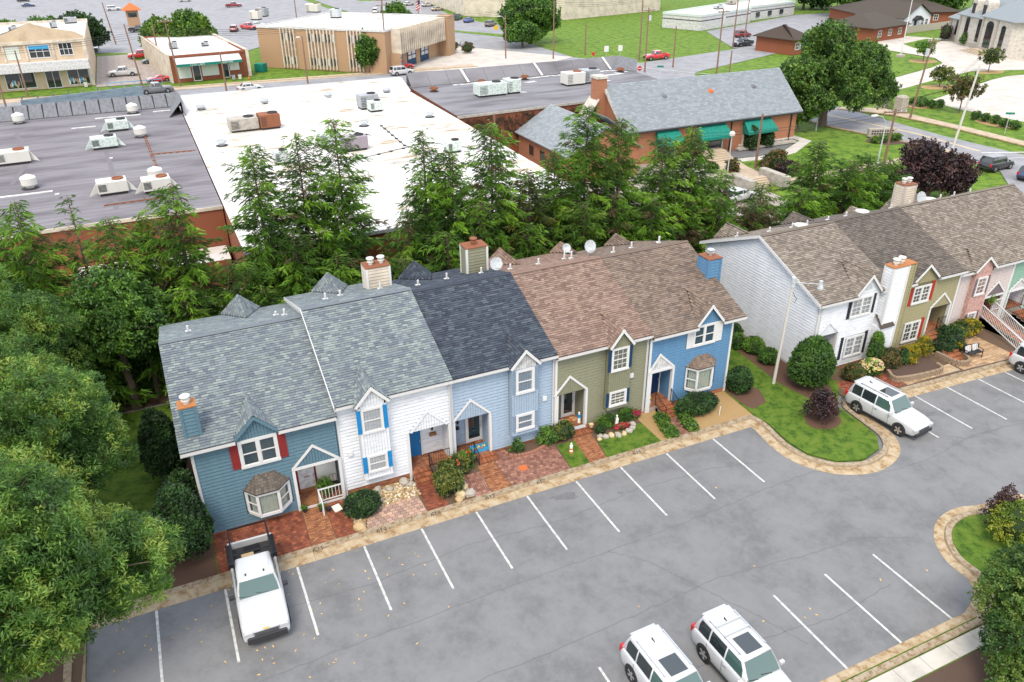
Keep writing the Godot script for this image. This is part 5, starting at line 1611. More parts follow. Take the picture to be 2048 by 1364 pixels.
	top("doormat", m1, "wood", "orange brown doormat before the white door of the teal house", "doormat")
	var m2 := mb(); m2.xf = Transform3D(Basis(), Vector3(17.55, .37, -4.02)); m2.box(Vector3(-.52, 0, -.14), Vector3(.52, .02, .14))
	top("doormat", m2, "galv", "grey doormat with pale lettering on the sage porch edge", "doormat")
	var hb := thing("figurine", "tall white and blue figurine against the sage porch wall", "figurine", Vector3(17.9, .36, -4.5))
	b = mb(); b.lathe(Vector3(), [[.1, 0], [.09, .35], [.06, .4], [.09, .5], [.05, .62], [.07, .7], [.0, .78]], 9)
	part("body", b, "statue_white", hb)
	b = mb(); b.lathe(Vector3(0, .36, 0), [[.1, 0], [.1, .22], [.07, .24]], 9)
	part("cape", b, "shutter_blue", hb)
	var wc := thing("porch_chair", "white slatted chair in the corner of the sage porch", "chair", Vector3(16.5, .36, -4.6), .5)
	b = mb()
	for x in [-.25, .25]:
		b.bar(Vector3(x, 0, .25), Vector3(x, .5, .2), .05, .05, Vector3.RIGHT); b.bar(Vector3(x, 0, -.25), Vector3(x, .8, -.3), .05, .05, Vector3.RIGHT)
	part("frame", b, "trim", wc)
	b = mb()
	for k in 5: b.box(Vector3(-.25, .36, -.22 + k * .1), Vector3(.25, .38, -.15 + k * .1))
	for k in 4: b.box(Vector3(-.22 + k * .12, .4, -.3), Vector3(-.14 + k * .12, .85, -.27))
	part("slats", b, "trim", wc)
	var ps := thing("porch_table", "pale blue side table with a white pot on the bright blue porch", "table", Vector3(22.6, .42, -4.3))
	b = mb(); b.box(Vector3(-.2, .3, -.18), Vector3(.2, .34, .18))
	for x in [-.17, .17]:
		for zz in [-.15, .15]: b.box(Vector3(x - .02, 0, zz - .02), Vector3(x + .02, .3, zz + .02))
	part("tabletop", b, "trim", ps)
	# the garden walls and plants of the second row
	patio("patio", [[35.6, -1.6], [39.4, -1.2], [39.6, .55], [35.0, .35]], .24, .12, RED, "run", .125)
	patio("patio", [[39.6, -.1], [44.4, -.1], [44.4, .8], [39.6, .6]], .4, .2, [[.46, .33, .2], [.5, .38, .24], [.42, .28, .17]], "run", .125)
	patio("patio", [[44.6, -2.6], [49.6, -2.6], [49.6, 1.25], [44.6, .85]], .5, .16, [[.46, .30, .17], [.52, .36, .22], [.40, .25, .14]], "run", .125)
	patio("brick_path", [[51, .2], [60, -.2], [60, 1.6], [51, 1.3]], .22, .1, RED, "run", .125)
	shrub("round_bush", "very large rounded bright green bush at the white gable corner", "bush", Vector3(33.7, .1, -2.1), Vector3(1.75, 1.75, 1.5), [[.03, .085, .01], [.045, .115, .014], [.07, .155, .018]], {"density": 230.0, "rough": .03, "cone": .25})
	for q in [[33.4, -5.6, .72, "third"], [33.5, -7.3, .75, "second"], [33.4, -9.6, .8, "farthest"]]:
		shrub("clipped_bush", "%s clipped ball bush in the mulch along the white gable wall" % q[3], "bush", Vector3(q[0], .12, q[1]), Vector3(q[2], q[2] * .72, q[2]), DEEP if q[3] == "farthest" else GREEN, {"density": 300.0, "rough": .04, "group": "ball bushes along the white gable"})
	shrub("round_bush", "loose green shrub in the mulch between two ball bushes", "bush", Vector3(32.9, .12, -8.4), Vector3(.6, .5, .6), GREEN, {"density": 260.0, "rough": .2})
	shrub("clipped_bush", "small tapered bush against the bright blue house's side", "bush", Vector3(30.2, .12, -9.5), Vector3(.7, .6, .7), GREEN, {"density": 260.0, "rough": .2})
	var pb := shrub("purple_maple", "small dark purple leaved tree in the round mulch ring", "tree", Vector3(31.6, .12, 1.25), Vector3(1.0, .95, .95), PLUM, {"leaf": "broad", "core": false, "n": 520, "size": .75, "rough": .4})
	shrub("arborvitae", "tall narrow green shrub beside the lower window of the white house", "shrub", Vector3(39.35, .1, -2.1), Vector3(.5, 1.35, .45), GREEN, {"density": 330.0, "rough": .05})
	shrub("clipped_bush", "brownish green round bush left of the flowering shrub", "bush", Vector3(37.0, .1, -1.5), Vector3(.8, .5, .7), RUSSET, {"density": 300.0, "rough": .08})
	shrub("flower_bush", "cream flowering shrub with a pink bloom below the white house", "shrub", Vector3(38.4, .1, -1.4), Vector3(.95, .55, .65), GREEN, {"density": 240.0, "rough": .16, "bloom": [[.75, .68, .40], [.7, .6, .2], [.75, .45, .4]], "blooms": 170})
	shrub("clipped_bush", "brownish round bush between the flowers and the olive house", "bush", Vector3(40.1, .1, -1.55), Vector3(.9, .75, .75), RUSSET, {"density": 300.0, "rough": .08})
	shrub("gold_cypress", "golden yellow shrub nearest the brown bush in the walled bed", "shrub", Vector3(41.7, .4, -1.2), Vector3(.62, .55, .5), GOLD, {"leaf": "blade", "density": 260.0, "rough": .2})
	shrub("gold_cypress", "golden yellow shrub beside the brick steps of the olive house", "shrub", Vector3(43.3, .4, -1.5), Vector3(.65, .6, .5), GOLD, {"leaf": "blade", "density": 260.0, "rough": .2})
	shrub("arborvitae", "slim dark upright shrub in the walled bed of the olive house", "shrub", Vector3(40.95, .35, -1.1), Vector3(.3, .65, .3), DEEP, {"density": 330.0, "rough": .06})
	for q in [[46.4, -1.9, 1.0, DEEP, "dark green bush on the house side of the bench"], [47.3, -2.2, .8, GOLD, "yellow shrub behind the bench"], [48.4, -2.6, .8, OLIVE, "olive shrub under the pink house window"], [49.2, -2.4, .8, GOLD, "yellow green shrub nearest the white stair"], [45.4, -1.4, .75, DEEP, "dark spreading shrub beside the brick steps"], [46.6, -1.0, .45, GOLD, "pale yellow flowering plant beside the bench"], [54.4, -1.0, .75, FRESH, "round bright shrub right of the white stair"]]:
		shrub("border_shrub", q[4], "shrub", Vector3(q[0], .1, q[1]), Vector3(q[2], q[2] * .8, q[2] * .8), q[3], {"density": 230.0, "rough": .2})
	for w in [[[39.5, -.9], [39.4, .1], [42.7, .5], [43.2, -.2], 22, "low wall of rough tan blocks round the yellow shrubs"], [[44.5, -1.2], [44.7, .3], [45.6, .45], [46.2, -.6], 16, "curved wall of rough tan blocks beside the brick steps"]]:
		var t := thing("block_wall", w[5], "garden wall", Vector3(w[1][0], .1, w[1][1]))
		var c := curve([w[0], w[1], w[2], w[3]], w[4] / 3 + 1)
		for row in 3:
			for k in c.size() - 1:
				var p := Vector3(c[k][0], 0, c[k][1]).lerp(Vector3(c[k + 1][0], 0, c[k + 1][1]), .5 if row % 2 else 0.0)
				var d := Vector3(c[k + 1][0] - c[k][0], 0, c[k + 1][1] - c[k][1])
				var q := mb()
				q.bbox(Vector3(-d.length() * .48, 0, -.09), Vector3(d.length() * .48, .135, .09 + rng.randf() * .02), .02)
				var o := part("block", q, "planter_tan", t)
				o.position = p + Vector3(0, row * .137, 0) - Vector3(w[1][0], 0, w[1][1]); o.rotation.y = -atan2(d.z, d.x)
	flat("planting_bed", [[39.5, -2.4], [39.5, .0], [42.6, .4], [43.3, -.2], [43.3, -2.4]], .42, "bark_mulch", "structure", .05)
	var bn := thing("garden_bench", "black metal bench with two striped cushions before the pink house", "bench", Vector3(46.6, .12, -.1), -.15)
	b = mb(); b.box(Vector3(-.65, .40, -.25), Vector3(.65, .44, .25))
	part("seat", b, "iron", bn)
	b = mb()
	b.bar(Vector3(-.65, .85, -.3), Vector3(.65, .85, -.3), .04, .04)
	for k in 9: b.bar(Vector3(-.6 + k * .15, .44, -.25), Vector3(-.6 + k * .15, .85, -.3), .02, .02, Vector3.RIGHT)
	part("backrest", b, "iron", bn)
	for x in [-.62, .62]:
		for zz in [-.22, .22]:
			b = mb(); b.bar(Vector3(x, 0, zz * 1.2), Vector3(x, .62 if zz > 0 else .85, zz), .04, .04, Vector3.RIGHT)
			part("leg", b, "iron", bn)
		b = mb(); b.bar(Vector3(x, .62, -.26), Vector3(x, .62, .24), .04, .04)
		part("armrest", b, "iron", bn)
	for x in [-.36, .34]:
		var cu := thing("cushion", "blue and white striped cushion on the bench, %s" % ("by its left arm" if x < 0 else "by its right arm"), "cushion", Vector3(46.6 + x, .58, -.2), .1)
		for k in 5:
			b = mb(); b.bbox(Vector3(-.22 + k * .088, 0, -.06), Vector3(-.22 + k * .088 + .087, .42, .05), .03)
			b.xf = Transform3D(Basis(Vector3.RIGHT, -.3), Vector3())
			var c2 := mb(); c2.xf = b.xf; c2.bbox(Vector3(-.22 + k * .088, 0, -.06), Vector3(-.22 + k * .088 + .087, .42, .05), .03)
			part("stripe", c2, "statue_white" if k % 2 == 0 else "shutter_grey", cu)
	var sl := thing("spot_light_stake", "white garden stake light beside the clipped hedge mound", "garden light", Vector3(26.3, .08, -1.8))
	b = mb(); b.tube(Vector3(0, 0, 0), Vector3(.12, .55, -.1), .02, .03, 6)
	part("stake", b, "trim", sl)
	person(Vector3(51.75, .98, -3.9))

func person(at: Vector3) -> void:
	# one continuous body from joined tapered capsules, meshed by surface nets
	var t := thing("person", "person in a crimson top on the pink porch, reaching to a leafy plant", "person", at, .4)
	var J := [[Vector3(-.09, .06, .02), Vector3(-.1, .48, .03), .05, .065], [Vector3(.09, .06, -.02), Vector3(.1, .48, .02), .05, .065], [Vector3(-.1, .48, .03), Vector3(-.09, .92, 0), .065, .09], [Vector3(.1, .48, .02), Vector3(.09, .92, 0), .065, .09], [Vector3(0, .95, 0), Vector3(0, 1.2, .01), .14, .13], [Vector3(0, 1.2, .01), Vector3(0, 1.4, .03), .14, .12], [Vector3(-.17, 1.4, .02), Vector3(.17, 1.4, .02), .06, .06], [Vector3(0, 1.42, .03), Vector3(0, 1.55, .05), .05, .05], [Vector3(0, 1.62, .06), Vector3(0, 1.68, .05), .085, .09], [Vector3(-.2, 1.38, .02), Vector3(-.26, 1.12, .08), .048, .04], [Vector3(-.26, 1.12, .08), Vector3(-.14, 1.1, .32), .038, .03], [Vector3(.2, 1.38, .02), Vector3(.27, 1.12, .08), .048, .04], [Vector3(.27, 1.12, .08), Vector3(.16, 1.12, .34), .038, .03], [Vector3(-.09, .04, .0), Vector3(-.09, .03, .15), .045, .035], [Vector3(.09, .04, -.03), Vector3(.09, .03, .12), .045, .035], [Vector3(0, 1.63, .14), Vector3(0, 1.61, .155), .02, .015]]
	for s in [-1, 1]:
		var w := Vector3(-.14 if s < 0 else .16, 1.1 + (.02 if s > 0 else 0.0), .33)
		for f in 4: J.append([w + Vector3((f - 1.5) * .018, 0, .02), w + Vector3((f - 1.5) * .022, -.03, .09 + .01 * (f % 3)), .011, .009])
		J.append([w + Vector3(-s * .03, .01, .0), w + Vector3(-s * .06, .01, .06), .012, .009])
	var cell := .022
	var lo := Vector3(-.42, -.02, -.3)
	var n := Vector3i(39, 82, 36)
	var F := PackedFloat32Array()
	F.resize(n.x * n.y * n.z)
	for x in n.x:
		for y in n.y:
			for z in n.z:
				var p := lo + Vector3(x, y, z) * cell
				var d := 1.0
				for j in J:
					var a: Vector3 = j[0]
					var ab: Vector3 = j[1] - a
					var h := clampf((p - a).dot(ab) / ab.length_squared(), 0, 1)
					var e: float = (p - a - ab * h).length() - lerpf(j[2], j[3], h)
					var k := .035 if j[2] > .03 else .008
					if absf(d - e) < k: d = minf(d, e) - pow(k - absf(d - e), 2) / (4 * k)
					else: d = minf(d, e)
				F[(x * n.y + y) * n.z + z] = d
	var V := {}
	var b := mb()
	for x in n.x - 1:
		for y in n.y - 1:
			for z in n.z - 1:
				var sum := Vector3()
				var c := 0
				var vals := []
				for i in 8: vals.append(F[((x + (i & 1)) * n.y + y + ((i >> 1) & 1)) * n.z + z + (i >> 2)])
				for e in [[0, 1], [2, 3], [4, 5], [6, 7], [0, 2], [1, 3], [4, 6], [5, 7], [0, 4], [1, 5], [2, 6], [3, 7]]:
					var fa: float = vals[e[0]]
					var fb: float = vals[e[1]]
					if (fa < 0) != (fb < 0):
						var k := fa / (fa - fb)
						sum += Vector3(e[0] & 1, (e[0] >> 1) & 1, e[0] >> 2).lerp(Vector3(e[1] & 1, (e[1] >> 1) & 1, e[1] >> 2), k)
						c += 1
				if c: V[Vector3i(x, y, z)] = lo + (Vector3(x, y, z) + sum / c) * cell
	for q in V:
		for ax in 3:
			var d := Vector3i(); d[ax] = 1
			var u := Vector3i(); u[(ax + 1) % 3] = 1
			var w := Vector3i(); w[(ax + 2) % 3] = 1
			var i: int = (q.x * n.y + q.y) * n.z + q.z
			var p: Vector3i = q + d
			if p.x >= n.x or p.y >= n.y or p.z >= n.z: continue
			var f0 := F[i]
			var f1 := F[(p.x * n.y + p.y) * n.z + p.z]
			if (f0 < 0) != (f1 < 0) and V.has(q - u) and V.has(q - w) and V.has(q - u - w):
				var y0: float = V[q].y
				b.col = Color(.50, .30, .22)
				if y0 < .95: b.col = Color(.03, .04, .08)
				elif y0 < 1.47 and absf(V[q].x) < .25 and V[q].z < .2: b.col = Color(.22, .01, .05)
				if y0 < .09: b.col = Color(.05, .04, .04)
				b.quad(V[q], V[q - u], V[q - u - w], V[q - w])
	part("body", b, "plain_vc", t, true, true)
	var h := mb(); h.ball(Vector3(0, 1.69, .03), Vector3(.098, .095, .1), 7)
	part("hair", h, "bark", t, true)
	shrub("hanging_fern", "leafy green plant that the person on the pink porch reaches for", "plant", at + Vector3(.45, .75, .35), Vector3(.38, .32, .35), FRESH, {"leaf": "willow", "density": 160.0, "core": false, "rough": .2})

# ---------------------------------------------------------------- trees
func limb(b: MB, p: Vector3, q: Vector3, r0: float, r1: float, bend := .12) -> void:
	var m := p.lerp(q, .5) + Vector3(rng.randfn(), rng.randfn() * .4, rng.randfn()) * bend * p.distance_to(q) * .5
	b.tube(p, m, r0, (r0 + r1) / 2, 6, false); b.tube(m, q, (r0 + r1) / 2, r1, 6, false)

func broadleaf(called: String, label: String, at: Vector3, trunk_h: float, trunk_r: float, lobes: Array, mesh: String, per: float, pal: Array, o := {}) -> Node3D:
	# lobes: [centre, radii]; leaves fill each lobe's outer part, with holes where the sky or the ground shows through
	var t := thing(called, label, "tree", at, 0, o.get("group", ""))
	var b := mb()
	var fork := Vector3(0, trunk_h, 0)
	b.tube(Vector3(0, -.1, 0), Vector3(rng.randfn() * .05, trunk_h * .5, 0), trunk_r * 1.25, trunk_r * .9, 8, false)
	b.tube(Vector3(0, trunk_h * .5, 0), fork, trunk_r * .9, trunk_r * .75, 8, false)
	for l in lobes:
		limb(b, fork, l[0], trunk_r * .5, trunk_r * .16)
		for k in 5:
			var d := Vector3(rng.randfn(), rng.randfn() * .7 + .3, rng.randfn()).normalized()
			limb(b, l[0] - d * .1, l[0] + d * l[1] * .85, trunk_r * .16, .015, .25)
	part("trunk", b, o.get("bark", "bark"), t)
	var xf := []
	var cs := []
	var hole: float = o.get("hole", -.18)
	for l in lobes:
		var R: Vector3 = l[1]
		var n := int((R.x * R.y + R.y * R.z + R.x * R.z) * per)
		for k in n:
			var d := Vector3(rng.randfn(), rng.randfn(), rng.randfn()).normalized()
			var q: float = pow(rng.randf(), o.get("fill", .33))
			var lump: float = 1.0 + gap.get_noise_3dv((d * R + l[0] + at) * .9) * o.get("lump", .35)
			var p: Vector3 = l[0] + d * R * q * lump
			if gap.get_noise_3dv((p + at) * o.get("hole_scale", 1.6)) < hole: continue
			if p.y < .4: continue
			xf.append(Transform3D(turned(rng.randf_range(.75, 1.3) * o.get("size", 1.0)), p))
			cs.append(hue(pal, (p + at) * .5))
	scatter("crown", t, mesh, xf, cs)
	return t

func conifer(h: float, r: float, label: String, at: Vector3, o := {}) -> Node3D:
	# a feathery evergreen: leader, drooping boughs, sprays along each bough
	var t := thing(o.get("called", "evergreen_tree"), label, "tree", at, 0, o.get("group", "evergreens in the row behind the houses"))
	var b := mb()
	b.tube(Vector3(0, -.1, 0), Vector3(0, h * .5, 0), .17, .10, 7, false); b.tube(Vector3(0, h * .5, 0), Vector3(rng.randfn() * .1, h, rng.randfn() * .1), .10, .015, 6, false)
	var xf := []
	var cs := []
	var nb := int(h * o.get("boughs", 15.0))
	var low: float = o.get("low", .05)
	var side: float = rng.randf() * TAU
	var pal: Array = o.get("pal", NEEDLE)
	for k in nb:
		var f := pow((k + .5) / nb, .92)
		var y := lerpf(h * low, h * .985, f)
		var az := k * 2.39996 + rng.randf_range(-.3, .3)
		var open := clampf(sin(f * PI * .5 + .25), 0, 1)
		var len: float = (r * pow(1.0 - f, o.get("taper", .55)) * lerpf(.75, 1.0, clampf(f * 4, 0, 1)) + .22) * rng.randf_range(.45, 1.3) * (1.0 + .18 * cos(az - side))
		var d := Vector3(cos(az), 0, sin(az))
		var base := Vector3(0, y, 0)
		var rise := lerpf(.05, .55, f)
		var tip := base + d * len + Vector3(0, len * rise - len * len * .06, 0)
		b.tube(base, tip, .028, .008, 4, false)
		var shade := gap.get_noise_3dv((tip + at) * 1.1) * .9 + rng.randfn() * .13 + .45
		var dead: bool = rng.randf() < o.get("dead", .03)
		var steps := maxi(3, int(len / .135))
		for s in steps:
			var u := (s + .9) / steps
			if u < .18: continue
			if f > .72 and rng.randf() < o.get("sparse", .25): continue
			var p := base.lerp(tip, u) + Vector3(0, sin(u * PI) * .1 * len, 0)
			for w in (3 if len > .9 else 2):
				var yaw := -az + rng.randf_range(-1.15, 1.15)
				var bs := Basis(Vector3.UP, yaw) * Basis(Vector3(0, 0, 1), rng.randf_range(-.45, .3)) * Basis(Vector3.RIGHT, rng.randf_range(-.7, .7))
				var sc: float = rng.randf_range(.6, 1.1) * o.get("spray", 1.0) * lerpf(1.0, .7, f)
				xf.append(Transform3D(bs.scaled(Vector3.ONE * sc), p + Vector3(rng.randfn(), rng.randfn(), rng.randfn()) * .10))
				var q: Array = pal[clampi(int((shade + rng.randfn() * .10) * pal.size()), 0, pal.size() - 1)]
				if dead: q = [.13, .10, .05]
				cs.append(vary(q[0], q[1], q[2], .22))
	part("trunk", b, "bark", t)
	scatter("crown", t, "spray", xf, cs)
	return t

func trees() -> void:
	# the row of evergreens behind the houses: [x, z, height, spread, options]
	var row := [
		[-12.6, -24, 12.0, 2.6, {}, "dark evergreen at the picture's left edge before the tar roof"], [-10.0, -22, 13.2, 2.4, {}, "tallest dark evergreen by the left edge, before the round roof fan"],
		[-7.4, -22.5, 13.0, 1.7, {"sparse": .6, "boughs": 7.5, "dead": .2}, "thin half bare evergreen before the tar roof"], [-5.4, -21.5, 11.6, 2.0, {}, "evergreen with bright tips before the tar roof's brick wall"],
		[-3.6, -22.5, 11.2, 2.2, {"pal": FRESH}, "bright green evergreen before the brick wall of the tar roofed building"], [-1.6, -22, 13.0, 2.6, {}, "full evergreen reaching up to the twin roof unit at the tar roof's corner"],
		[.9, -20.3, 8.0, 2.6, {}, "low broad evergreen behind the teal house's ridge"], [3.5, -22, 14.9, 2.7, {"low": .06}, "tall tapering evergreen, nearest the tar roof's corner, against the white roof"],
		[6.4, -22.3, 15.3, 2.3, {"sparse": .45}, "tall pointed evergreen, middle one of the three against the white roof"], [8.9, -22, 16.0, 2.5, {"sparse": .4}, "tallest evergreen with a bare leader, behind the white house's cream chimney"],
		[5.0, -20, 9.5, 2.6, {}, "bushy evergreen below the three tall ones, behind the white house"], [10.6, -20.2, 6.2, 1.9, {}, "low dark evergreen between the two brick wall gaps"],
		[14.9, -22.2, 14.6, 1.9, {"sparse": .5}, "slim evergreen with a long thin top, behind the sage chimney"], [16.6, -21.5, 13.2, 2.9, {}, "dense evergreen over the sage chimney"],
		[13.2, -21.2, 9.6, 2.0, {"sparse": .5, "dead": .15}, "loose evergreen with reaching side boughs, left of the sage chimney"], [20.0, -22, 14.7, 2.9, {}, "full tall evergreen before the white roof's right corner"],
		[18.4, -20.2, 9.5, 2.4, {}, "evergreen right behind the white satellite dish"], [22.6, -21.0, 11.0, 2.4, {"pal": OLIVE}, "olive toned evergreen before the utility pole with the white cable"],
		[25.2, -22, 12.0, 2.6, {}, "broad evergreen below the slate hip roof"], [28.0, -22.3, 15.0, 2.9, {}, "very full evergreen that hides the slate roof's near corner"],
		[30.9, -22, 13.9, 2.3, {}, "dark pointed evergreen over the eave of the brick hall"], [29.3, -20.0, 8.6, 2.2, {"dead": .25}, "dull evergreen with brown boughs behind the brown roof"],
		[34.9, -22, 11.9, 2.8, {}, "evergreen before the middle green awning"], [38.1, -22.2, 12.3, 2.6, {}, "evergreen between the two right green awnings"],
		[36.2, -20.2, 7.5, 2.2, {"dead": .3}, "low evergreen with bare brown twigs behind the blue chimney"], [41.2, -22, 8.4, 2.2, {}, "small evergreen by the concrete stair"],
		[45.8, -22.0, 6.6, 1.9, {"pal": FRESH}, "bright yellow green small tree before the stair wall"], [43.6, -20.4, 5.6, 2.2, {"dead": .5}, "twiggy brownish shrub tree behind the white gable"],
		[51.2, -21.5, 9.8, 2.3, {}, "pointed evergreen in front of the lawn, behind the driftwood roofs"], [48.6, -20, 6.4, 2.4, {}, "rounded low evergreen behind the white house's rear gable"],
		[54.6, -20.8, 8.0, 2.6, {}, "spreading evergreen beside the paired chimney"], [57.6, -21.5, 7.8, 2.6, {}, "spreading evergreen between the chimney and the purple tree"], [61.5, -22.5, 6.6, 2.3, {}, "low evergreen beneath the purple leaved tree"]]
	for q in [[-11.5, -20.2, 8.2, 2.8, "first"], [-8.6, -19.6, 7.4, 2.8, "second"], [-2.2, -19.4, 7.0, 2.5, "third"], [2.6, -19.2, 6.2, 2.4, "fourth"], [7.6, -19.6, 7.6, 2.5, "fifth"], [12.2, -19.4, 6.6, 2.3, "sixth"], [15.4, -19.4, 8.0, 2.6, "seventh"], [21.6, -19.4, 7.4, 2.6, "eighth"], [26.4, -19.4, 8.4, 2.8, "ninth"], [32.6, -19.4, 8.0, 2.8, "tenth"], [39.4, -19.6, 7.0, 2.6, "eleventh"]]:
		row.append([q[0], q[1], q[2], q[3], {"pal": FRESH if int(q[2] * 10) % 3 == 0 else NEEDLE, "low": .02}, "%s from the left of the low evergreens nearest the rear roofs" % q[4]])
	for q in row:
		var o: Dictionary = q[4].duplicate()
		conifer(q[2], q[3] * 1.22, q[5], Vector3(q[0], 0, q[1]), o)
	# dense green shrubs and hedge behind, that fill the foot of the row
	for k in 20:
		var x := -11.0 + k * 3.55 + rng.randf_range(-.8, .8)
		shrub("undergrowth_bush", "%s of the leafy bushes below the evergreens, counted from the left" % ["first", "second", "third", "fourth", "fifth", "sixth", "seventh", "eighth", "ninth", "tenth", "eleventh", "twelfth", "thirteenth", "fourteenth", "fifteenth", "sixteenth", "seventeenth", "eighteenth", "nineteenth", "twentieth"][k], "bush", Vector3(x, 0, -20.6 + rng.randf_range(-1.5, 1.2)), Vector3(1.7, 1.5, 1.3), GREEN, {"leaf": "broad", "density": 62.0, "size": 1.4, "rough": .3, "group": "undergrowth bushes below the evergreens"})
	for q in [[25.5, -29.5, 2.4, "ivy green bush by the white roof's right corner"], [28.5, -33, 2.2, "green bush below the brick wing's windows"], [33.0, -40, 2.0, "green bush between the white roof and the brick wing"]]:
		shrub("wild_bush", q[3], "bush", Vector3(q[0], 0, q[1]), Vector3(q[2] * 1.3, q[2], q[2]), FRESH, {"leaf": "broad", "density": 60.0, "size": 1.3, "rough": .3})
	# the big oaks on the left
	var oak := {"hole": -.27, "lump": .28, "fill": .34, "size": 1.0}
	broadleaf("oak_tree", "large oak with narrow bronze tipped leaves over the parking court's corner", Vector3(-11.2, 0, 1.5), 3.2, .34, [[Vector3(1.0, 6.4, 1.9), Vector3(3.7, 2.4, 3.0)], [Vector3(4.0, 5.4, 1.0), Vector3(3.0, 1.9, 2.5)], [Vector3(.2, 8.0, .4), Vector3(3.8, 2.4, 3.6)], [Vector3(1.0, 4.8, 2.8), Vector3(2.4, 1.6, 1.8)], [Vector3(-2.4, 6.6, 3.6), Vector3(3.4, 2.6, 3.4)], [Vector3(-2.2, 5.6, 5.0), Vector3(2.4, 2.0, 2.2)]], "willow", 130.0, OAK, oak)
	broadleaf("oak_tree", "large oak with narrow leaves beside the grass strip, behind the corner oak", Vector3(-11.6, 0, -8.2), 3.2, .32, [[Vector3(1.6, 7.2, 1.5), Vector3(3.6, 2.6, 3.4)], [Vector3(2.2, 5.4, -1.0), Vector3(2.8, 2.2, 2.8)], [Vector3(-1.0, 8.6, -.6), Vector3(3.8, 2.6, 3.6)], [Vector3(-1.4, 6.6, 3.4), Vector3(3.4, 2.4, 3.0)], [Vector3(1.4, 5.2, 4.0), Vector3(2.8, 2.2, 2.6)], [Vector3(3.4, 5.4, 1.6), Vector3(2.5, 1.8, 2.4)]], "willow", 120.0, OAK, oak)
	broadleaf("oak_tree", "oak with narrow leaves at the left edge nearest the evergreens", Vector3(-12.8, 0, -17.0), 3.2, .30, [[Vector3(1.6, 7.6, 1.0), Vector3(3.4, 2.6, 3.2)], [Vector3(2.8, 5.2, .6), Vector3(2.4, 2.2, 2.4)], [Vector3(-1.0, 9.0, -1.0), Vector3(3.4, 2.6, 3.0)], [Vector3(2.0, 5.4, 3.6), Vector3(2.6, 2.2, 2.4)]], "willow", 110.0, OAK, oak)
	broadleaf("oak_tree", "dark leaved tree between the oaks and the teal house's back corner", Vector3(-6.4, 0, -18.6), 4.2, .26, [[Vector3(0, 7.4, 0), Vector3(2.3, 2.0, 2.0)], [Vector3(1.2, 6.0, 1.2), Vector3(1.8, 1.6, 1.6)], [Vector3(-1.4, 5.6, .6), Vector3(1.9, 1.7, 1.7)]], "broad", 80.0, GREEN, {"hole": -.25})
	broadleaf("young_tree", "slim dark tree right beside the teal house's back corner", Vector3(-5.0, 0, -19.6), 3.4, .18, [[Vector3(.2, 6.4, 0), Vector3(1.7, 1.9, 1.5)], [Vector3(-.6, 4.8, .6), Vector3(1.5, 1.4, 1.3)]], "broad", 85.0, GREEN, {"hole": -.25})
	# the tall hollies at the teal house's end wall
	shrub("holly_tree", "large dark clipped holly beside the white pickup", "shrub", Vector3(-4.55, .09, -2.9), Vector3(1.5, 2.15, 1.55), DEEP, {"density": 250.0, "rough": .07, "cone": .35, "group": "dark hollies along the teal house's end wall"})
	shrub("holly_tree", "low dark holly squeezed against the teal end wall between two larger hollies", "shrub", Vector3(-4.4, .09, -6.4), Vector3(.95, 1.25, 1.0), DEEP, {"density": 250.0, "rough": .1, "group": "dark hollies along the teal house's end wall"})
	shrub("holly_tree", "tall dark holly below the teal chimney, farther from the road", "shrub", Vector3(-5.0, .09, -9.6), Vector3(1.25, 2.3, 1.4), DEEP, {"density": 250.0, "rough": .07, "cone": .3, "group": "dark hollies along the teal house's end wall"})
	# bottom right: small trees on the shrub island
	broadleaf("crape_tree", "leafy bright green small tree at the lower right corner", Vector3(26.6, 0, 17.6), 1.3, .12, [[Vector3(-.2, 2.6, -.3), Vector3(1.9, 1.6, 1.7)], [Vector3(-1.6, 2.1, 1.0), Vector3(1.7, 1.4, 1.5)], [Vector3(1.3, 2.4, -1.1), Vector3(1.6, 1.5, 1.5)], [Vector3(-2.6, 1.3, 2.2), Vector3(1.6, 1.1, 1.3)], [Vector3(.8, 2.2, 1.6), Vector3(1.9, 1.5, 1.7)]], "broad", 175.0, [[.03, .075, .012], [.055, .115, .018], [.085, .16, .024], [.14, .20, .035]], {"hole": -.35, "size": .62, "lump": .25})
	shrub("gold_shrub", "yellow green shrub beside the purple bush on the shrub island", "shrub", Vector3(32.4, .1, 13.2), Vector3(1.3, 1.0, 1.1), [[.10, .16, .02], [.18, .24, .025], [.28, .30, .03]], {"leaf": "broad", "size": .6, "density": 230.0, "rough": .2})
	shrub("plum_shrub", "dark purple shrub on the point of the shrub island", "shrub", Vector3(32.6, .1, 12.3), Vector3(.85, 1.1, .7), PLUM, {"leaf": "broad", "size": .6, "n": 420, "core": false, "rough": .3})
	shrub("ground_cover", "low leafy shrubs along the pavement in the lower right corner", "shrub", Vector3(19.6, .05, 18.3), Vector3(1.6, .4, .8), FRESH, {"leaf": "broad", "size": .7, "density": 150.0, "rough": .3})
	# behind: the purple plum, the great maple and the street trees
	broadleaf("purple_plum", "purple leaved plum tree at the street corner behind the driftwood roofs", Vector3(73.2, 0, -26.2), 1.8, .18, [[Vector3(-1.6, 4.2, 0), Vector3(3.2, 2.3, 2.6)], [Vector3(1.6, 3.2, .6), Vector3(2.8, 1.9, 2.4)], [Vector3(-3.2, 2.8, .4), Vector3(2.4, 1.7, 2.0)], [Vector3(3.2, 2.0, .6), Vector3(2.0, 1.3, 1.6)]], "broad", 62.0, PLUM, {"hole": -.22, "size": 1.5})
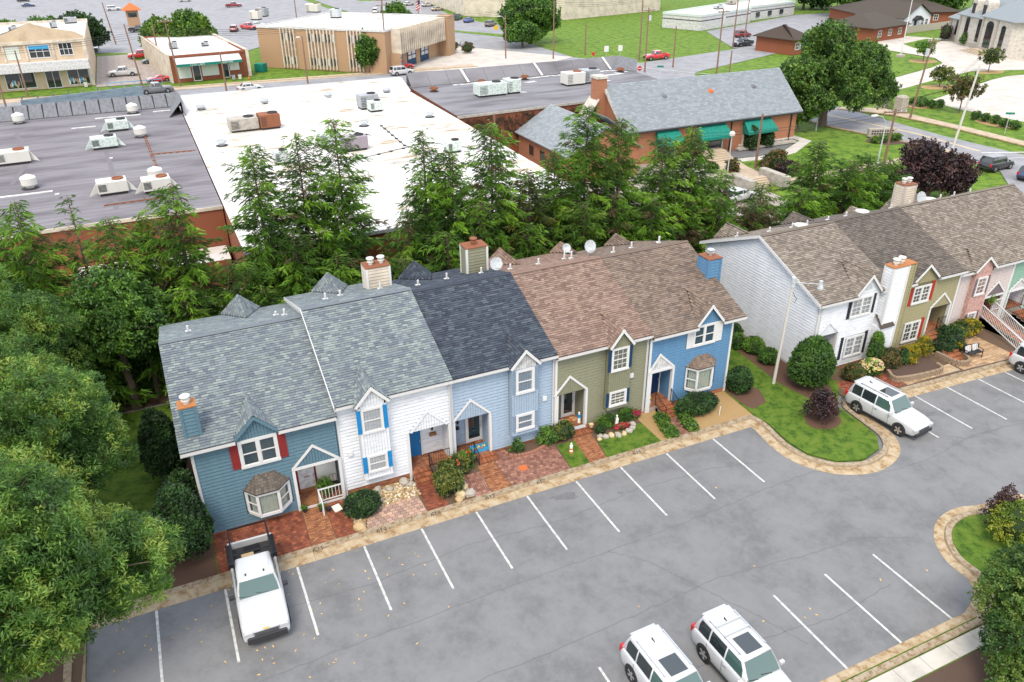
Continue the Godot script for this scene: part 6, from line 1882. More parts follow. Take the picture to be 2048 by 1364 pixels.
	broadleaf("maple_tree", "great spreading maple with a thick dark trunk beside the brick hall", Vector3(88.6, 0, -57.8), 3.4, .62, [[Vector3(-.6, 8.6, 0), Vector3(4.4, 3.6, 4)], [Vector3(4.6, 7.4, .6), Vector3(4.4, 3.4, 3.8)], [Vector3(-5.0, 7.0, 0), Vector3(4.0, 3.2, 3.6)], [Vector3(-.6, 11.9, -.6), Vector3(3.8, 2.6, 3.4)], [Vector3(6.8, 5.0, 2.2), Vector3(3.4, 2.2, 2.8)], [Vector3(-4.4, 4.4, 2.0), Vector3(3.4, 2.2, 2.8)], [Vector3(1.2, 5.0, 3.6), Vector3(3.2, 2.0, 2.4)], [Vector3(8.2, 8.6, -.8), Vector3(2.8, 2.2, 2.4)]], "far", 36.0, [[.035, .08, .014], [.055, .12, .02], [.085, .165, .026], [.125, .22, .036]], {"hole": -.2, "lump": .5, "size": .8, "hole_scale": .9})
	broadleaf("street_tree", "small bright tree against the brick hall's right end", Vector3(82.4, 0, -56.2), 1.8, .14, [[Vector3(0, 3.6, 0), Vector3(1.9, 2.4, 1.9)]], "far", 26.0, GREEN, {"size": .8})
	for q in [[11.5, -176.0, 9.5, 6.0, FRESH, "large light green tree behind the cafe"], [5.2, -178.0, 8.5, 4.6, FRESH, "green tree beside the large one behind the cafe"], [-12.0, -192.0, 9.0, 6.5, DEEP, "dark ivy clad tree behind the beige shop"], [-19.5, -195.0, 8.0, 6.0, GREEN, "green tree behind the beige shop's roof"], [-27.5, -193, 8, 5, FRESH, "bright tree behind the left end of the beige shop"],
		[41.6, -134.2, 7.6, 2.7, GREEN, "rounded tree before the tan brick hall"], [89.0, -157.0, 12.5, 8.0, GREEN, "big dark shade tree on the far grass bank"], [84.5, -152.0, 6, 5.0, GREEN, "lower part of the shade tree group above the parked cars"], [66.5, -196.0, 7.5, 5.0, GREEN, "tree on the far bank beyond the tan brick hall"]]:
		var R: float = q[3]
		broadleaf("shade_tree", q[5], Vector3(q[0], 0, q[1]), q[2] * .35, .3, [[Vector3(0, q[2] * .68, 0), Vector3(R * .8, q[2] * .34, R * .8)], [Vector3(R * .4, q[2] * .48, .5), Vector3(R * .6, q[2] * .28, R * .6)], [Vector3(-R * .42, q[2] * .5, .3), Vector3(R * .6, q[2] * .28, R * .6)]], "far", 22.0, q[4], {"size": 1.15, "hole": -.3})

# ---------------------------------------------------------------- vehicles (nose towards +x, wheels on y = 0)
const KINDS := {
	"suv": {"L": 4.75, "W": 1.9, "H": 1.78, "belt": 1.08, "wb": 2.78, "r": .37, "cab": [1.02, .36, -1.98, -2.26], "prof": [[-2.375, .72, .80, .46], [-2.33, 1.0, .92, .36], [-2.1, 1.1, .99, .3], [-1.2, 1.11, 1.0, .27], [.6, 1.08, 1.0, .27], [1.1, 1.06, .99, .27], [1.75, 1.0, .96, .28], [2.15, .93, .9, .3], [2.32, .8, .82, .34], [2.375, .6, .74, .42]], "wins": [[-1.98, -1.36], [-1.28, -.42], [-.34, .62]]},
	"sedan": {"L": 4.7, "W": 1.83, "H": 1.45, "belt": .94, "wb": 2.75, "r": .33, "cab": [.95, .15, -1.05, -1.85], "prof": [[-2.35, .6, .78, .42], [-2.3, .9, .9, .34], [-2.0, .97, .96, .28], [-1.2, .96, 1.0, .24], [.6, .93, 1.0, .24], [1.1, .92, .99, .24], [1.75, .86, .95, .25], [2.15, .76, .88, .27], [2.3, .62, .8, .32], [2.35, .48, .72, .38]], "wins": [[-1.5, -.85], [-.78, -.02], [.06, .62]]},
	"pickup": {"L": 5.7, "W": 2.0, "H": 1.86, "belt": 1.16, "wb": 3.6, "r": .39, "cab": [1.15, .62, -.72, -.92], "prof": [[-2.85, .5, .9, .42], [-2.82, .78, .97, .36], [-2.6, .80, 1.0, .34], [-.96, .80, 1.0, .32], [-.94, 1.16, 1.0, .32], [.9, 1.15, 1.0, .32], [1.25, 1.14, .99, .32], [2.2, 1.1, .98, .33], [2.65, 1.04, .96, .34], [2.82, .92, .92, .36], [2.85, .62, .88, .42]], "wins": [[-.72, -.28], [-.2, .84]]},
	"coupe": {"L": 4.5, "W": 1.85, "H": 1.26, "belt": .86, "wb": 2.65, "r": .33, "cab": [.75, -.05, -.65, -1.75], "prof": [[-2.25, .6, .8, .36], [-2.2, .86, .9, .3], [-1.9, .93, .97, .24], [-1.2, .90, 1.0, .2], [.6, .86, .99, .2], [1.1, .84, .98, .2], [1.75, .74, .95, .22], [2.1, .6, .86, .24], [2.25, .45, .72, .3]], "wins": [[-1.2, -.55], [-.47, .4]]}}
var made := {}

func ring_of(x: float, yt: float, hw: float, yb: float) -> Array:
	var half := [Vector3(x, yb, 0), Vector3(x, yb, hw * .88), Vector3(x, yb + .1, hw * .98), Vector3(x, lerpf(yb, yt, .5), hw), Vector3(x, yt - .14, hw * .985), Vector3(x, yt - .04, hw * .93), Vector3(x, yt, hw * .80), Vector3(x, yt + .025, 0)]
	var out := half.duplicate()
	for k in range(half.size() - 2, -1, -1): out.append(Vector3(half[k].x, half[k].y, -half[k].z))
	return out

func hull(y: float, y0: float, H: float) -> Vector2:   # (how far the pillars have leaned in, half width factor) at height y
	var pts := [[y0, 0.0, .90], [lerpf(y0, H, .55), .55, .83], [H - .09, .90, .755], [H - .02, .97, .69], [H, 1.02, .55]]
	for k in 4:
		if y <= pts[k + 1][0] or k == 3:
			var f: float = clampf((y - pts[k][0]) / (pts[k + 1][0] - pts[k][0]), 0, 1)
			return Vector2(lerpf(pts[k][1], pts[k + 1][1], f), lerpf(pts[k][2], pts[k + 1][2], f))
	return Vector2()

func car(kind: String, paint: String, near: bool) -> Node3D:
	var S: Dictionary = KINDS[kind]
	var t := Node3D.new()
	t.name = "car"
	var W: float = S.W / 2
	var rows := []
	for q in S.prof: rows.append(ring_of(q[0], q[1], q[2] * W, q[3]))
	var b := mb()
	b.grid(rows)
	for e in [0, rows.size() - 1]:
		for k in range(1, rows[e].size() - 1): b.tri(rows[e][0], rows[e][k], rows[e][k + 1])
	part("body", b, paint, t, true)
	# cabin: hull with rounded roof edge, glass set on it
	var c: Array = S.cab
	var y0: float = S.belt - .06
	var H: float = S.H
	var h := mb()
	var lv := []
	for q in [[y0, .90, 0.0], [lerpf(y0, H, .55), .83, .55], [H - .09, .755, .90], [H - .02, .69, .97], [H, .55, 1.02]]:
		var row := []
		for p in [[0, -1], [0, 1], [1, 1], [1, -1], [0, -1]]:
			var x: float = lerpf(c[0], c[1], q[2]) if p[0] == 0 else lerpf(c[3], c[2], q[2])
			row.append(Vector3(x, q[0], p[1] * W * q[1]))
		lv.append(row)
	h.grid(lv)
	h.quad(lv[4][0], lv[4][1], lv[4][2], lv[4][3])
	part("cabin", h, paint, t, true)
	var glass := "glass_teal" if near else "glass_dark"
	var yb := S.belt + .02 as float
	for q in [[c[0], c[1], .022], [c[3], c[2], -.022]]:
		var p := mb()
		var ym := lerpf(y0, H, .55)
		var ys := [yb + .02, ym, H - .1]
		for k in 2:
			var u := hull(ys[k], y0, H)
			var v := hull(ys[k + 1], y0, H)
			var xa: float = lerpf(q[0], q[1], u.x) + q[2]
			var xb: float = lerpf(q[0], q[1], v.x) + q[2]
			p.quad(Vector3(xa, ys[k], -W * u.y + .07), Vector3(xa, ys[k], W * u.y - .07), Vector3(xb, ys[k + 1], W * v.y - .06), Vector3(xb, ys[k + 1], -W * v.y + .06))
		part("windshield" if q[2] > 0 else "rear_window", p, glass if q[2] > 0 else "glass_dark", t)
	for s in [-1.0, 1.0]:
		for k in S.wins.size():
			var q: Array = S.wins[k]
			var p := mb()
			var ym := lerpf(y0, H, .55)
			var ys := [yb, ym, H - .13]
			for j in 2:
				var pts := []
				for e in [[q[0], ys[j]], [q[0], ys[j + 1]], [q[1], ys[j + 1]], [q[1], ys[j]]]:
					var u := hull(e[1], y0, H)
					pts.append(Vector3(clampf(e[0], lerpf(c[3], c[2], u.x) + .10, lerpf(c[0], c[1], u.x) - .10), e[1], s * (W * u.y + .008)))
				p.quad(pts[0], pts[1], pts[2], pts[3])
			part("side_window", p, "glass_dark" if k < S.wins.size() - 1 or not near else glass, t)
	# wheels
	var r: float = S.r
	for x in [-S.wb / 2 - .02, S.wb / 2 + .03]:
		for s in [-1.0, 1.0]:
			var ar := mb()
			ar.tube(Vector3(x, r + .02, s * (W - .3)), Vector3(x, r + .02, s * (W + .004)), r * 1.17, r * 1.17, 18)
			part("wheel_arch", ar, "dark", t)
			var ty := mb()
			ty.xf = Transform3D(Basis(Vector3.RIGHT, PI / 2 * s), Vector3(x, r, s * (W - .20)))
			ty.lathe(Vector3(), [[r * .6, 0], [r * .93, 0], [r, .04], [r, .18], [r * .94, .225], [r * .68, .225], [r * .66, .2]], 20)
			var wl := part("wheel", ty, "rubber", t, true)
			var rm := mb()
			rm.xf = ty.xf
			rm.lathe(Vector3(), [[r * .67, .2], [r * .67, .205], [r * .6, .18], [.0, .15]], 18)
			for k in 5:
				var a := TAU * k / 5
				rm.bar(Vector3(0, .2, 0), Vector3(cos(a) * r * .64, .2, sin(a) * r * .64), r * .24, .03)
			part("rim", rm, "alloy", wl)
	# lamps, bumpers, mirrors
	var L: float = S.L / 2
	var P: Array = S.prof
	var fy: float = P[-2][1] - .06
	for s in [-1.0, 1.0]:
		var hl := mb()
		hl.bbox(Vector3(L - .30, fy - .1, minf(s * W * .54, s * W * .89)), Vector3(L + .02, fy + .075, maxf(s * W * .54, s * W * .89)), .05)
		part("headlight", hl, "lamp_clear", t)
		var tl := mb()
		var ty2: float = P[1][1]
		tl.box(Vector3(-L - .0, ty2 - .26, minf(s * W * .70, s * W * .93)), Vector3(-L + .16, ty2 + (.0 if kind != "suv" else .06), maxf(s * W * .70, s * W * .93)))
		part("taillight", tl, "lamp_red", t)
		var mr := mb()
		mr.bbox(Vector3(c[0] - .32, S.belt + .0, s * (W + .1) - .1), Vector3(c[0] - .18, S.belt + .16, s * (W + .1) + .1), .03)
		part("mirror", mr, "dark" if kind == "pickup" else paint, t)
	var gr := mb()
	gr.box(Vector3(L - .1, fy - .22, -W * .52), Vector3(L + .02, fy + .02, W * .52))
	part("grille", gr, "chrome" if near else "dark", t)
	var bp := mb()
	bp.bbox(Vector3(L - .2, .34, -W * .8), Vector3(L + .07, .54 if kind != "pickup" else .66, W * .8), .05); bp.box(Vector3(-L - .02, .42, -W * .8), Vector3(-L + .1, .6, W * .8))
	part("bumper", bp, "dark", t)
	if near:
		var gl := mb()
		for k in 3: gl.box(Vector3(L + .0, fy - .19 + k * .065, -W * .48), Vector3(L + .03, fy - .155 + k * .065, W * .48))
		part("grille_slats", gl, "dark", t)
		var dl := mb()
		for s in [-1.0, 1.0]:
			for x in S.wins:
				dl.box(Vector3(x[1] + .03, .42, s * (W + .001) - .003), Vector3(x[1] + .042, S.belt - .03, s * (W + .001) + .003))
			dl.box(Vector3(-S.wb / 2 + .4, .33, s * (W + .0) - .02), Vector3(S.wb / 2 - .42, .4, s * (W + .0) + .02))
		part("door_seam", dl, "dark", t)
		for s in [-1.0, 1.0]:
			for x in S.wins:
				if x[0] < -1.2 and kind == "suv": continue
				var dh := mb()
				dh.box(Vector3(x[0] + .05, S.belt - .17, s * (W + .01) - .02), Vector3(x[0] + .22, S.belt - .13, s * (W + .01) + .02))
				part("door_handle", dh, "chrome", t)
		var wp := mb()
		for s in [-.35, .3]: wp.bar(Vector3(c[0] - .06, S.belt + .04, s * W * 1.1), Vector3(lerpf(c[0], c[1], .2) - .0, S.belt + .12, s * W * 1.1 + .5), .02, .02)
		part("wiper", wp, "black", t)
		if kind == "suv":
			for s in [-1.0, 1.0]:
				var rr := mb()
				rr.bar(Vector3(-1.65, H + .05, s * W * .66), Vector3(.2, H + .04, s * W * .66), .04, .03)
				for x in [-1.6, -.7, .15]: rr.box(Vector3(x - .04, H - .03, s * W * .66 - .02), Vector3(x + .04, H + .05, s * W * .66 + .02))
				part("roof_rail", rr, "zinc", t)
			var sr := mb()
			sr.box(Vector3(-.55, H - .01, -W * .42), Vector3(.28, H + .012, W * .42))
			part("sunroof", sr, "glass_dark", t)
			var sp := mb()
			sp.hexa([Vector3(-2.16, H - .12, -W * .62), Vector3(-1.9, H - .06, -W * .68), Vector3(-1.9, H - .06, W * .62), Vector3(-2.16, H - .12, W * .62), Vector3(-2.15, H - .07, -W * .6), Vector3(-1.9, H + .006, -W * .58), Vector3(-1.9, H + .006, W * .58), Vector3(-2.15, H - .07, W * .6)])
			part("spoiler", sp, paint, t)
			var an := mb()
			an.hexa([Vector3(-1.5, H, -.03), Vector3(-1.28, H, -.015), Vector3(-1.28, H, .015), Vector3(-1.5, H, .03), Vector3(-1.5, H + .08, -.008), Vector3(-1.46, H + .06, -.008), Vector3(-1.46, H + .06, .008), Vector3(-1.5, H + .08, .008)])
			part("antenna_fin", an, "dark", t)
	if kind == "pickup":
		var bd := mb()
		bd.box(Vector3(-2.72, .80, -W * .86), Vector3(-1.0, .84, W * .86))
		part("bed_floor", bd, "dark", t)
		for s in [-1.0, 1.0]:
			var sd := mb()
			sd.bbox(Vector3(-2.83, .74, minf(s * W * .84, s * W * .985)), Vector3(-.93, 1.18, maxf(s * W * .84, s * W * .985)), .03)
			part("bed_side", sd, paint, t)
		var tg := mb()
		tg.bbox(Vector3(-2.85, .7, -W * .86), Vector3(-2.74, 1.16, W * .86), .03)
		part("tailgate", tg, paint, t)
	return t

func park(kind: String, paint: String, at: Vector3, turn: float, label: String, cat: String, group := "", near := false) -> Node3D:
	var key := kind + ("+" if near else "")
	var o: Node3D
	if not made.has(key + paint):
		o = car(kind, paint, near)
		made[key + paint] = o
		o.name = numbered("parked_" + ("pickup_truck" if kind == "pickup" else "car"))
		add_child(o)
	else:
		o = made[key + paint].duplicate()
		o.name = numbered("parked_" + ("pickup_truck" if kind == "pickup" else "car"))
		add_child(o)
	o.position = at; o.rotation.y = turn
	return tag(o, label, cat, group)

func vehicles() -> void:
	var cars := "cars parked in the far car park"
	# the pickup with its ladder rack before the teal house
	var t := park("pickup", "paint_white", Vector3(-1.86, .01, 1.25), -PI / 2 - .03, "white pickup truck with black ladder rack, parked before the teal house", "pickup truck", "", true)
	t.scale = Vector3(1.0, 1.06, 1.03)
	var rk := mb()
	for s in [-.86, .86]:
		for x in [-2.7, -.85]: rk.bar(Vector3(x, 1.15, s), Vector3(x, 1.98, s * .96), .06, .06, Vector3.RIGHT)
		rk.bar(Vector3(-2.75, 1.97, s * .96), Vector3(-.3, 1.97, s * .96), .06, .06)
	for x in [-2.7, -.85]: rk.bar(Vector3(x, 1.985, -.83), Vector3(x, 1.985, .83), .06, .06)
	part("ladder_rack", rk, "black", t)
	for s in [-1.0, 1.0]:
		var tb := mb(); tb.bbox(Vector3(-2.4, 1.16, s * .93 - .13), Vector3(-1.05, 1.42, s * .93 + .13), .03)
		part("side_toolbox", tb, "black", t)
	var hd := mb()
	for s in [-.35, .4]: hd.bbox(Vector3(.42, 1.86, s - .03), Vector3(.5, 1.93, s + .03), .01)
	part("roof_lamp", hd, "black", t)
	var bow := mb()
	bow.hexa([Vector3(2.865, .93, -.14), Vector3(2.87, .93, .1), Vector3(2.88, .93, .1), Vector3(2.88, .93, -.14), Vector3(2.865, .98, -.1), Vector3(2.865, .98, .14), Vector3(2.875, .98, .14), Vector3(2.875, .98, -.1)])
	part("badge", bow, "toy_yellow", t)
	for q in [[-.15, .86, -1.35, .28, .22, .5, "stone_buff", "cardboard box in the bed of the white pickup", "box"], [.4, .86, -1.2, .2, .16, .34, "lamp_red", "red tool case in the bed of the white pickup", "case"], [.1, .86, -2.35, .35, .08, .25, "black", "black tray at the tail of the white pickup", "tray"]]:
		var b := mb(); b.bbox(Vector3(-q[3], 0, -q[5]), Vector3(q[3], q[4] * 2, q[5]), .02)
		for x in [-.02, .02]: b.box(Vector3(x - .01, q[4] * 2, -q[5] * .9), Vector3(x + .01, q[4] * 2 + .004, q[5] * .9))
		var o := top("cargo_" + q[8], b, q[6], q[7], q[8])
		o.position = Vector3(-1.86 + q[0], q[1], 1.25 + q[2] - .0)
	t = park("suv", "paint_white", Vector3(35.25, .01, 2.85), -PI / 2 + .115, "white off road wagon with a black sunroof, parked at the tip of the grass island", "car", "white cars in the parking court", true)
	t.scale = Vector3(1.02, 1.06, 1.0)
	park("suv", "paint_white", Vector3(15.2, .01, 14.05), -PI / 2 + .03, "white crossover with roof bars, right one of the two in the near bays", "car", "white cars in the parking court", true)
	var cb := mb()
	for x in [-1.25, -.75]: cb.bar(Vector3(x, 1.85, -.62), Vector3(x, 1.85, .62), .07, .03)
	var last := get_child(get_child_count() - 1)
	part("cross_bar", cb, "zinc", last)
	park("suv", "paint_white", Vector3(11.95, .01, 13.65), -PI / 2 + .03, "white crossover without cross bars, left one of the two in the near bays", "car", "white cars in the parking court", true)
	park("suv", "paint_white", Vector3(48.75, .01, 4.05), -PI / 2 + .05, "white crossover at the right edge before the white staircase", "car", "white cars in the parking court", true)
	# cars in the streets and far yards: kind, paint, x, z, heading, label
	for q in [["suv", "paint_black", 90.4, -31.0, .05, "black off road wagon driving on the side street"], ["suv", "paint_navy", 90.6, -26.4, .2, "dark blue car partly cut off at the street's right edge"],
		["sedan", "paint_white", 16.6, -125.6, .06, "white saloon driving on the main street before the cafe"], ["pickup", "paint_grey", .9, -131.6, .06, "grey pickup truck half hidden by the tar roof's parapet"], ["pickup", "paint_silver", -4.2, -154.2, PI - .08, "pale silver pickup in the gravel yard beside the beige shop"],
		["coupe", "paint_red", 2.0, -143.9, PI + .05, "bright red sports car at the blue rail beside the cafe"], ["pickup", "paint_red", .2, -178.4, PI, "red pickup with a dark flat bed in the gravel yard"], ["sedan", "paint_green", 2.2, -169.2, PI, "dark green saloon in the gravel yard beside the cafe"],
		["suv", "paint_white", -11.0, -194.4, .3, "white car behind the beige shop's side wall"], ["pickup", "paint_black", 1.8, -232.4, -.2, "black pickup near the brick pay booth"], ["sedan", "paint_white", 6.6, -241.5, -.15, "white car beside the tree behind the cafe"], ["suv", "paint_white", -4.0, -305.0, .0, "white car far behind the brick pay booth"],
		["suv", "paint_maroon", 26.2, -220.0, 1.3, "dark red off road wagon beside the tan brick hall"], ["pickup", "paint_red", 30.6, -223.0, -1.1, "red pickup beside the dark red wagon by the tan brick hall"], ["sedan", "paint_white", 34.0, -228.0, .2, "white car at the tan brick hall's back corner"], ["pickup", "paint_maroon", 36.0, -296.0, .0, "red and white pickup in the far lot"],
		["suv", "paint_red", 48.8, -135.2, .0, "bright red fire wagon on the station forecourt"], ["suv", "paint_white", 46.6, -128.9, .1, "long white wagon before the red fire wagon"], ["pickup", "paint_silver", 70.2, -164.2, PI - .45, "white pickup towing a small trailer on the cross street"], ["pickup", "paint_red", 102.4, -121.4, PI - .1, "red pickup driving on the upper street"], ["pickup", "paint_black", 132.0, -128.6, PI + .2, "black pickup driving on the upper street"], ["suv", "paint_maroon", 142.5, -141.5, .1, "red and white wagon parked before the low white building"]]:
		park(q[0], q[1], Vector3(q[2], .015, q[3]), q[4], q[5], "pickup truck" if q[0] == "pickup" else "car")
	for q in [["suv", "paint_white", 75.6, -248.0, 1.2, "white car in the far row of the car park, by the road"], ["sedan", "paint_white", 94.0, -269.0, .4, "white car at the far end of the cream hall"], ["sedan", "paint_silver", 99.0, -262.0, .35, "silver car, second from the far end along the cream hall"], ["sedan", "paint_tan", 97.0, -246.0, .35, "beige saloon before the cream hall's entrance"], ["pickup", "paint_green", 92.6, -216.0, .9, "dark green pickup beside the blue car"], ["sedan", "paint_blue", 93.2, -208.0, .75, "bright blue car in the car park before the cream hall"],
		["suv", "paint_grey", 95.0, -195.4, .7, "dark grey car between the blue car and the teal one"], ["suv", "paint_green", 96.0, -186.4, .7, "dark teal car beside the shade tree"], ["sedan", "paint_black", 95.6, -179.0, .7, "dark car under the shade tree"], ["sedan", "paint_white", 78.6, -204.6, .3, "white saloon on the grass edge of the car park"], ["sedan", "paint_black", 79.6, -218.0, .3, "black car behind the white saloon in the car park"], ["sedan", "paint_silver", 68.6, -206.0, .5, "pale car under the tree behind the tan brick hall"],
		["sedan", "paint_navy", -33.0, -338.0, .1, "dark car in the farthest yard at the upper left"], ["sedan", "paint_black", -36.5, -364.0, .1, "black car behind the dark one at the upper left"], ["sedan", "paint_silver", 22.0, -330.0, .1, "silver car in the lot at the upper edge"], ["sedan", "paint_white", 54.6, -35.2, .2, "pale car half hidden under the evergreens by the concrete stair"]]:
		park(q[0], q[1], Vector3(q[2], .015, q[3]), q[4], q[5], "pickup truck" if q[0] == "pickup" else "car", cars)
	var tr := thing("trailer", "small red trailer behind the white pickup on the cross street", "trailer", Vector3(72.6, .015, -157.4), PI - .45)
	var b := mb(); b.box(Vector3(-1.6, .5, -.8), Vector3(1.4, .6, .8)); b.bar(Vector3(1.4, .5, 0), Vector3(2.8, .5, 0), .1, .1)
	part("deck", b, "paint_maroon", tr)
	b = mb()
	for s in [-.9, .9]: b.tube(Vector3(-.2, .33, s - .1), Vector3(-.2, .33, s + .1), .33, .33, 12)
	part("wheel", b, "rubber", tr)
	b = mb(); b.ball(Vector3(-.3, .95, 0), Vector3(.9, .4, .5), 5); b.box(Vector3(.2, .6, -.3), Vector3(.8, 1.5, .3))
	part("load", b, "dark", tr)

# ---------------------------------------------------------------- the flat roofed buildings behind the evergreens
func block(called: String, label: String, cat: String, at: Vector3, turn: float, outline: Array, h: float, wall_m: String, roof_m: String, rim := .35, rim_m := "") -> Node3D:
	# a flat roofed building round its own origin: walls, a parapet rim, the roof sheet inside
	var t := thing(called, label, cat, at, turn)
	var b := mb()
	b.slab(outline, 0, h - .02)
	part("wall", b, wall_m, t)
	var r := mb()
	r.slab(outline, h - .01, h + .02)
	part("roof", r, roof_m, t)
	if rim > 0.0:
		var p := mb()
		for k in outline.size():
			var a := Vector3(outline[k][0], 0, outline[k][1])
			var c := Vector3(outline[(k + 1) % outline.size()][0], 0, outline[(k + 1) % outline.size()][1])
			p.bar(a + Vector3.UP * (h + rim / 2 - .05), c + Vector3.UP * (h + rim / 2 - .05), .3, rim + .1)
		part("parapet", p, rim_m if rim_m else wall_m, t)
	return t

func roof_unit(at: Vector3, size: Vector3, m: String, label: String, turn := 0.0, splay := false) -> void:
	var t := thing("rooftop_unit", label, "air conditioner", at, turn, "air conditioning units on the flat roofs")
	var b := mb()
	var s := size / 2
	b.bbox(Vector3(-s.x, .25, -s.z), Vector3(s.x, size.y, s.z), .05)
	for x in [-s.x * .34, s.x * .3]: b.box(Vector3(x - .02, .4, s.z), Vector3(x + .02, size.y - .1, s.z + .02))
	part("casing", b, m, t)
	var f := mb()
	f.lathe(Vector3(s.x * .45, size.y, 0), [[s.z * .62, 0], [s.z * .62, .12], [s.z * .5, .12], [s.z * .45, .03], [0, .03]], 16)
	part("fan", f, "rust" if m == "cap_white" else "dark", t)
	var c := mb()
	c.box(Vector3(-s.x * .9, 0, -s.z * .9), Vector3(s.x * .9, .25, s.z * .9))
	part("curb", c, "dark", t)
	if splay:
		var w := mb()
		for q in [-1, 1]: w.face([Vector3(q * s.x, size.y - .1, s.z * .6), Vector3(q * s.x, .3, s.z * .6), Vector3(q * (s.x + .7), .15, s.z * .9)], Vector3(.04 * q, 0, 0))
		part("hood", w, m, t)
	var g := mb()
	for k in 6: g.box(Vector3(-s.x * .92, .45 + k * (size.y - .6) / 6, s.z + .0), Vector3(-s.x * .4, .5 + k * (size.y - .6) / 6, s.z + .03))
	part("louvre", g, "dark", t)

func roof_fan(at: Vector3, r: float, m: String, label: String, drum := true) -> void:
	var t := thing("roof_fan", label, "roof vent", at, 0, "round vents on the flat roofs")
	var b := mb()
	if drum: b.lathe(Vector3(), [[r * .55, -.05], [r * .55, .25], [r * .92, .3], [r, .4], [r, .95], [r * 1.04, .97], [r * .9, 1.1], [.0, 1.35]], 16)
	else: b.lathe(Vector3(), [[r * .6, -.05], [r * .6, .3], [r, .35], [r * .95, .6], [r * .75, .62], [r * .7, .45], [.0, .45]], 14)
	part("hood", b, m, t)
	var c := mb()
	c.lathe(Vector3(), [[r * 1.15, -.03], [r * 1.1, .06], [r * .6, .1]], 12)
	part("base", c, "dark", t)

func commercial() -> void:
	mat("panel_grey", .17, .175, .19, .8, "blotch", Vector3.ONE * .3)
	mat("board_blue", .20, .27, .33, .7, "blotch", Vector3(.1, .3, .1))
	mat("unit_mint", .58, .66, .62, .6, "blotch", Vector3.ONE * .4)
	mat("unit_grey", .36, .38, .40, .6, "blotch", Vector3.ONE * .4)
	mat("unit_mauve", .28, .24, .27, .6)
	mat("vine", .10, .075, .05, .95, "mulch", Vector3.ONE * .5)
	flat("yard", [[-40, -121], [64, -119.5], [72, -100], [72, -38], [-40, -38]], -.02, "lane")
	# A: tar roof
	var a := block("shop_building", "flat grey tar roofed building with a red brick wall behind the left evergreens", "building", Vector3(2.3, 0, -39), 0, [[-36, 0], [0, 0], [0, -46], [-36, -46]], 6.0, "brick", "roof_tar", 0.0)
	var s := mb()
	for k in 44:
		var z := -.9 - k * 1.03
		var pts := []
		for j in 25: pts.append([-36 + j * 1.5, z + rng.randf_range(-.06, .06)])
		strip(s, pts, rng.randf_range(.10, .2), 6.026)
	part("roof_seam", s, "tar_seam", a).set_meta("kind", "stuff")
	var d := mb()
	for line in [[[-8.5, -42], [-8.6, -38.8], [-9.3, -34], [-8.9, -25], [-8.3, -14], [-8.2, -3]], [[-17.4, -40], [-18.2, -37], [-17.2, -33], [-18, -27]], [[-16.2, -22], [-16.9, -15]]]: strip(d, curve(line, 6), .42, 6.032)
	part("tar_patch", d, "tar_seam", a)
	var p := mb()
	for line in [[[-4.9, -31], [-4.6, -22], [-4.1, -8]], [[-4.55, -20.6], [-.2, -20.2]], [[-9, -4.3], [-4.2, -4.4]]]:
		for k in line.size() - 1:
			p.bar(Vector3(line[k][0], 6.12, line[k][1]), Vector3(line[k + 1][0], 6.12, line[k + 1][1]), .07, .07)
			for j in 7:
				var q: Vector2 = Vector2(line[k][0], line[k][1]).lerp(Vector2(line[k + 1][0], line[k + 1][1]), j / 7.0)
				p.cbox(Vector3(q.x, 6.07, q.y), Vector3(.3, .1, .14))
	part("gas_pipe", p, "rust", a)
	var wm := mb()
	for q in [[-11.2, -37.6, 2.6], [-7.4, -42.2, 5.2], [-1.9, -43.2, 2.8], [-12.9, -9.8, .35], [-8.4, -21, .3], [-15.8, -11, 5.0]]: wm.box(Vector3(q[0] - q[2] / 2, 6.03, q[1] - .15), Vector3(q[0] + q[2] / 2, 6.1, q[1] + .25))
	part("white_patch", wm, "membrane_white", a)
	for k in 22:
		var b := mb()
		var x := -34.9 + k * 1.6
		b.face([Vector3(x, 6.05, -45.4), Vector3(x + 1.5, 6.05, -45.4), Vector3(x + 1.42, 7.4, -47.4), Vector3(x + .03, 7.4, -47.4)], Vector3(0, .08, 0))
		part("mansard_panel", b, "panel_grey", a)
	var mk := mb(); mk.face([Vector3(-36, 5.9, -45.3), Vector3(0, 5.9, -45.3), Vector3(0, 7.34, -47.45), Vector3(-36, 7.34, -47.45)], Vector3(0, .03, 0))
	mk.box(Vector3(-36, 4.0, -47.6), Vector3(0, 7.36, -47.45))
	part("mansard_frame", mk, "dark", a)
	var rt := mb(); rt.face([Vector3(-1.0, 6.05, -45.4), Vector3(-1.6, 6.05, -38.6), Vector3(.15, 7.5, -40.4), Vector3(.15, 7.4, -47.4)], Vector3(0, .1, 0))
	rt.face([Vector3(.15, 6.0, -38.4), Vector3(.15, 7.5, -40.4), Vector3(.15, 7.4, -47.4), Vector3(.15, 6.0, -47.4)], Vector3(.2, 0, 0))
	part("mansard_end", rt, "panel_grey", a)
	var cp := mb(); cp.box(Vector3(-36, 5.75, -.02), Vector3(.02, 6.03, .12))
	part("roof_edge", cp, "cream_pale", a)
	var an := block("lean_to", "low white roofed lean-to along the brick wall behind the left evergreens", "shed", Vector3(-3.6, 0, -38.9), 0, [[-6, 3.4], [5.6, 3.4], [5.6, 0], [-6, 0]], 2.5, "brick", "roof_white", .0)
	var bb := thing("roof_sign", "long blue grey board standing behind the tar roof's parapet", "signboard", Vector3(-9.3, 0, -100.5), .24)
	var b := mb(); b.box(Vector3(-8, 3.9, -.1), Vector3(8, 6.1, .1))
	part("board", b, "board_blue", bb)
	b = mb()
	for k in 9: b.box(Vector3(-7.8 + k * 1.95, 0, -.3), Vector3(-7.65 + k * 1.95, 6.5, -.1))
	part("post", b, "panel_grey", bb)
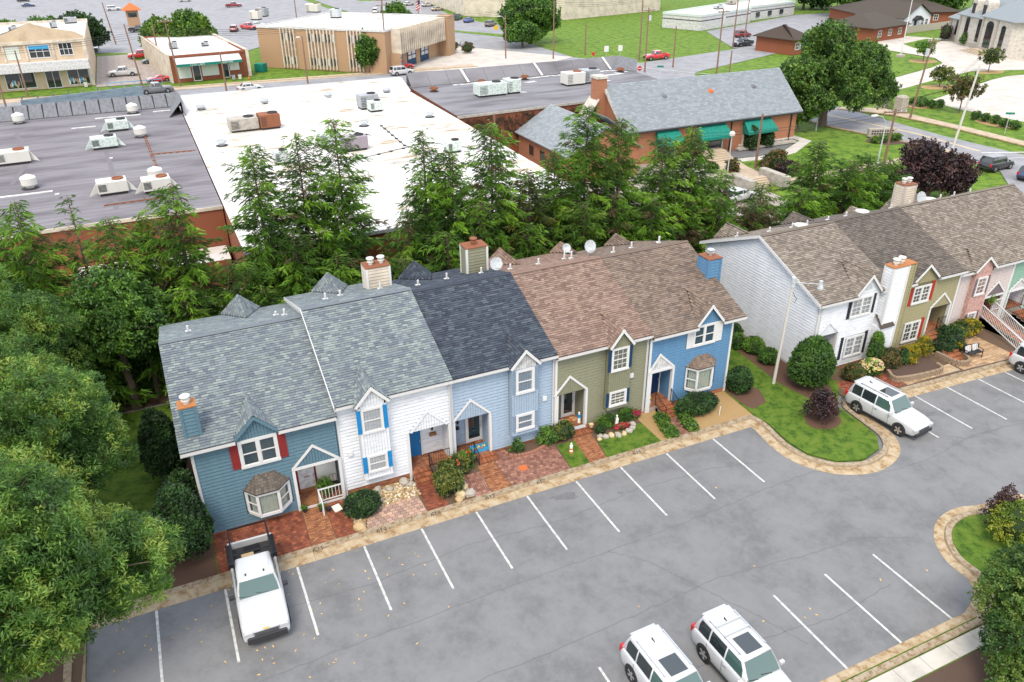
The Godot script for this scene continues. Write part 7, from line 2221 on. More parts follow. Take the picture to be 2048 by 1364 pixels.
	for q in [[-15.0, -62.4, 3.6, 1.5, 2.0, "cap_white", "largest white unit at the tar roof's left"], [-5.2, -73.3, 2.6, 1.4, 1.8, "unit_mint", "pale green unit at the head of the red gas pipe"], [-6.6, -65, 2.9, 1.4, 1.8, "unit_mint", "pale green unit in the middle of the tar roof"], [-6.0, -47, 2.8, 1.4, 1.8, "cap_white", "white unit near the tar roof's brick edge"], [-2.4, -46, 2.7, 1.4, 1.8, "cap_white", "white unit beside the round fan near the tar roof's corner"]]:
		roof_unit(Vector3(q[0], 6.03, q[1]), Vector3(q[2], q[3], q[4]) * .88, q[5], q[6], .05, true)
	for q in [[-16, -82.8, "white roof fan by the left end of the tar roof's parapet"], [-3.3, -82.6, "white roof fan before the parapet at the tar roof's right"], [-2.9, -68.6, "white roof fan alone right of the red gas pipe"], [-12.9, -52, "white roof fan behind the left evergreens"], [-2.3, -49.6, "white roof fan right behind the white unit"]]: roof_fan(Vector3(q[0], 6.02, q[1]), .66, "cap_white", q[2])
	# B: white roof
	var w := block("shop_building", "broad flat white roofed building with brick walls in the middle behind the evergreens", "building", Vector3(2.4, 0, -27), 0, [[0, 0], [29.2, 0], [30.2, -56], [0, -56]], 6.06, "brick", "roof_white", 0.0)
	b = mb(); b.face([Vector3(.1, 6.05, -53.5), Vector3(30.2, 6.05, -53.5), Vector3(30.4, 7.1, -58.2), Vector3(.1, 7.1, -58.2)], Vector3(0, .1, 0)); b.box(Vector3(.1, 4, -58.5), Vector3(30.4, 7.18, -58.2))
	b.face([Vector3(30.2, 6.05, -53.5), Vector3(30.4, 7.1, -58.2), Vector3(30.4, 6, -58.2)], Vector3(.3, 0, 0))
	part("parapet_slope", b, "roof_white", w)
	b = mb(); b.box(Vector3(.1, 7.15, -58.6), Vector3(30.4, 7.22, -58.3)); b.box(Vector3(-.05, 5.85, -.02), Vector3(29.2, 6.1, .14))
	part("roof_edge", b, "unit_grey", w)
	b = mb()
	for q in [[3, -52.6, 5, .5], [9, -51.8, 7, .35], [16, -52.5, 8, .5], [24, -51, 5, .6], [2, -30, 1.6, .3], [19, -33, 1.4, .35], [26, -38, 2, .3], [10, -22, 2.2, .4], [22, -24, 3, .5], [17.5, -18, 2.4, .6], [6, -41, 2, .3], [27, -30, 1.5, .35]]:
		for j in 3:
			var o := []
			for k in 10:
				var an2 := TAU * k / 10
				var r2 := rng.randf_range(.35, 1.0)
				o.append([q[0] + cos(an2) * q[2] * .5 * r2 + rng.randf_range(-.4, .4), q[1] + sin(an2) * q[3] * r2])
			b.slab(o, 6.083 + j * .001, 6.083 + j * .001)
	part("roof_stain", b, "concrete", w)
	b = mb()
	for line in [[[2, -19], [12, -20], [21, -23.5]], [[20.4, -34], [20.0, -24], [23.6, -13]], [[22, -25], [28, -17]], [[16, -34], [18, -30]], [[23, -12], [23.6, -8]]]:
		for k in line.size() - 1:
			b.bar(Vector3(line[k][0], 6.16, line[k][1]), Vector3(line[k + 1][0], 6.16, line[k + 1][1]), .05, .05)
			for j in 6:
				var q2 := Vector2(line[k][0], line[k][1]).lerp(Vector2(line[k + 1][0], line[k + 1][1]), j / 6.0)
				b.cbox(Vector3(q2.x, 6.13, q2.y), Vector3(.28, .12, .28))
	part("roof_pipe", b, "dark", w)
	for q in [[4.7, -80.6, "rusty ringed vent nearest the tar roof on the white roof"], [12.7, -80.9, "grey vent below the white roof's sloped edge, second along"], [21.2, -81, "grey vent below the white roof's sloped edge, third along"], [29.4, -80.8, "grey vent at the white roof's far right corner"], [4.8, -60, "grey vent alone in the left part of the white roof"], [21, -62, "grey vent above a rust mark in the middle of the white roof"], [29.5, -63, "grey vent near the white roof's right edge"]]: roof_fan(Vector3(q[0], 6.07, q[1]), .55, "galv", q[2], false)
	for q in [[8.0, -66.3, 3.2, 1.5, 1.9, "concrete", "pale half of the long rusty unit on the white roof"], [10.9, -66.2, 2.3, 1.7, 1.9, "rust", "rust topped half of the long unit on the white roof"], [24.2, -71.6, 2.4, 1.8, 1.8, "unit_grey", "dark grey unit in the upper right of the white roof"], [24.5, -69.4, 1.6, 1.3, 1.4, "unit_mint", "small blue grey unit before the dark grey one"], [9.3, -50, 1.3, 1.3, 1.3, "galv", "small cube unit between two evergreen tops"], [17.2, -51.9, 2.6, 1.5, 1.6, "unit_mauve", "mauve unit beside the tallest evergreen's top"], [15.2, -54.8, 2.2, 1.5, 1.4, "unit_mint", "pale green unit behind the mauve one"], [26.1, -46.4, 1.5, 1.2, 1.3, "unit_mint", "pale unit behind the slim evergreen"]]:
		roof_unit(Vector3(q[0], 6.07, q[1]), Vector3(q[2], q[3], q[4]), q[5], q[6], .06)
	# C: second tar roof with ivy on its brick
	var c := block("shop_building", "flat dark roofed brick building with bare vines on its wall beside the white roof", "building", Vector3(32.8, 0, -62), 0, [[0, 0], [35.5, -2.0], [37, -22], [.8, -22]], 6.0, "brick", "roof_tar2", .0)
	b = mb()
	for k in 12:
		var x := .9 + k * 3.0
		b.face([Vector3(x, 6.03, -20.6), Vector3(x + 2.96, 6.03, -20.6), Vector3(x + 2.96, 7.6, -22.6), Vector3(x, 7.6, -22.6)], Vector3(0, .08, 0))
	part("mansard_slope", b, "roof_tar2", c)
	b = mb(); b.box(Vector3(.9, 4, -22.9), Vector3(37, 7.66, -22.6)); b.face([Vector3(34.5, 6.03, -20.4), Vector3(36.8, 6.03, -17), Vector3(38, 7.4, -19), Vector3(37, 7.6, -22.6)], Vector3(0, .1, 0))
	part("mansard_end", b, "panel_grey", c)
	b = mb()
	for k in 3: b.face([Vector3(9.5 + k * 12.2, 6.12, -20.4), Vector3(9.9 + k * 12.2, 6.12, -20.4), Vector3(9.5 + k * 12.2, 7.7, -22.5), Vector3(9.1 + k * 12.2, 7.7, -22.5)], Vector3(0, .04, 0))
	var o2 := []
	for k in 30: o2.append([7 + k * .95, -19.9 + rng.randf_range(-.3, .3)])
	strip(b, o2, .7, 6.03)
	for q in [[24, -17.8, 3.2], [30, -16.8, 4], [33, -18, 2.5], [17, -17, 2], [8.5, -10.4, 5.5], [24, -12.6, 5]]: b.slab([[q[0], q[1]], [q[0] + q[2], q[1] - .4], [q[0] + q[2] * 1.05, q[1] + .5], [q[0] + .4, q[1] + .7]], 6.034, 6.034)
	part("seal_strip", b, "membrane_white", c)
	b = mb(); b.box(Vector3(-.1, 5.7, .0), Vector3(35.5, 6.04, .14)); b.xf = Transform3D(Basis(Vector3.UP, .056), Vector3())
	var b2 := mb(); b2.xf = Transform3D(Basis(Vector3.UP, .056), Vector3()); b2.box(Vector3(-.1, 5.75, .02), Vector3(35.5, 6.05, .16))
	part("roof_edge", b2, "concrete", c)
	b = mb()
	for k in 520:
		var x := rng.randf_range(1, 21)
		var y := 5.6 - absf(rng.randfn()) * 1.7
		if y < .3: continue
		var z := -x * .056 + rng.randf_range(.03, .22)
		b.bar(Vector3(x, y, z), Vector3(x + rng.randfn() * .5, y - rng.randf() * .7, z + .05), .09, .05)
	part("bare_vine", b, "vine", c).set_meta("kind", "stuff")
	for q in [[35.6, -78.4, "rusty vent at the dark roof's far left corner"], [43.8, -80.6, "rusty vent behind the grey unit on the dark roof"], [51, -81, "rusty vent with a leaning bar on the dark roof"], [59.3, -81.5, "dark vent behind the white unit on the dark roof"], [67.2, -80, "rusty vent at the dark roof's right end"]]: roof_fan(Vector3(q[0], 6.03, q[1]), .6, "rust", q[2], false)
	roof_unit(Vector3(41.6, 6.03, -72.3), Vector3(4.2, 1.7, 2.1), "unit_mint", "large blue grey unit on the dark roof")
	roof_unit(Vector3(45, 6.03, -72.6), Vector3(1.9, 1.9, 2.0), "unit_mint", "pale unit joined to the blue grey one on the dark roof")
	roof_unit(Vector3(55.4, 6.03, -74), Vector3(3, 1.8, 2.1), "cap_white", "patched white unit on the dark roof")
	roof_unit(Vector3(58.3, 6.03, -74.4), Vector3(2.6, 1.9, 2.0), "unit_grey", "grey unit joined to the patched white one")
	# D: brick hall with slate roof
	var h := thing("brick_hall", "long orange brick hall with a slate roof, square chimney and green awnings", "building", Vector3(50.6, 0, -52))
	b = mb(); b.box(Vector3(0, 0, -10.2), Vector3(27.2, 4.4, 0))
	for x in [0.0, 27.0]: b.face([Vector3(x, 4.38, 0), Vector3(x, 8.7, -5.1), Vector3(x, 4.38, -10.2)], Vector3(.2, 0, 0))
	part("wall", b, "brick_orange", h)
	b = mb(); b.box(Vector3(17.8, 0, .01), Vector3(27.2, .6, .05)); b.box(Vector3(17.8, .6, .01), Vector3(27.25, .8, .12))
	part("plinth", b, "stucco", h)
	b = mb()
	for s2 in [1, -1]: b.face([Vector3(-.3, 4.2, -5.1 + s2 * 5.6), Vector3(27.7, 4.2, -5.1 + s2 * 5.6), Vector3(27.7, 8.95, -5.1), Vector3(-.3, 8.95, -5.1)], Vector3(0, .12, 0))
	var roof := part("roof", b, "slate", h)
	b = mb()
	for k in 33:
		var v := k / 33.0
		var x := -.3 - rng.randf() * .4
		while x < 27.7:
			b.col = vary(.27, .30, .325, .16)
			var x2 := minf(x + .55, 27.7)
			var p0 := Vector3(maxf(x, -.3), lerpf(4.2, 8.95, v) + .14, lerpf(.5, -5.1, v) + .02)
			var p1 := Vector3(0, lerpf(4.2, 8.95, v + .0285) + .125, lerpf(.5, -5.1, v + .0285))
			b.quad(p0, Vector3(p0.x, p1.y, p1.z), Vector3(x2 - .03, p1.y, p1.z), Vector3(x2 - .03, p0.y, p0.z))
			x += .58
	part("slate_field", b, "shingle", roof, false, true).set_meta("kind", "stuff")
	for q in [7.6, 14.8, 21.8]:
		b = mb(); b.xf = Transform3D(Basis(Vector3.RIGHT, .0), Vector3(q, 7.15, -3.2)); b.lathe(Vector3(), [[.42, -.4], [.42, .25], [.3, .42], [0, .5]], 12)
		part("roof_vent", b, "terracotta" if q > 14 and q < 15 else "panel_grey", roof)
	b = mb(); b.box(Vector3(-1.35, 0, -6.2), Vector3(-.02, 9.9, -4.6)); b.box(Vector3(-2.6, 0, -6.6), Vector3(-1.3, 5.4, -4.4))
	part("chimney", b, "brick_orange", h)
	b = mb(); b.box(Vector3(-1.45, 9.9, -6.3), Vector3(.08, 10.2, -4.5)); b.face([Vector3(-2.7, 5.4, -6.7), Vector3(-1.2, 7.4, -6.7), Vector3(-1.2, 7.4, -4.3), Vector3(-2.7, 5.4, -4.3)], Vector3(0, .2, 0))
	part("chimney_cap", b, "stucco", h)
	b = mb()
	for s2 in [1, -1]: b.bar(Vector3(-.2, 4.25, -5.1 + s2 * 5.4), Vector3(-.2, 8.9, -5.1), .25, .3)
	part("verge_board", b, "stucco", h)
	b = mb(); b.box(Vector3(-.3, 4.02, .4), Vector3(27.7, 4.2, .55))
	for x in [10.0, 16.2, 26.2]: b.box(Vector3(x, .2, .02), Vector3(x + .12, 4.1, .16))
	part("gutter", b, "dark", h)
	for q in [[4.6, 7.8], [10.8, 15.2], [18.2, 22.6]]:
		b = mb()
		var x0: float = q[0]
		var x1: float = q[1]
		b.face([Vector3(x0, 3.9, .02), Vector3(x1, 3.9, .02), Vector3(x1 + .25, 2.6, 1.6), Vector3(x0 - .25, 2.6, 1.6)], Vector3(0, .05, 0))
		b.quad(Vector3(x0 - .25, 2.6, 1.6), Vector3(x1 + .25, 2.6, 1.6), Vector3(x1 + .25, 2.3, 1.6), Vector3(x0 - .25, 2.3, 1.6))
		for s2 in [[x0, x0 - .25], [x1, x1 + .25]]: b.face([Vector3(s2[0], 3.9, .02), Vector3(s2[1], 2.6, 1.6), Vector3(s2[1], 2.3, 1.6), Vector3(s2[0], 2.3, .02)], Vector3(.02, 0, 0))
		part("awning", b, "canvas_green", h)
		b = mb(); b.box(Vector3(x0 + .2, .5, .02), Vector3(x1 - .2, 2.9, .06))
		var wn := part("window", b, "glass_dark", h)
		b = mb()
		for x in [x0 + .1, x1 - .3]: b.box(Vector3(x, .3, .02), Vector3(x + .22, 3.0, .14))
		part("frame", b, "stucco", wn)
	b = mb(); b.box(Vector3(17.2, .2, .2), Vector3(27, .45, .9))
	part("planter_wall", b, "concrete", h)
	# its wing at the left
	var g := thing("brick_wing", "low brick wing with a slate gable roof at the hall's left end", "building", Vector3(41, 0, -62))
	b = mb(); b.box(Vector3(0, 0, 0), Vector3(9.5, 3.3, 13.5))
	for z in [0.0, 13.3]: b.face([Vector3(0, 3.28, z), Vector3(4.9, 6.0, z), Vector3(9.5, 3.28, z)], Vector3(0, 0, .2))
	part("wall", b, "brick_orange", g)
	b = mb()
	for q in [[-.4, 3.15, 4.9, 6.15], [9.9, 3.15, 4.9, 6.15]]: b.face([Vector3(q[0], q[1], -.4), Vector3(q[0], q[1], 13.9), Vector3(q[2], q[3], 13.9), Vector3(q[2], q[3], -.4)], Vector3(0, .1, 0))
	var gr := part("roof", b, "slate", g)
	b = mb()
	for s2 in 2:
		for k in 19:
			var v := k / 19.0
			var z := -.4 - rng.randf() * .3
			while z < 13.9:
				b.col = vary(.30, .33, .355, .14)
				var z2 := minf(z + .55, 13.9)
				var xx := lerpf(-.4 if s2 == 0 else 9.9, 4.9, v)
				var x3 := lerpf(-.4 if s2 == 0 else 9.9, 4.9, v + .049)
				b.quad(Vector3(xx, lerpf(3.15, 6.15, v) + .13, maxf(z, -.4)), Vector3(x3, lerpf(3.15, 6.15, v + .049) + .108, maxf(z, -.4)), Vector3(x3, lerpf(3.15, 6.15, v + .049) + .108, z2 - .03), Vector3(xx, lerpf(3.15, 6.15, v) + .13, z2 - .03))
				z += .58
	part("slate_field", b, "shingle", gr, false, true).set_meta("kind", "stuff")
	for z in [3.2, 6.2, 9.4]:
		b = mb(); b.box(Vector3(-.04, 1.2, z), Vector3(.02, 2.4, z + 1.2))
		part("window", b, "glass_dark", g)
	b = mb(); b.face([Vector3(9.4, 4.6, 4.2), Vector3(9.4, 4.6, 9.8), Vector3(7.2, 6.2, 9.8), Vector3(7.2, 6.2, 4.2)], Vector3(0, .1, 0))
	part("saddle_roof", b, "slate", g)
	# the stair, paths and beds before the hall
	flat("lawn", [[64.5, -38.8], [64.5, -49], [80, -53], [88, -58], [88.4, -55], [92.2, -41.8], [93, -39.8]], .02, "grass_far", "structure", -.05)
	flat("path", [[62.3, -48.9], [65.2, -48.8], [63.2, -40.4], [59.7, -39.5], [60.1, -44.8]], .10, "walk", "structure", -.05)
	flat("path", [[65.0, -48.6], [65.4, -47.2], [70, -46.6], [74.4, -47.6], [80.6, -51.4], [80.6, -55.5], [79.2, -55.3], [79.2, -52.2], [74, -49.2], [69, -48.2]], .06, "pale_walk", "structure", -.05)
	flat("gravel_bed", [[65.3, -48.9], [69, -48.3], [74, -49.3], [79.0, -52.2], [78.2, -52.0], [65.2, -51.9]], .09, "seal", "structure", -.05)
	flat("pavement", [[64.0, -38.8], [93, -39.9], [93, -38.6], [64, -37.0]], .08, "walk", "structure", -.05)
	for k in 5:
		b = mb(); b.box(Vector3(61.2, 0, -51.9), Vector3(64.9, .9 - k * .16, -49.9 + k * .4))
		var st := struct("stair", b, "walk")
	for k in 5:
		b = mb(); b.box(Vector3(58.6 - k * .12, -.02, -39.6), Vector3(62.0 - k * .12, .72 - k * .14, -38.9 + k * .38))
		struct("stair", b, "walk")
	for q in [[57.6, -40.2, 58.4, -36.6, "concrete wall left of the lower stair"], [62.2, -40.6, 63.0, -36.2, "concrete wall right of the lower stair"]]:
		b = mb(); b.bbox(Vector3(q[0], 0, q[1]), Vector3(q[2], 1.35, q[3]), .05)
		top("stair_wall", b, "concrete", q[4], "wall")
	b = mb(); b.bbox(Vector3(52, 0, -40.0), Vector3(57.5, .8, -39.6), .03)
	top("retaining_wall", b, "concrete", "long low concrete wall running left from the lower stair", "wall")
	for q in [[69.8, -51, 1.0, 1.6, "left one of the two dark upright shrubs under the right awning"], [72.6, -51.3, .9, 1.5, "right one of the two dark upright shrubs under the right awning"]]:
		shrub("upright_shrub", q[4], "shrub", Vector3(q[0], 0, q[1]), Vector3(q[2], q[3], q[2]), DEEP, {"leaf": "broad", "density": 60.0, "size": 1.3, "cone": .3})
	for q in [[65.6, -42.0, 1.5, 1.3, RUSSET, "reddish green maple shrub beside the lower stair"], [66.6, -40.6, 1.6, .7, PLUM, "low plum coloured shrubs beside the lower stair"], [61.2, -44.2, .8, .7, RUSSET, "russet round shrub left of the path"], [58.9, -45.2, .7, .6, OLIVE, "olive shrub beside the russet one"]]:
		shrub("ornamental_shrub", q[5], "shrub", Vector3(q[0], .05, q[1]), Vector3(q[2], q[3], q[2] * .9), q[4], {"leaf": "broad", "density": 60.0, "size": 1.2, "rough": .25})
	var sg := thing("monument_sign", "low stone sign with white letters behind four round shrubs on the lawn", "sign", Vector3(90.6, 0, -48.6), -.35)
	b = mb(); b.bbox(Vector3(-2, .2, -.25), Vector3(2, 1.3, .25), .05); b.box(Vector3(-1.7, 0, -.2), Vector3(1.7, .2, .2))
	part("panel", b, "stone", sg)
	b = mb()
	for k in 9:
		for j in 2: b.box(Vector3(-1.6 + k * .36, .85 - j * .35, .25), Vector3(-1.35 + k * .36, 1.05 - j * .35, .27))
	part("lettering", b, "dark", sg)
	flat("mulch_bed", [[86.6, -47.6], [88, -45], [91.2, -44.4], [92.6, -47.8], [89.5, -49.5]], .05, "bark_mulch")
	for k in 4: shrub("ball_shrub", "small round shrub before the stone sign, %s from the left" % ["first", "second", "third", "fourth"][k], "shrub", Vector3(87.3 + k * 1.25, .03, -46.6 + k * .1), Vector3(.62, .5, .6), FRESH, {"leaf": "broad", "density": 80.0, "size": .8, "group": "round shrubs before the stone sign"})

# ---------------------------------------------------------------- across the main street
func pane_window(t: Node3D, a: Vector3, b: Vector3, cols: int, rows: int, glass := "glass_dark", frame := "trim", d := .06) -> void:
	# a shop or house window in the x/y plane facing +z, with mullions
	var w := b.x - a.x
	var h := b.y - a.y
	var f := mb()
	for q in [[a.x - .08, a.y - .08, a.x + .06, b.y + .08], [b.x - .06, a.y - .08, b.x + .08, b.y + .08], [a.x + .06, a.y - .08, b.x - .06, a.y + .05], [a.x + .06, b.y - .05, b.x - .06, b.y + .08]]: f.box(Vector3(q[0], q[1], a.z), Vector3(q[2], q[3], a.z + d))
	for k in range(1, cols): f.box(Vector3(a.x + w * k / cols - .04, a.y + .05, a.z), Vector3(a.x + w * k / cols + .04, b.y - .05, a.z + d * .9))
	for k in range(1, rows): f.box(Vector3(a.x + .06, a.y + h * k / rows - .04, a.z), Vector3(b.x - .06, a.y + h * k / rows + .04, a.z + d * .8))
	var wn := part("window", f, frame, t)
	var g := mb(); g.box(Vector3(a.x, a.y, a.z), Vector3(b.x, b.y, a.z + .02))
	part("pane", g, glass, wn)

func words(t: Node3D, text: String, at: Vector3, size: float, m: String, turn := 0.0, tilt := 0.0) -> void:
	var tm := TextMesh.new()
	var f := SystemFont.new()
	f.font_names = PackedStringArray(["Droid Sans"])
	tm.font = f; tm.text = text; tm.font_size = 16; tm.pixel_size = size / 12.0; tm.depth = .03; tm.curve_step = 4.0
	tm.material = M[m]
	var o := MeshInstance3D.new()
	o.mesh = tm; o.name = "lettering"
	t.add_child(o, true)
	o.transform = Transform3D(Basis(Vector3.UP, turn) * Basis(Vector3.RIGHT, tilt), at)

func hip(b: MB, x0: float, x1: float, z0: float, z1: float, y: float, h: float, inset: float) -> void:
	var zc := (z0 + z1) / 2
	var p := [Vector3(x0, y, z0), Vector3(x1, y, z0), Vector3(x1, y, z1), Vector3(x0, y, z1), Vector3(x0 + inset, y + h, zc), Vector3(x1 - inset, y + h, zc)]
	for f in [[p[3], p[2], p[5], p[4]], [p[1], p[0], p[4], p[5]], [p[0], p[3], p[4]], [p[2], p[1], p[5]]]: b.face(f, Vector3(0, -.15, 0))

func far_side() -> void:
	flat("yard", [[-9.2, -143.2], [4.3, -142.6], [3.8, -186], [-9.2, -190]], .02, "lane")
	flat("car_park", [[-60, -190], [4, -188], [22, -176], [36, -196], [52, -196], [66, -212], [64, -420], [-60, -420]], .025, "road")
	flat("car_park", [[70, -200], [84, -186], [92, -166], [97, -176], [100, -190], [94, -220], [106, -290], [68, -300]], .03, "road")
	flat("forecourt", [[45, -131.6], [62, -155], [72, -160], [88, -133], [76, -126]], .035, "apron")
	flat("car_park", [[128, -127], [142, -156], [192, -176], [240, -170], [236, -150], [134, -122]], .02, "road")
	flat("grass_bank", [[-32, -188], [-2, -186], [-2, -176], [4, -172], [4, -186], [-9, -192]], .04, "grass_far")
	flat("verge", [[76, -201], [90, -178], [95, -168], [88, -172], [80, -190], [74, -200]], .05, "grass_far")
	flat("verge", [[-25, -139.6], [-9, -138.2], [-9, -137.2], [-25, -138.2]], .07, "grass_far")
	# F: beige shop with the stepped gable
	var t := block("beige_shop", "two storey beige shop with a low gabled front and white canopy", "shop", Vector3(-28.5, 0, -145.8), 0, [[0, 0], [19.1, 0], [19.1, -38], [0, -38]], 8.0, "cream", "roof_white", .5, "cream_pale")
	var b := mb()
	b.face([Vector3(0, 7.9, .0), Vector3(19.1, 7.9, 0), Vector3(19.1, 8.9, 0), Vector3(17.8, 9.7, 0), Vector3(14, 10.5, 0), Vector3(10.8, 11.5, 0), Vector3(6, 9.8, 0), Vector3(0, 8.9, 0)], Vector3(0, 0, -.4))
	part("gable_front", b, "cream", t)
	b = mb(); b.box(Vector3(-.1, 7.95, .0), Vector3(19.2, 8.35, .3)); b.box(Vector3(18.6, 0, .02), Vector3(19.2, 7.95, .25))
	for x in [.2, 5.4, 8.9, 13.4]: b.box(Vector3(x, 5.1, .02), Vector3(x + .35, 7.95, .12))
	part("cornice", b, "cream_pale", t)
	b = mb(); b.box(Vector3(.4, 3.9, .0), Vector3(19.0, 4.9, 2.0)); b.box(Vector3(.3, 3.35, 1.9), Vector3(19.1, 4.2, 2.1))
	part("canopy", b, "white", t)
	pane_window(t, Vector3(6.0, 5.5, .02), Vector3(8.0, 7.6, 0), 2, 2, "blind"); pane_window(t, Vector3(9.6, 5.55, .02), Vector3(13.0, 7.7, 0), 3, 2, "glass_dark"); pane_window(t, Vector3(14.6, 5.75, .02), Vector3(16.8, 7.85, 0), 3, 2, "glass_dark")
	b = mb(); b.box(Vector3(9.65, 7.0, .04), Vector3(12.95, 7.65, .09))
	part("window_banner", b, "toy_blue", t)
	pane_window(t, Vector3(4.6, .4, .02), Vector3(9.4, 3.3, 0), 2, 1); pane_window(t, Vector3(11.2, .1, .02), Vector3(13.6, 3.3, 0), 2, 1); pane_window(t, Vector3(14.9, .4, .02), Vector3(18.5, 3.4, 0), 2, 1)
	for k in 15:
		b = mb()
		var x := 5.2 + k * .28 if k < 6 else 15.0 + (k - 6) * .34
		b.ball(Vector3(x, .8 + rng.randf() * .7, .16), Vector3(.16, .3 + rng.randf() * .3, .08), 4)
		part("window_display", b, ["pink", "statue_white", "toy_blue", "blind", "stone_cream"][k % 5], t)
	for q in [[6, -20, 1.4, "grey unit on the beige shop's white roof"], [8.6, -23, 1.2, "small unit on the beige shop's white roof"], [13, -26, 1.3, "dark unit on the beige shop's white roof"], [16, -34, 2.6, "long dark unit at the back of the beige shop's roof"]]: roof_unit(Vector3(-28.5 + q[0], 8.02, -145.8 + q[1]), Vector3(q[2], 1.3, 1.2), "unit_grey", q[3])
	# G: brick cafe
	t = block("brick_cafe", "low red brick cafe with a white awning edged in green", "shop", Vector3(4.5, 0, -140.6), .10, [[0, 0], [14.2, 0], [14.8, -34], [.4, -34]], 4.7, "brick", "membrane_white", .3, "brick")
	b = mb(); b.box(Vector3(-.35, 0, -34), Vector3(-.02, 5.2, .1)); b.box(Vector3(14.3, 0, -34), Vector3(14.9, 5.1, .1))
	part("side_wall", b, "cream_pale", t)
	b = mb(); b.face([Vector3(.6, 4.45, .05), Vector3(13.0, 4.45, .05), Vector3(13.0, 3.55, 2.0), Vector3(.6, 3.55, 2.0)], Vector3(0, .06, 0))
	part("awning", b, "white", t)
	b = mb(); b.box(Vector3(.6, 3.1, 1.96), Vector3(13.0, 3.56, 2.02))
	part("valance", b, "canvas_green", t)
	words(t, "CITY CAFE", Vector3(4.6, 3.33, 2.03), .46, "trim")
	words(t, "HAIR CARE", Vector3(10.2, 3.33, 2.03), .34, "trim")
	pane_window(t, Vector3(.9, .8, .02), Vector3(3.4, 3.1, 0), 3, 1, "blind"); pane_window(t, Vector3(5.6, .9, .02), Vector3(8.6, 3.1, 0), 3, 1, "blind"); pane_window(t, Vector3(10.9, 1.5, .02), Vector3(12.6, 2.9, 0), 2, 1, "blind"); pane_window(t, Vector3(3.8, .1, .02), Vector3(5.2, 3.0, 0), 1, 1); pane_window(t, Vector3(9.5, .2, .02), Vector3(10.6, 2.8, 0), 1, 1)
	roof_unit(Vector3(6.2, 4.72, -153), Vector3(1.6, 1.3, 1.4), "unit_grey", "dark unit at the left edge of the cafe's roof"); roof_unit(Vector3(12.4, 4.72, -154), Vector3(1.4, .8, 1.4), "unit_grey", "squat unit in the middle of the cafe's roof")
	for q in [[15.4, -139.0, "unit_grey", "grey wheeled bin outside the cafe's side door"], [16.6, -139.0, "cap_white", "pale wheeled bin beside the grey one at the cafe"], [-10.9, -144.2, "cap_white", "pale bin at the corner of the beige shop"]]:
		var bn := thing("wheeled_bin", q[3], "bin", Vector3(q[0], .06, q[1]))
		b = mb(); b.hexa([Vector3(-.25, 0, -.25), Vector3(.25, 0, -.25), Vector3(.25, 0, .25), Vector3(-.25, 0, .25), Vector3(-.33, .95, -.33), Vector3(.33, .95, -.33), Vector3(.33, .95, .33), Vector3(-.33, .95, .33)])
		part("bin_body", b, q[2], bn)
		b = mb(); b.bbox(Vector3(-.36, .95, -.36), Vector3(.36, 1.05, .36), .03)
		part("lid", b, "dark", bn)
	var cn := thing("traffic_cone", "orange traffic cone at the cafe's right corner", "cone", Vector3(18.2, .06, -138.2))
	b = mb(); b.lathe(Vector3(), [[.2, .04], [.16, .06], [.03, .7], [0, .7]], 10); b.box(Vector3(-.24, 0, -.24), Vector3(.24, .04, .24))
	part("cone_body", b, "terracotta", cn)
	# E: tan brick station
	t = block("fire_station", "two storey tan brick hall with tall white fins, white roof and forecourt", "building", Vector3(23, 0, -152), -.773, [[0, 0], [29.8, 0], [29.8, -29], [0, -29]], 8.0, "brick_tan", "roof_white", .3, "membrane_white")
	for g in [[5.9, 9.0, 4], [12.3, 18.5, 8], [21.6, 24.6, 4]]:
		var n: int = g[2]
		for k in n + 1:
			b = mb()
			var x: float = lerpf(g[0], g[1], float(k) / n)
			b.box(Vector3(x - .12, .3, .02), Vector3(x + .12, 8.1, .45))
			part("fin", b, "cream_pale", t)
		for k in n:
			for q in [[5.6, 7.1], [1.0, 2.4]]:
				b = mb(); b.box(Vector3(lerpf(g[0], g[1], float(k) / n) + .13, q[0], .01), Vector3(lerpf(g[0], g[1], (k + 1.0) / n) - .13, q[1], .06))
				part("window", b, "glass_dark" if (k + int(q[0])) % 3 else "cap_white", t)
	b = mb(); b.box(Vector3(29.8, 3.6, -25), Vector3(31.6, 8.3, -2.6))
	part("upper_front", b, "cream_pale", t)
	for k in 24:
		b = mb(); b.box(Vector3(31.6, 3.5, -2.8 - k * .95), Vector3(31.95, 8.35, -2.55 - k * .95))
		part("fin", b, "cream_pale", t)
	b = mb(); b.box(Vector3(29.8, 0, -29), Vector3(32.4, 8.5, -25.2)); b.box(Vector3(29.8, 0, -2.4), Vector3(31.9, 3.6, -2.0))
	part("pier", b, "brick_tan", t)
	for k in 3:
		b = mb(); b.box(Vector3(29.82, .1, -7 - k * 6.4), Vector3(29.9, 3.3, -2.8 - k * 6.4))
		part("garage_door", b, "shutter_navy", t)
		b = mb()
		for j in 4: b.box(Vector3(29.9, 1.4 + (j % 2) * .9, -6.6 - k * 6.4 + (j / 2) * 1.9), Vector3(29.94, 2.1 + (j % 2) * .9, -5.1 - k * 6.4 + (j / 2) * 1.9))
		part("door_light", b, "lamp_clear", t)
	for q in [[27.6, -172.2, "unit_grey", 2.4, "grey unit at the station roof's left corner"], [25.2, -166, "cap_white", 2.2, "white unit beside the round fan on the station roof"], [40.2, -176, "cap_white", 3.4, "tall white unit at the back of the station roof"], [42, -161, "galv", 2.2, "grey unit in the middle of the station roof"]]: roof_unit(Vector3(q[0], 8.05, q[1]), Vector3(q[3], 1.9, 1.7), q[2], q[4], -.77)
	shrub("ball_shrub", "left one of the two clipped balls on the station forecourt", "shrub", Vector3(66.2, .04, -152.2), Vector3(1.5, 1.2, 1.4), OLIVE, {"leaf": "far", "density": 14.0, "size": .6})
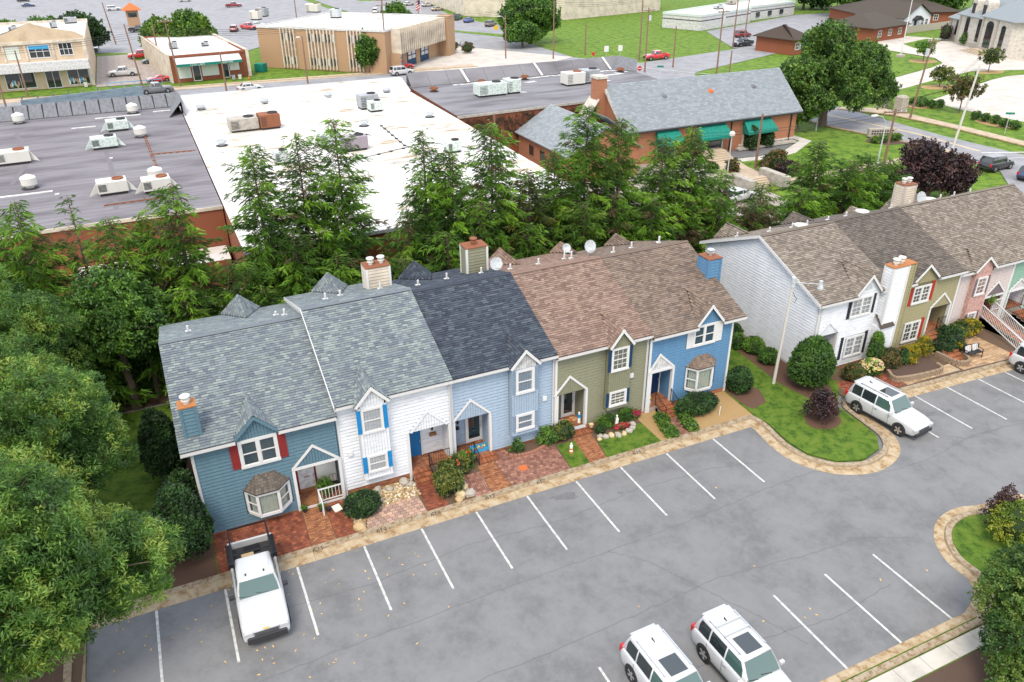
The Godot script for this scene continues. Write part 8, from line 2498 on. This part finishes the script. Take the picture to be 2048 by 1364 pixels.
	shrub("ball_shrub", "right one of the two clipped balls on the station forecourt", "shrub", Vector3(69.2, .04, -149.6), Vector3(1.4, 1.1, 1.4), RUSSET, {"leaf": "far", "density": 14.0, "size": .6})
	var cb := thing("green_cabinet", "green metal cabinet on the grass at the station's left corner", "cabinet", Vector3(21.9, .02, -146.5), -.7)
	b = mb(); b.bbox(Vector3(-1, 0, -.8), Vector3(1, 1.6, .8), .08); b.box(Vector3(-.9, .2, .8), Vector3(-.05, 1.4, .84)); b.box(Vector3(.05, .2, .8), Vector3(.9, 1.4, .84))
	part("casing", b, "canvas_green", cb)
	# pay booth with the red roof
	t = thing("pay_booth", "small brick pay booth with an orange red hip roof", "booth", Vector3(1.0, 0, -250))
	b = mb(); b.box(Vector3(-1.7, 0, -1.7), Vector3(1.7, 4.6, 1.7)); part("wall", b, "brick_tan", t)
	b = mb(); hip(b, -2.6, 2.6, -2.6, 2.6, 4.6, 1.9, 2.5); part("roof", b, "terracotta", t)
	b = mb(); b.box(Vector3(-1.2, 2.6, 1.7), Vector3(1.2, 3.8, 1.75)); part("window", b, "glass_dark", t)
	# I: cream hall, H: low white building
	t = block("cream_hall", "large cream hall along the far car park, cut by the upper edge", "building", Vector3(98.9, 0, -225.4), 0, [[0, 0], [22.8, 26], [64, 16.5], [90, -80], [8, -80]], 11.0, "cream_pale", "roof_white", .4, "cream_pale")
	for k in 4:
		b = mb()
		var u := Vector3(22.8, 0, 26).lerp(Vector3(64, 0, 16.5), .2 + k * .22)
		b.xf = Transform3D(Basis(Vector3.UP, .226), u); b.box(Vector3(-3, 5.6, -.1), Vector3(3, 8.2, .12))
		part("window", b, "glass_dark", t)
	for k in 40:
		b = mb(); b.xf = Transform3D(Basis(Vector3.UP, .226), Vector3(36, 0, 13.6).lerp(Vector3(64, 0, 16.5 - 10.0), k / 40.0) + Vector3(0, 0, 9.9 * k / 40.0)); b.box(Vector3(0, 0, -.1), Vector3(.4, 10, .1))
		part("rib", b, "cream", t)
	b = mb(); b.box(Vector3(2, 3.2, -16), Vector3(2.4, 6, -2)); part("entrance", b, "glass_dark", t)
	t = block("low_white_building", "long low white building with a black stripe beside the upper car park", "building", Vector3(140.9, 0, -157.2), 0, [[-4.4, -11.8], [0, 0], [24.8, -9.4], [25.4, -12], [50, -18.8], [46, -33]], 3.6, "membrane_white", "roof_white", .5, "unit_mint")
	b = mb()
	for q in [[-4.4, -11.8, 0, 0], [0, 0, 24.8, -9.4], [25.4, -12, 50, -18.8]]: b.bar(Vector3(q[0], 2.5, q[1]), Vector3(q[2], 2.5, q[3]), .14, .2)
	part("stripe", b, "dark", t)
	for k in 3:
		b = mb(); b.xf = Transform3D(Basis(Vector3.UP, .27), Vector3(31 + k * 6, 1.5, -13.4 - k * 1.65)); b.box(Vector3(-.9, -.6, -.1), Vector3(.9, .7, .1))
		part("window", b, "glass_dark", t)
	roof_unit(Vector3(158, 3.62, -172), Vector3(2.6, 1, 1.8), "galv", "flat unit on the low white building's roof"); roof_unit(Vector3(170, 3.62, -181), Vector3(2.6, 1.3, 1.8), "concrete", "tan unit on the low white building's roof")
	# houses at the upper right
	t = thing("white_cottage", "white gabled cottage behind the long fence", "house", Vector3(186.2, 0, -130), .18)
	b = mb(); b.box(Vector3(0, 0, -14), Vector3(13, 3.4, 0)); b.face([Vector3(0, 3.38, 0), Vector3(13, 3.38, 0), Vector3(6.5, 6.4, 0)], Vector3(0, 0, -.2)); part("wall", b, "side_white", t)
	b = mb()
	for s in [[-.6, 3.1], [13.6, 3.1]]: b.face([Vector3(s[0], s[1], .5), Vector3(6.5, 6.5, .5), Vector3(6.5, 6.5, -14.5), Vector3(s[0], s[1], -14.5)], Vector3(0, .15, 0))
	part("roof", b, "shingle_drift", t)
	b = mb(); b.box(Vector3(4.2, 2.6, .0), Vector3(7.4, 2.8, 1.2)); b.face([Vector3(4, 2.8, 1.3), Vector3(7.6, 2.8, 1.3), Vector3(5.8, 3.7, 1.3)], Vector3(0, 0, -1.3)); part("porch", b, "dark", t)
	b = mb(); b.box(Vector3(5.3, .2, .01), Vector3(6.3, 2.4, .08)); part("door", b, "dark", t)
	for x in [1.5, 8.6, 10.6]: pane_window(t, Vector3(x, 1.1, .02), Vector3(x + 1.2, 2.5, 0), 2, 2)
	for q in [[163, -118.5, 15, 13, .2, "brick house with a brown hip roof behind the great maple"], [186, -146, 30, 17, -.35, "long brick house with a brown hip roof near the tall trees"], [132, -112, 6, 10, .2, "small brick building at the great maple's left"]]:
		t = thing("brick_house", q[5], "house", Vector3(q[0], 0, q[1]), q[4])
		b = mb(); b.box(Vector3(0, 0, -q[3]), Vector3(q[2], 3.2, 0)); part("wall", b, "brick", t)
		b = mb(); hip(b, -.7, q[2] + .7, -q[3] - .7, .7, 3.3, 2.6, q[3] * .42); part("roof", b, "shingle_drift" if q[2] > 10 else "shingle_brown", t)
		for k in 3: pane_window(t, Vector3(q[2] * (.16 + k * .3), 1.1, .02), Vector3(q[2] * (.16 + k * .3) + 1.3, 2.5, 0), 2, 2)
	var fe := thing("board_fence", "long weathered board fence before the white cottage", "fence", Vector3(174.5, 0, -125), .17)
	for k in 75:
		b = mb(); b.box(Vector3(k * .4, 0, -.05), Vector3(k * .4 + .38, 1.75 + rng.randf() * .05, .02))
		part("board", b, "stone", fe)
	# the stone mansion
	t = thing("stone_mansion", "large pale stone house with slate roofs and tall arched windows", "house", Vector3(183.4, 0, -113.8), -2.004)
	b = mb()
	for q in [[0, 6.5, 5.2, -14, 0], [6.5, 19, 6.6, -16, 1.2], [19, 31, 7.4, -18, 2.6]]: b.box(Vector3(q[0], 0, q[3]), Vector3(q[1], q[2], q[4]))
	part("wall", b, "stucco", t)
	b = mb()
	for q in [[0, 6.5, 0], [6.5, 19, 1.2], [19, 31, 2.6]]: b.box(Vector3(q[0], 0, q[2]), Vector3(q[1], 1.1, q[2] + .12))
	for q in [[0, 5.2, 0], [6.4, 6.6, 1.2], [18.9, 7.4, 2.6], [24.8, 7.4, 2.6]]: b.box(Vector3(q[0], 1.1, q[2] - .3), Vector3(q[0] + .7, q[1], q[2] + .14))
	part("stonework", b, "stone", t)
	b = mb(); hip(b, -.6, 8, -14.6, .6, 5.2, 4.2, 3.4); hip(b, 5.8, 20, -16.6, 1.8, 6.6, 6.0, 4); hip(b, 18.4, 32, -18.6, 3.2, 7.4, 6.4, 5)
	part("roof", b, "slate", t)
	for q in [[3.0, 1.6, 1.5, 3.0, .02], [9.4, 1.5, 1.6, 4.4, 1.22], [14.8, 1.5, 1.6, 4.4, 1.22], [21.0, .4, 2.8, 5.4, 2.62], [27, 1.6, 1.6, 4.2, 2.62]]:
		b = mb()
		var x: float = q[0]; var w: float = q[2]; var y: float = q[1] + q[3]; var z: float = q[4]
		var pts := [Vector3(x, q[1], z), Vector3(x + w, q[1], z), Vector3(x + w, y, z)]
		for k in range(1, 7): pts.append(Vector3(x + w / 2 + cos(PI * k / 7) * w / 2, y + sin(PI * k / 7) * w * .3, z))
		pts.append(Vector3(x, y, z))
		b.face(pts, Vector3(0, 0, .06))
		var wn := part("window" if w < 2 else "door", b, "glass_dark", t)
		b = mb()
		for k in range(1, 3): b.box(Vector3(x + w * k / 3 - .04, q[1], z + .06), Vector3(x + w * k / 3 + .04, y + .1, z + .1))
		for k in range(1, 5): b.box(Vector3(x, lerpf(q[1], y, k / 5.0) - .03, z + .06), Vector3(x + w, lerpf(q[1], y, k / 5.0) + .03, z + .09))
		part("glazing_bar", b, "iron", wn)
	for x in [10.0, 14.6]:
		b = mb(); b.box(Vector3(x - .2, 6.9, -1.6), Vector3(x + 1.9, 9.4, .9)); b.xf = Transform3D(Basis(Vector3.RIGHT, PI / 2), Vector3(x + .85, 9.4, -1.6)); b.lathe(Vector3(), [[1.05, 0], [1.05, 2.5], [0, 2.5]], 14)
		part("dormer", b, "stucco", t)
		b = mb(); b.box(Vector3(x + .2, 7.2, .9), Vector3(x + 1.5, 9.3, .96)); part("dormer_window", b, "dark", t)
	for k in 4:
		b = mb(); b.box(Vector3(19.5 - k * .4, 0, 2.6), Vector3(25.5 + k * .4, .7 - k * .17, 4.4 + k * .5)); part("front_step", b, "walk", t)
	# drives, lawns and beds before it
	flat("plaza", [[114, -62], [149.5, -73.3], [170, -70], [176, -40], [118, -36]], .03, "apron")
	flat("drive", [[118.6, -71.8], [141, -77.7], [148.3, -79.5], [170, -72], [172, -92], [178, -96], [184, -114], [178, -128], [164.4, -118], [156.6, -107], [156.1, -94.3], [152.4, -89.5], [144.5, -85.8], [127.7, -80.6], [112, -76], [106, -68]], .045, "apron")
	flat("lawn", [[155.9, -107.4], [155.9, -102.5], [154.9, -93.2], [151.2, -88.5], [144.5, -85.8], [129, -81.2], [112, -77], [118, -92], [140, -104]], .06, "grass_far")
	flat("lawn", [[117.8, -71.3], [132.2, -75.6], [148.3, -79.3], [156, -76.8], [168, -71], [149.5, -72.6], [118.6, -66.3], [112, -63]], .06, "grass_far")
	flat("lawn", [[167.8, -113.3], [180, -117], [183, -113.5], [174, -110], [164.3, -106.8]], .06, "grass_far")
	flat("lawn", [[106.2, -64], [112.5, -68.6], [117, -66], [116, -55.7], [116.7, -45.9], [112, -36], [105.9, -36], [106.4, -50]], .04, "grass_far")
	flat("pavement", [[100.8, -66], [106, -62], [106.2, -48], [105.8, -34], [103.6, -34], [104, -48], [103.2, -58], [99, -65]], .08, "walk", "structure", -.05)
	for q in [[150.2, -92.4, 3.2, 2.6], [128.5, -70.8, 3.4, 2.2], [150.5, -77, 3.4, 1.8], [112.6, -60.6, 2.6, 2.0], [111.6, -46.6, 1.8, 3.4]]:
		var o := []
		for k in 14: o.append([q[0] + cos(TAU * k / 14) * q[2], q[1] + sin(TAU * k / 14) * q[3]])
		flat("mulch_bed", o, .075, "straw")
	for q in [[150.1, -92.4, 4.2, 2.1, GREEN, "small street tree beside the pole with the grey box, upper lawn"], [129.1, -71, 3.4, 2.2, OLIVE, "small round tree in the left bed of the divided lawn"], [150, -77.1, 4.6, 2.2, OLIVE, "small round tree in the far bed before the mansion's steps"], [113.4, -54.4, 5.6, 2.7, RUSSET, "bushy small tree with russet top behind the leaning pale pole"]]:
		broadleaf("street_tree", q[5], Vector3(q[0], 0, q[1]), q[2] * .35, .1, [[Vector3(0, q[2] * .68, 0), Vector3(q[3], q[2] * .36, q[3])]], "far", 26.0, q[4], {"size": .75, "hole": -.3, "fill": .5})
	for k in 11:
		var q: Array = [[111.8, -63.2], [111.9, -61.7], [113.9, -61.6], [111.9, -60.2], [112.6, -58.9], [114.1, -58.6], [111.6, -50.1], [111.5, -48.5], [111.6, -46.9], [110.8, -44.9], [110.9, -43.3]][k]
		shrub("ball_shrub", "small clipped ball in the straw bed along the side street's pavement", "shrub", Vector3(q[0], .05, q[1]), Vector3(.72, .62, .72), GREEN, {"leaf": "broad", "density": 60.0, "size": .9, "group": "clipped balls along the side street"})
	for q in [[178, -104.5, 1.2, 1.5, GREEN, "upright green shrub before the mansion's left wing"], [181, -112.5, 1.4, 1.9, PLUM, "plum coloured shrub at the mansion's left corner"], [136.5, -122, 3.2, 1.6, GREEN, "large clipped mound nearest the street on the upper lawn"], [141, -117, 2.6, 1.3, GREEN, "clipped mound beside the large one on the upper lawn"], [145, -118, 2.6, 1.3, GREEN, "clipped mound farthest along the upper lawn"]]:
		shrub("garden_shrub", q[5], "shrub", Vector3(q[0], 0, q[1]), Vector3(q[2], q[3], q[2]), q[4], {"leaf": "far", "density": 14.0, "size": .7})
	for q in [[106, -62.6, "left stone gate pillar by the railings"], [105.6, -58.8, "right stone gate pillar by the railings"], [106.4, -36.5, "stone pillar at the right edge of the straw beds"]]:
		b = mb(); b.bbox(Vector3(-.7, 0, -.7), Vector3(.7, 2.6, .7), .25)
		var o := top("gate_pillar", b, "stone", q[2], "pillar")
		o.position = Vector3(q[0], .05, q[1])
	var ra := thing("iron_railing", "black iron railing between the stone gate pillars", "railing", Vector3(105.9, .05, -60.7))
	for k in 14:
		b = mb(); b.bar(Vector3(0, 0, -1.2 + k * .18), Vector3(0, 1.7 - .5 * sin(PI * k / 13), -1.2 + k * .18), .04, .04, Vector3.RIGHT); part("bar", b, "iron", ra)
	for q in [[200, -165, 13, 11], [216, -150, 14, 12], [232, -136, 14, 12], [206, -188, 13, 12], [226, -172, 15, 13], [246, -154, 15, 13], [262, -132, 15, 13], [190, -196, 12, 10], [250, -186, 15, 13]]:
		var R: float = q[3]
		broadleaf("woodland_tree", "tall dark tree of the wood behind the white cottage and the mansion", Vector3(q[0], 0, q[1]), 4, .4, [[Vector3(0, q[2] * .7, 0), Vector3(R * .7, q[2] * .38, R * .7)], [Vector3(R * .4, q[2] * .4, 2), Vector3(R * .6, q[2] * .34, R * .6)]], "far", 7.0, DEEP if int(q[0]) % 4 else GREEN, {"size": 2.0, "hole": -.5, "group": "tall trees of the wood at the upper right"})

# ---------------------------------------------------------------- poles, wires, lamps, signs
func pole(at: Vector3, h: float, m: String, label: String, o := {}) -> Node3D:
	var t := thing("utility_pole", label, "utility pole", at, o.get("turn", 0.0), "utility poles")
	var b := mb()
	var lean: Vector3 = o.get("lean", Vector3())
	b.tube(Vector3(0, -.1, 0), Vector3(0, h, 0) + lean, .17, .11, 8)
	part("shaft", b, m, t)
	for k in int(o.get("arms", 0)):
		b = mb(); b.box(Vector3(-1.3, h - .5 - k * .9, .12), Vector3(1.3, h - .36 - k * .9, .26)); b.xf = Transform3D(Basis(), lean)
		var c := mb(); c.xf = Transform3D(Basis(), lean); c.box(Vector3(-1.3, h - .5 - k * .9, .12), Vector3(1.3, h - .36 - k * .9, .26))
		var a := part("crossarm", c, m, t)
		for x in [-1.15, -.6, .6, 1.15]:
			b = mb(); b.xf = Transform3D(Basis(), lean); b.lathe(Vector3(x, h - .36 - k * .9, .19), [[.05, 0], [.09, .08], [.06, .14], [.09, .2], [0, .26]], 7)
			part("insulator", b, "lamp_clear", a)
	if o.get("drum", false):
		b = mb(); b.tube(Vector3(.3, h - 2.3, .2), Vector3(.3, h - 1.4, .2), .26, .26, 10); part("transformer", b, "galv", t)
	if o.has("lamp"):
		var d: float = o.lamp
		b = mb(); b.tube(Vector3(0, h - .9, 0), Vector3(d * .5, h - .2, .1), .05, .05, 6); b.tube(Vector3(d * .5, h - .2, .1), Vector3(d, h - .1, .15), .05, .05, 6); part("lamp_arm", b, "galv", t)
		b = mb(); b.bbox(Vector3(d - .35, h - .2, .0), Vector3(d + .35, h + .0, .3), .06); part("lamp_head", b, "cap_white", t)
	return t

func wire(label: String, p: Vector3, q: Vector3, sag: float, n := 1, gap_y := .35, r := .022) -> void:
	for k in n:
		var b := mb()
		var last := p - Vector3(0, k * gap_y, 0)
		for s in range(1, 15):
			var u := s / 14.0
			var c := p.lerp(q, u) - Vector3(0, k * gap_y + sag * 4 * u * (1 - u), 0)
			b.tube(last, c, r, r, 4, false); last = c
		top("overhead_wire", b, "dark", label if n == 1 else "%s, %s of the bundle" % [label, ["uppermost wire", "second wire", "third wire", "lowest wire"][k]], "wire", "overhead wires")

func plate(called: String, at: Vector3, h: float, pts: Array, m: String, label: String, turn := 0.0) -> Node3D:
	var t := thing(called, label, "sign", at, turn)
	var b := mb(); b.tube(Vector3(0, -.1, 0), Vector3(0, h, 0), .04, .04, 6); part("post", b, "galv", t)
	b = mb(); b.face(pts, Vector3(0, 0, .03)); part("sign_face", b, m, t)
	return t

func street_things() -> void:
	var lp := thing("light_pole", "slim white pole on the grass between the two rows, leaning slightly", "pole", Vector3(31.85, .1, -3.25))
	var b := mb(); b.tube(Vector3(0, 0, 0), Vector3(.1, 7.6, .1), .11, .075, 8); part("shaft", b, "pole_pale", lp)
	b = mb(); b.tube(Vector3(.1, 7.0, .1), Vector3(.1, 7.65, .1), .14, .14, 8); part("sleeve", b, "galv", lp)
	b = mb(); b.tube(Vector3(.1, 7.3, .1), Vector3(1.9, 7.0, .5), .03, .03, 5); part("lamp_arm", b, "galv", lp)
	b = mb(); b.lathe(Vector3(2.0, 6.6, .5), [[.17, 0], [.2, .1], [.12, .4], [.12, .6], [0, .62]], 10); part("lamp_head", b, "galv", lp)
	b = mb(); b.tube(Vector3(.1, 6.7, .15), Vector3(.4, 6.2, .3), .015, .015, 4, false); b.tube(Vector3(.4, 6.2, .3), Vector3(.3, 5.9, .25), .015, .015, 4, false); part("loose_cable", b, "dark", lp)
	for q in [[-20.2, -137.6, 8, {}, "brown pole before the beige shop's window"], [-23, -129.7, 9.5, {}, "dark pole at the picture's left edge by the street"], [-1.2, -140.2, 11, {"lean": Vector3(-.8, 0, 0)}, "dark leaning pole by the blue rail, beside the gravel yard"], [5.3, -135.4, 12, {"arms": 1, "lean": Vector3(-.5, 0, 0)}, "tall pole with a crossarm before the cafe's awning"], [12.4, -125.5, 7, {}, "thin pole before the cafe's dark door"], [-4.8, -207, 10, {"lean": Vector3(-1, 0, 0)}, "leaning pole behind the gravel yard"], [3.3, -160, 9, {}, "pole beside the cafe's left wall"], [27.6, -128, 8.5, {"lamp": -.8}, "brown lamp pole on the grass before the station"], [45, -133.5, 14, {"arms": 2, "drum": true}, "tallest pole at the station's corner with cables and drums"], [48, -241, 12, {}, "pole rising behind the station roof, left of the far road"], [84, -228, 11, {}, "pole in the far car park's entrance"], [73.7, -138, 9, {"lamp": -1.6}, "lamp pole at the street corner past the forecourt"], [82.8, -132.6, 13, {"arms": 1, "lamp": -1.4}, "pole with a white lamp before the dark shade tree"], [91.9, -134.4, 7, {}, "short brown pole on the far grass bank"], [98.7, -122.5, 14, {"arms": 1, "lamp": 1.3}, "tall pole with a lamp at the red pickup's bonnet"], [91, -108.6, 12, {"arms": 1, "drum": true}, "pole with a grey drum behind the dark roof's end"], [99.5, -111, 8, {}, "thin pole on the pavement beyond the red pickup"], [101.7, -99.5, 12, {"arms": 1, "drum": true}, "pole with a crossarm on the upper grass slope"], [97, -90, 6, {}, "short pole on the grass before the slate roof"], [127.7, -127, 14, {"lamp": 1.5}, "tall pole with a lamp by the upper car park"], [142, -140, 10, {}, "thin pole beside the low white building"]]:
		pole(Vector3(q[0], 0, q[1]), q[2], "pole", q[4], q[3])
	pole(Vector3(103.5, 0, -55), 11.5, "pole", "brown pole with a grey box across the side street", {"arms": 1, "drum": true, "lean": Vector3(1.2, 0, 0)})
	pole(Vector3(93.6, 0, -39.6), 10.5, "pole_pale", "pale bare pole leaning at the street corner", {"lean": Vector3(1.2, 0, 0)})
	pole(Vector3(78.6, 0, -37.2), 7.2, "pole", "brown pole with white insulators before the stone sign", {"arms": 1, "turn": -.6})
	pole(Vector3(64.8, 0, -44.2), 6.6, "pole", "short red brown pole by the lower stair")
	pole(Vector3(35.5, 0, -57), 7.0, "pole", "pole with a white cable against the vine covered wall")
	pole(Vector3(39.0, 0, -41.2), 5.0, "pole_pale", "pale concrete post before the brick wing's windows")
	for q in [[59.9, -43.4, 4.6, "globe lamp on a grey post by the lower stair"], [85.2, -55.4, 4.2, "globe lamp on a pale post beside the great maple"], [87.4, -166, 8, "tall lamp with a globe on the green verge of the far car park"]]:
		var t := thing("post_lamp", q[3], "street lamp", Vector3(q[0], 0, q[1]), 0, "globe post lamps")
		b = mb(); b.tube(Vector3(0, 0, 0), Vector3(0, q[2], 0), .08, .06, 7); part("post", b, "galv", t)
		b = mb(); b.lathe(Vector3(0, q[2], 0), [[.1, 0], [.32, .15], [.34, .4], [.2, .6], [0, .65]], 10); part("globe", b, "cap_white", t)
	var sl := thing("street_lamp", "curved white street lamp above the evergreens at the lawn's edge", "street lamp", Vector3(77.0, 0, -36.8), 0.0)
	b = mb(); b.tube(Vector3(0, 0, 0), Vector3(0, 5.6, 0), .1, .07, 7); b.tube(Vector3(0, 5.6, 0), Vector3(-.7, 6.5, 0), .06, .06, 6); b.tube(Vector3(-.7, 6.5, 0), Vector3(-1.8, 6.8, 0), .06, .05, 6); part("post", b, "galv", sl)
	b = mb(); b.bbox(Vector3(-2.5, 6.72, -.18), Vector3(-1.7, 6.9, .18), .06); part("lamp_head", b, "cap_white", sl)
	# cables: bundles along the main street and the service drops
	for q in [["street cable before the beige shop and cafe", [-60, 9.4, -133], [5, 10.5, -135.2], 1.2, 4], ["street cable before the cafe and station", [5, 10.5, -135.2], [45, 11.5, -133.3], 1.4, 4], ["street cable past the forecourt", [45, 11.5, -133.3], [82.8, 11.5, -132.6], 1.3, 3], ["high street cable over the tar roof's end", [82.8, 11.8, -132.6], [98.7, 12.5, -122.5], .6, 3], ["cable across the side street's corner", [79.2, 6.9, -37.2], [112, 9, -52], .8, 2], ["cable from the insulator pole past the hall's lawn", [79.2, 6.9, -37.2], [56, 4.8, -46], .5, 2]]:
		wire(q[0], Vector3(q[1][0], q[1][1], q[1][2]), Vector3(q[2][0], q[2][1], q[2][2]), q[3], q[4])
	wire("white service cable hanging before the vine covered wall", Vector3(35.5, 6.9, -57), Vector3(39, 3.2, -41.4), 2.0)
	wire("cable from the station's pole to the far bank", Vector3(45, 13, -133.4), Vector3(84, 10, -228), 2.5)
	wire("cable running off across the upper lawn", Vector3(98.7, 13, -122.5), Vector3(128, 12, -127), 1.0)
	# signs, flags
	var o8 := []
	for k in 8: o8.append(Vector3(cos(PI / 8 + k * PI / 4) * .45, 2.5 + sin(PI / 8 + k * PI / 4) * .45, .05))
	var st := plate("stop_sign", Vector3(84, .0, -100), 2.9, o8, "lamp_red", "red do not enter sign at the dark roof's right end", -.3)
	b = mb(); b.box(Vector3(-.3, 2.44, .08), Vector3(.3, 2.56, .1)); part("sign_bar", b, "trim", st)
	plate("yield_sign", Vector3(86.2, .0, -121), 2.6, [Vector3(-.5, 2.6, .05), Vector3(.5, 2.6, .05), Vector3(0, 1.75, .05)], "lamp_red", "small red yield sign past the dark roof's parapet", -.3)
	plate("warning_sign", Vector3(84.6, .0, -168), 3.2, [Vector3(0, 2.2, .05), Vector3(.75, 2.95, .05), Vector3(0, 3.7, .05), Vector3(-.75, 2.95, .05)], "toy_yellow", "yellow diamond sign on the far green verge", -.3)
	plate("street_sign", Vector3(107.3, .05, -42.2), 3.0, [Vector3(-.6, 2.7, .05), Vector3(.6, 2.7, .05), Vector3(.6, 2.98, .05), Vector3(-.6, 2.98, .05)], "canvas_green", "green street name sign at the straw beds", -.6)
	plate("street_sign", Vector3(88, .05, -99), 2.8, [Vector3(-.6, 2.5, .05), Vector3(.6, 2.5, .05), Vector3(.6, 2.8, .05), Vector3(-.6, 2.8, .05)], "canvas_green", "green street name sign beside the red do not enter sign", -.6)
	for q in [[93.6, -128, "left one of the two white signs on the far grass bank"], [96.8, -127.4, "right white sign on the far grass bank"]]: plate("white_sign", Vector3(q[0], 0, q[1]), 2.6, [Vector3(-.5, 1.4, .05), Vector3(.5, 1.4, .05), Vector3(.5, 2.6, .05), Vector3(-.5, 2.6, .05)], "trim", q[2], -.3)
	for q in [[150.8, -98.9, 17.5, "flag on the tall white flagpole of the upper lawn"], [64.6, -168, 11, "flag on the pole beside the station's far pier"]]:
		var fp := thing("flagpole", "tall white flagpole on the upper lawn" if q[2] > 12 else "thin flagpole beside the station's far pier", "flagpole", Vector3(q[0], 0, q[1]))
		b = mb(); b.tube(Vector3(0, 0, 0), Vector3(0, q[2], 0), .11, .05, 7); part("shaft", b, "trim", fp)
		b = mb(); b.bbox(Vector3(-.7, 0, -.7), Vector3(.7, .6, .7), .1); part("base", b, "stone", fp)
		for k in 7:
			b = mb(); b.face([Vector3(-.1, q[2] - .6 - k * .28, 0), Vector3(-1.3, q[2] - 1.1 - k * .28, .3), Vector3(-1.25, q[2] - 1.38 - k * .28, .3), Vector3(-.1, q[2] - .88 - k * .28, 0)], Vector3(0, 0, .03)); part("flag_stripe", b, "lamp_red" if k % 2 == 0 else "trim", fp)
		b = mb(); b.face([Vector3(-.1, q[2] - .58, .035), Vector3(-.7, q[2] - .85, .19), Vector3(-.7, q[2] - 1.8, .19), Vector3(-.1, q[2] - 1.55, .035)], Vector3(0, 0, .03)); part("flag_canton", b, "shutter_navy", fp)
	var br := thing("blue_rail", "low blue rail at the street edge of the gravel yard", "railing", Vector3(-3.2, .05, -140.6), .02)
	b = mb(); b.bar(Vector3(-4, .9, 0), Vector3(5.6, .9, 0), .08, .12); part("rail", b, "toy_blue", br)
	for k in 5:
		b = mb(); b.bar(Vector3(-4 + k * 2.4, 0, 0), Vector3(-4 + k * 2.4, .9, 0), .08, .08, Vector3.RIGHT); part("post", b, "toy_blue", br)
	# markings on the side street
	var mk := mb()
	strip(mk, [[92.6, -76], [94.6, -62], [96.6, -48], [96.0, -37.5]], .14, .02); strip(mk, [[92.9, -76], [94.9, -62], [96.9, -48], [96.3, -37.5]], .14, .02)
	struct("street_marking", mk, "line_yellow")
	mk = mb(); strip(mk, [[95.6, -36.8], [101.5, -34.2]], .4, .02); strip(mk, [[88, -33.8], [96, -33.6], [108, -30]], .16, .02); strip(mk, [[92, -117], [97.5, -107], [101, -101]], .3, .022)
	struct("street_marking", mk, "line")
	var kb := mb()
	for line in [[[-200, -139.4], [-25, -137.3], [64, -130.9]], [[92.3, -40], [88.8, -57], [89.6, -72]], [[99, -65], [103.1, -58], [103.9, -48], [103.5, -34]]]:
		for k in line.size() - 1: kb.bar(Vector3(line[k][0], .07, line[k][1]), Vector3(line[k + 1][0], .07, line[k + 1][1]), .3, .16)
	struct("kerb", kb, "curb")
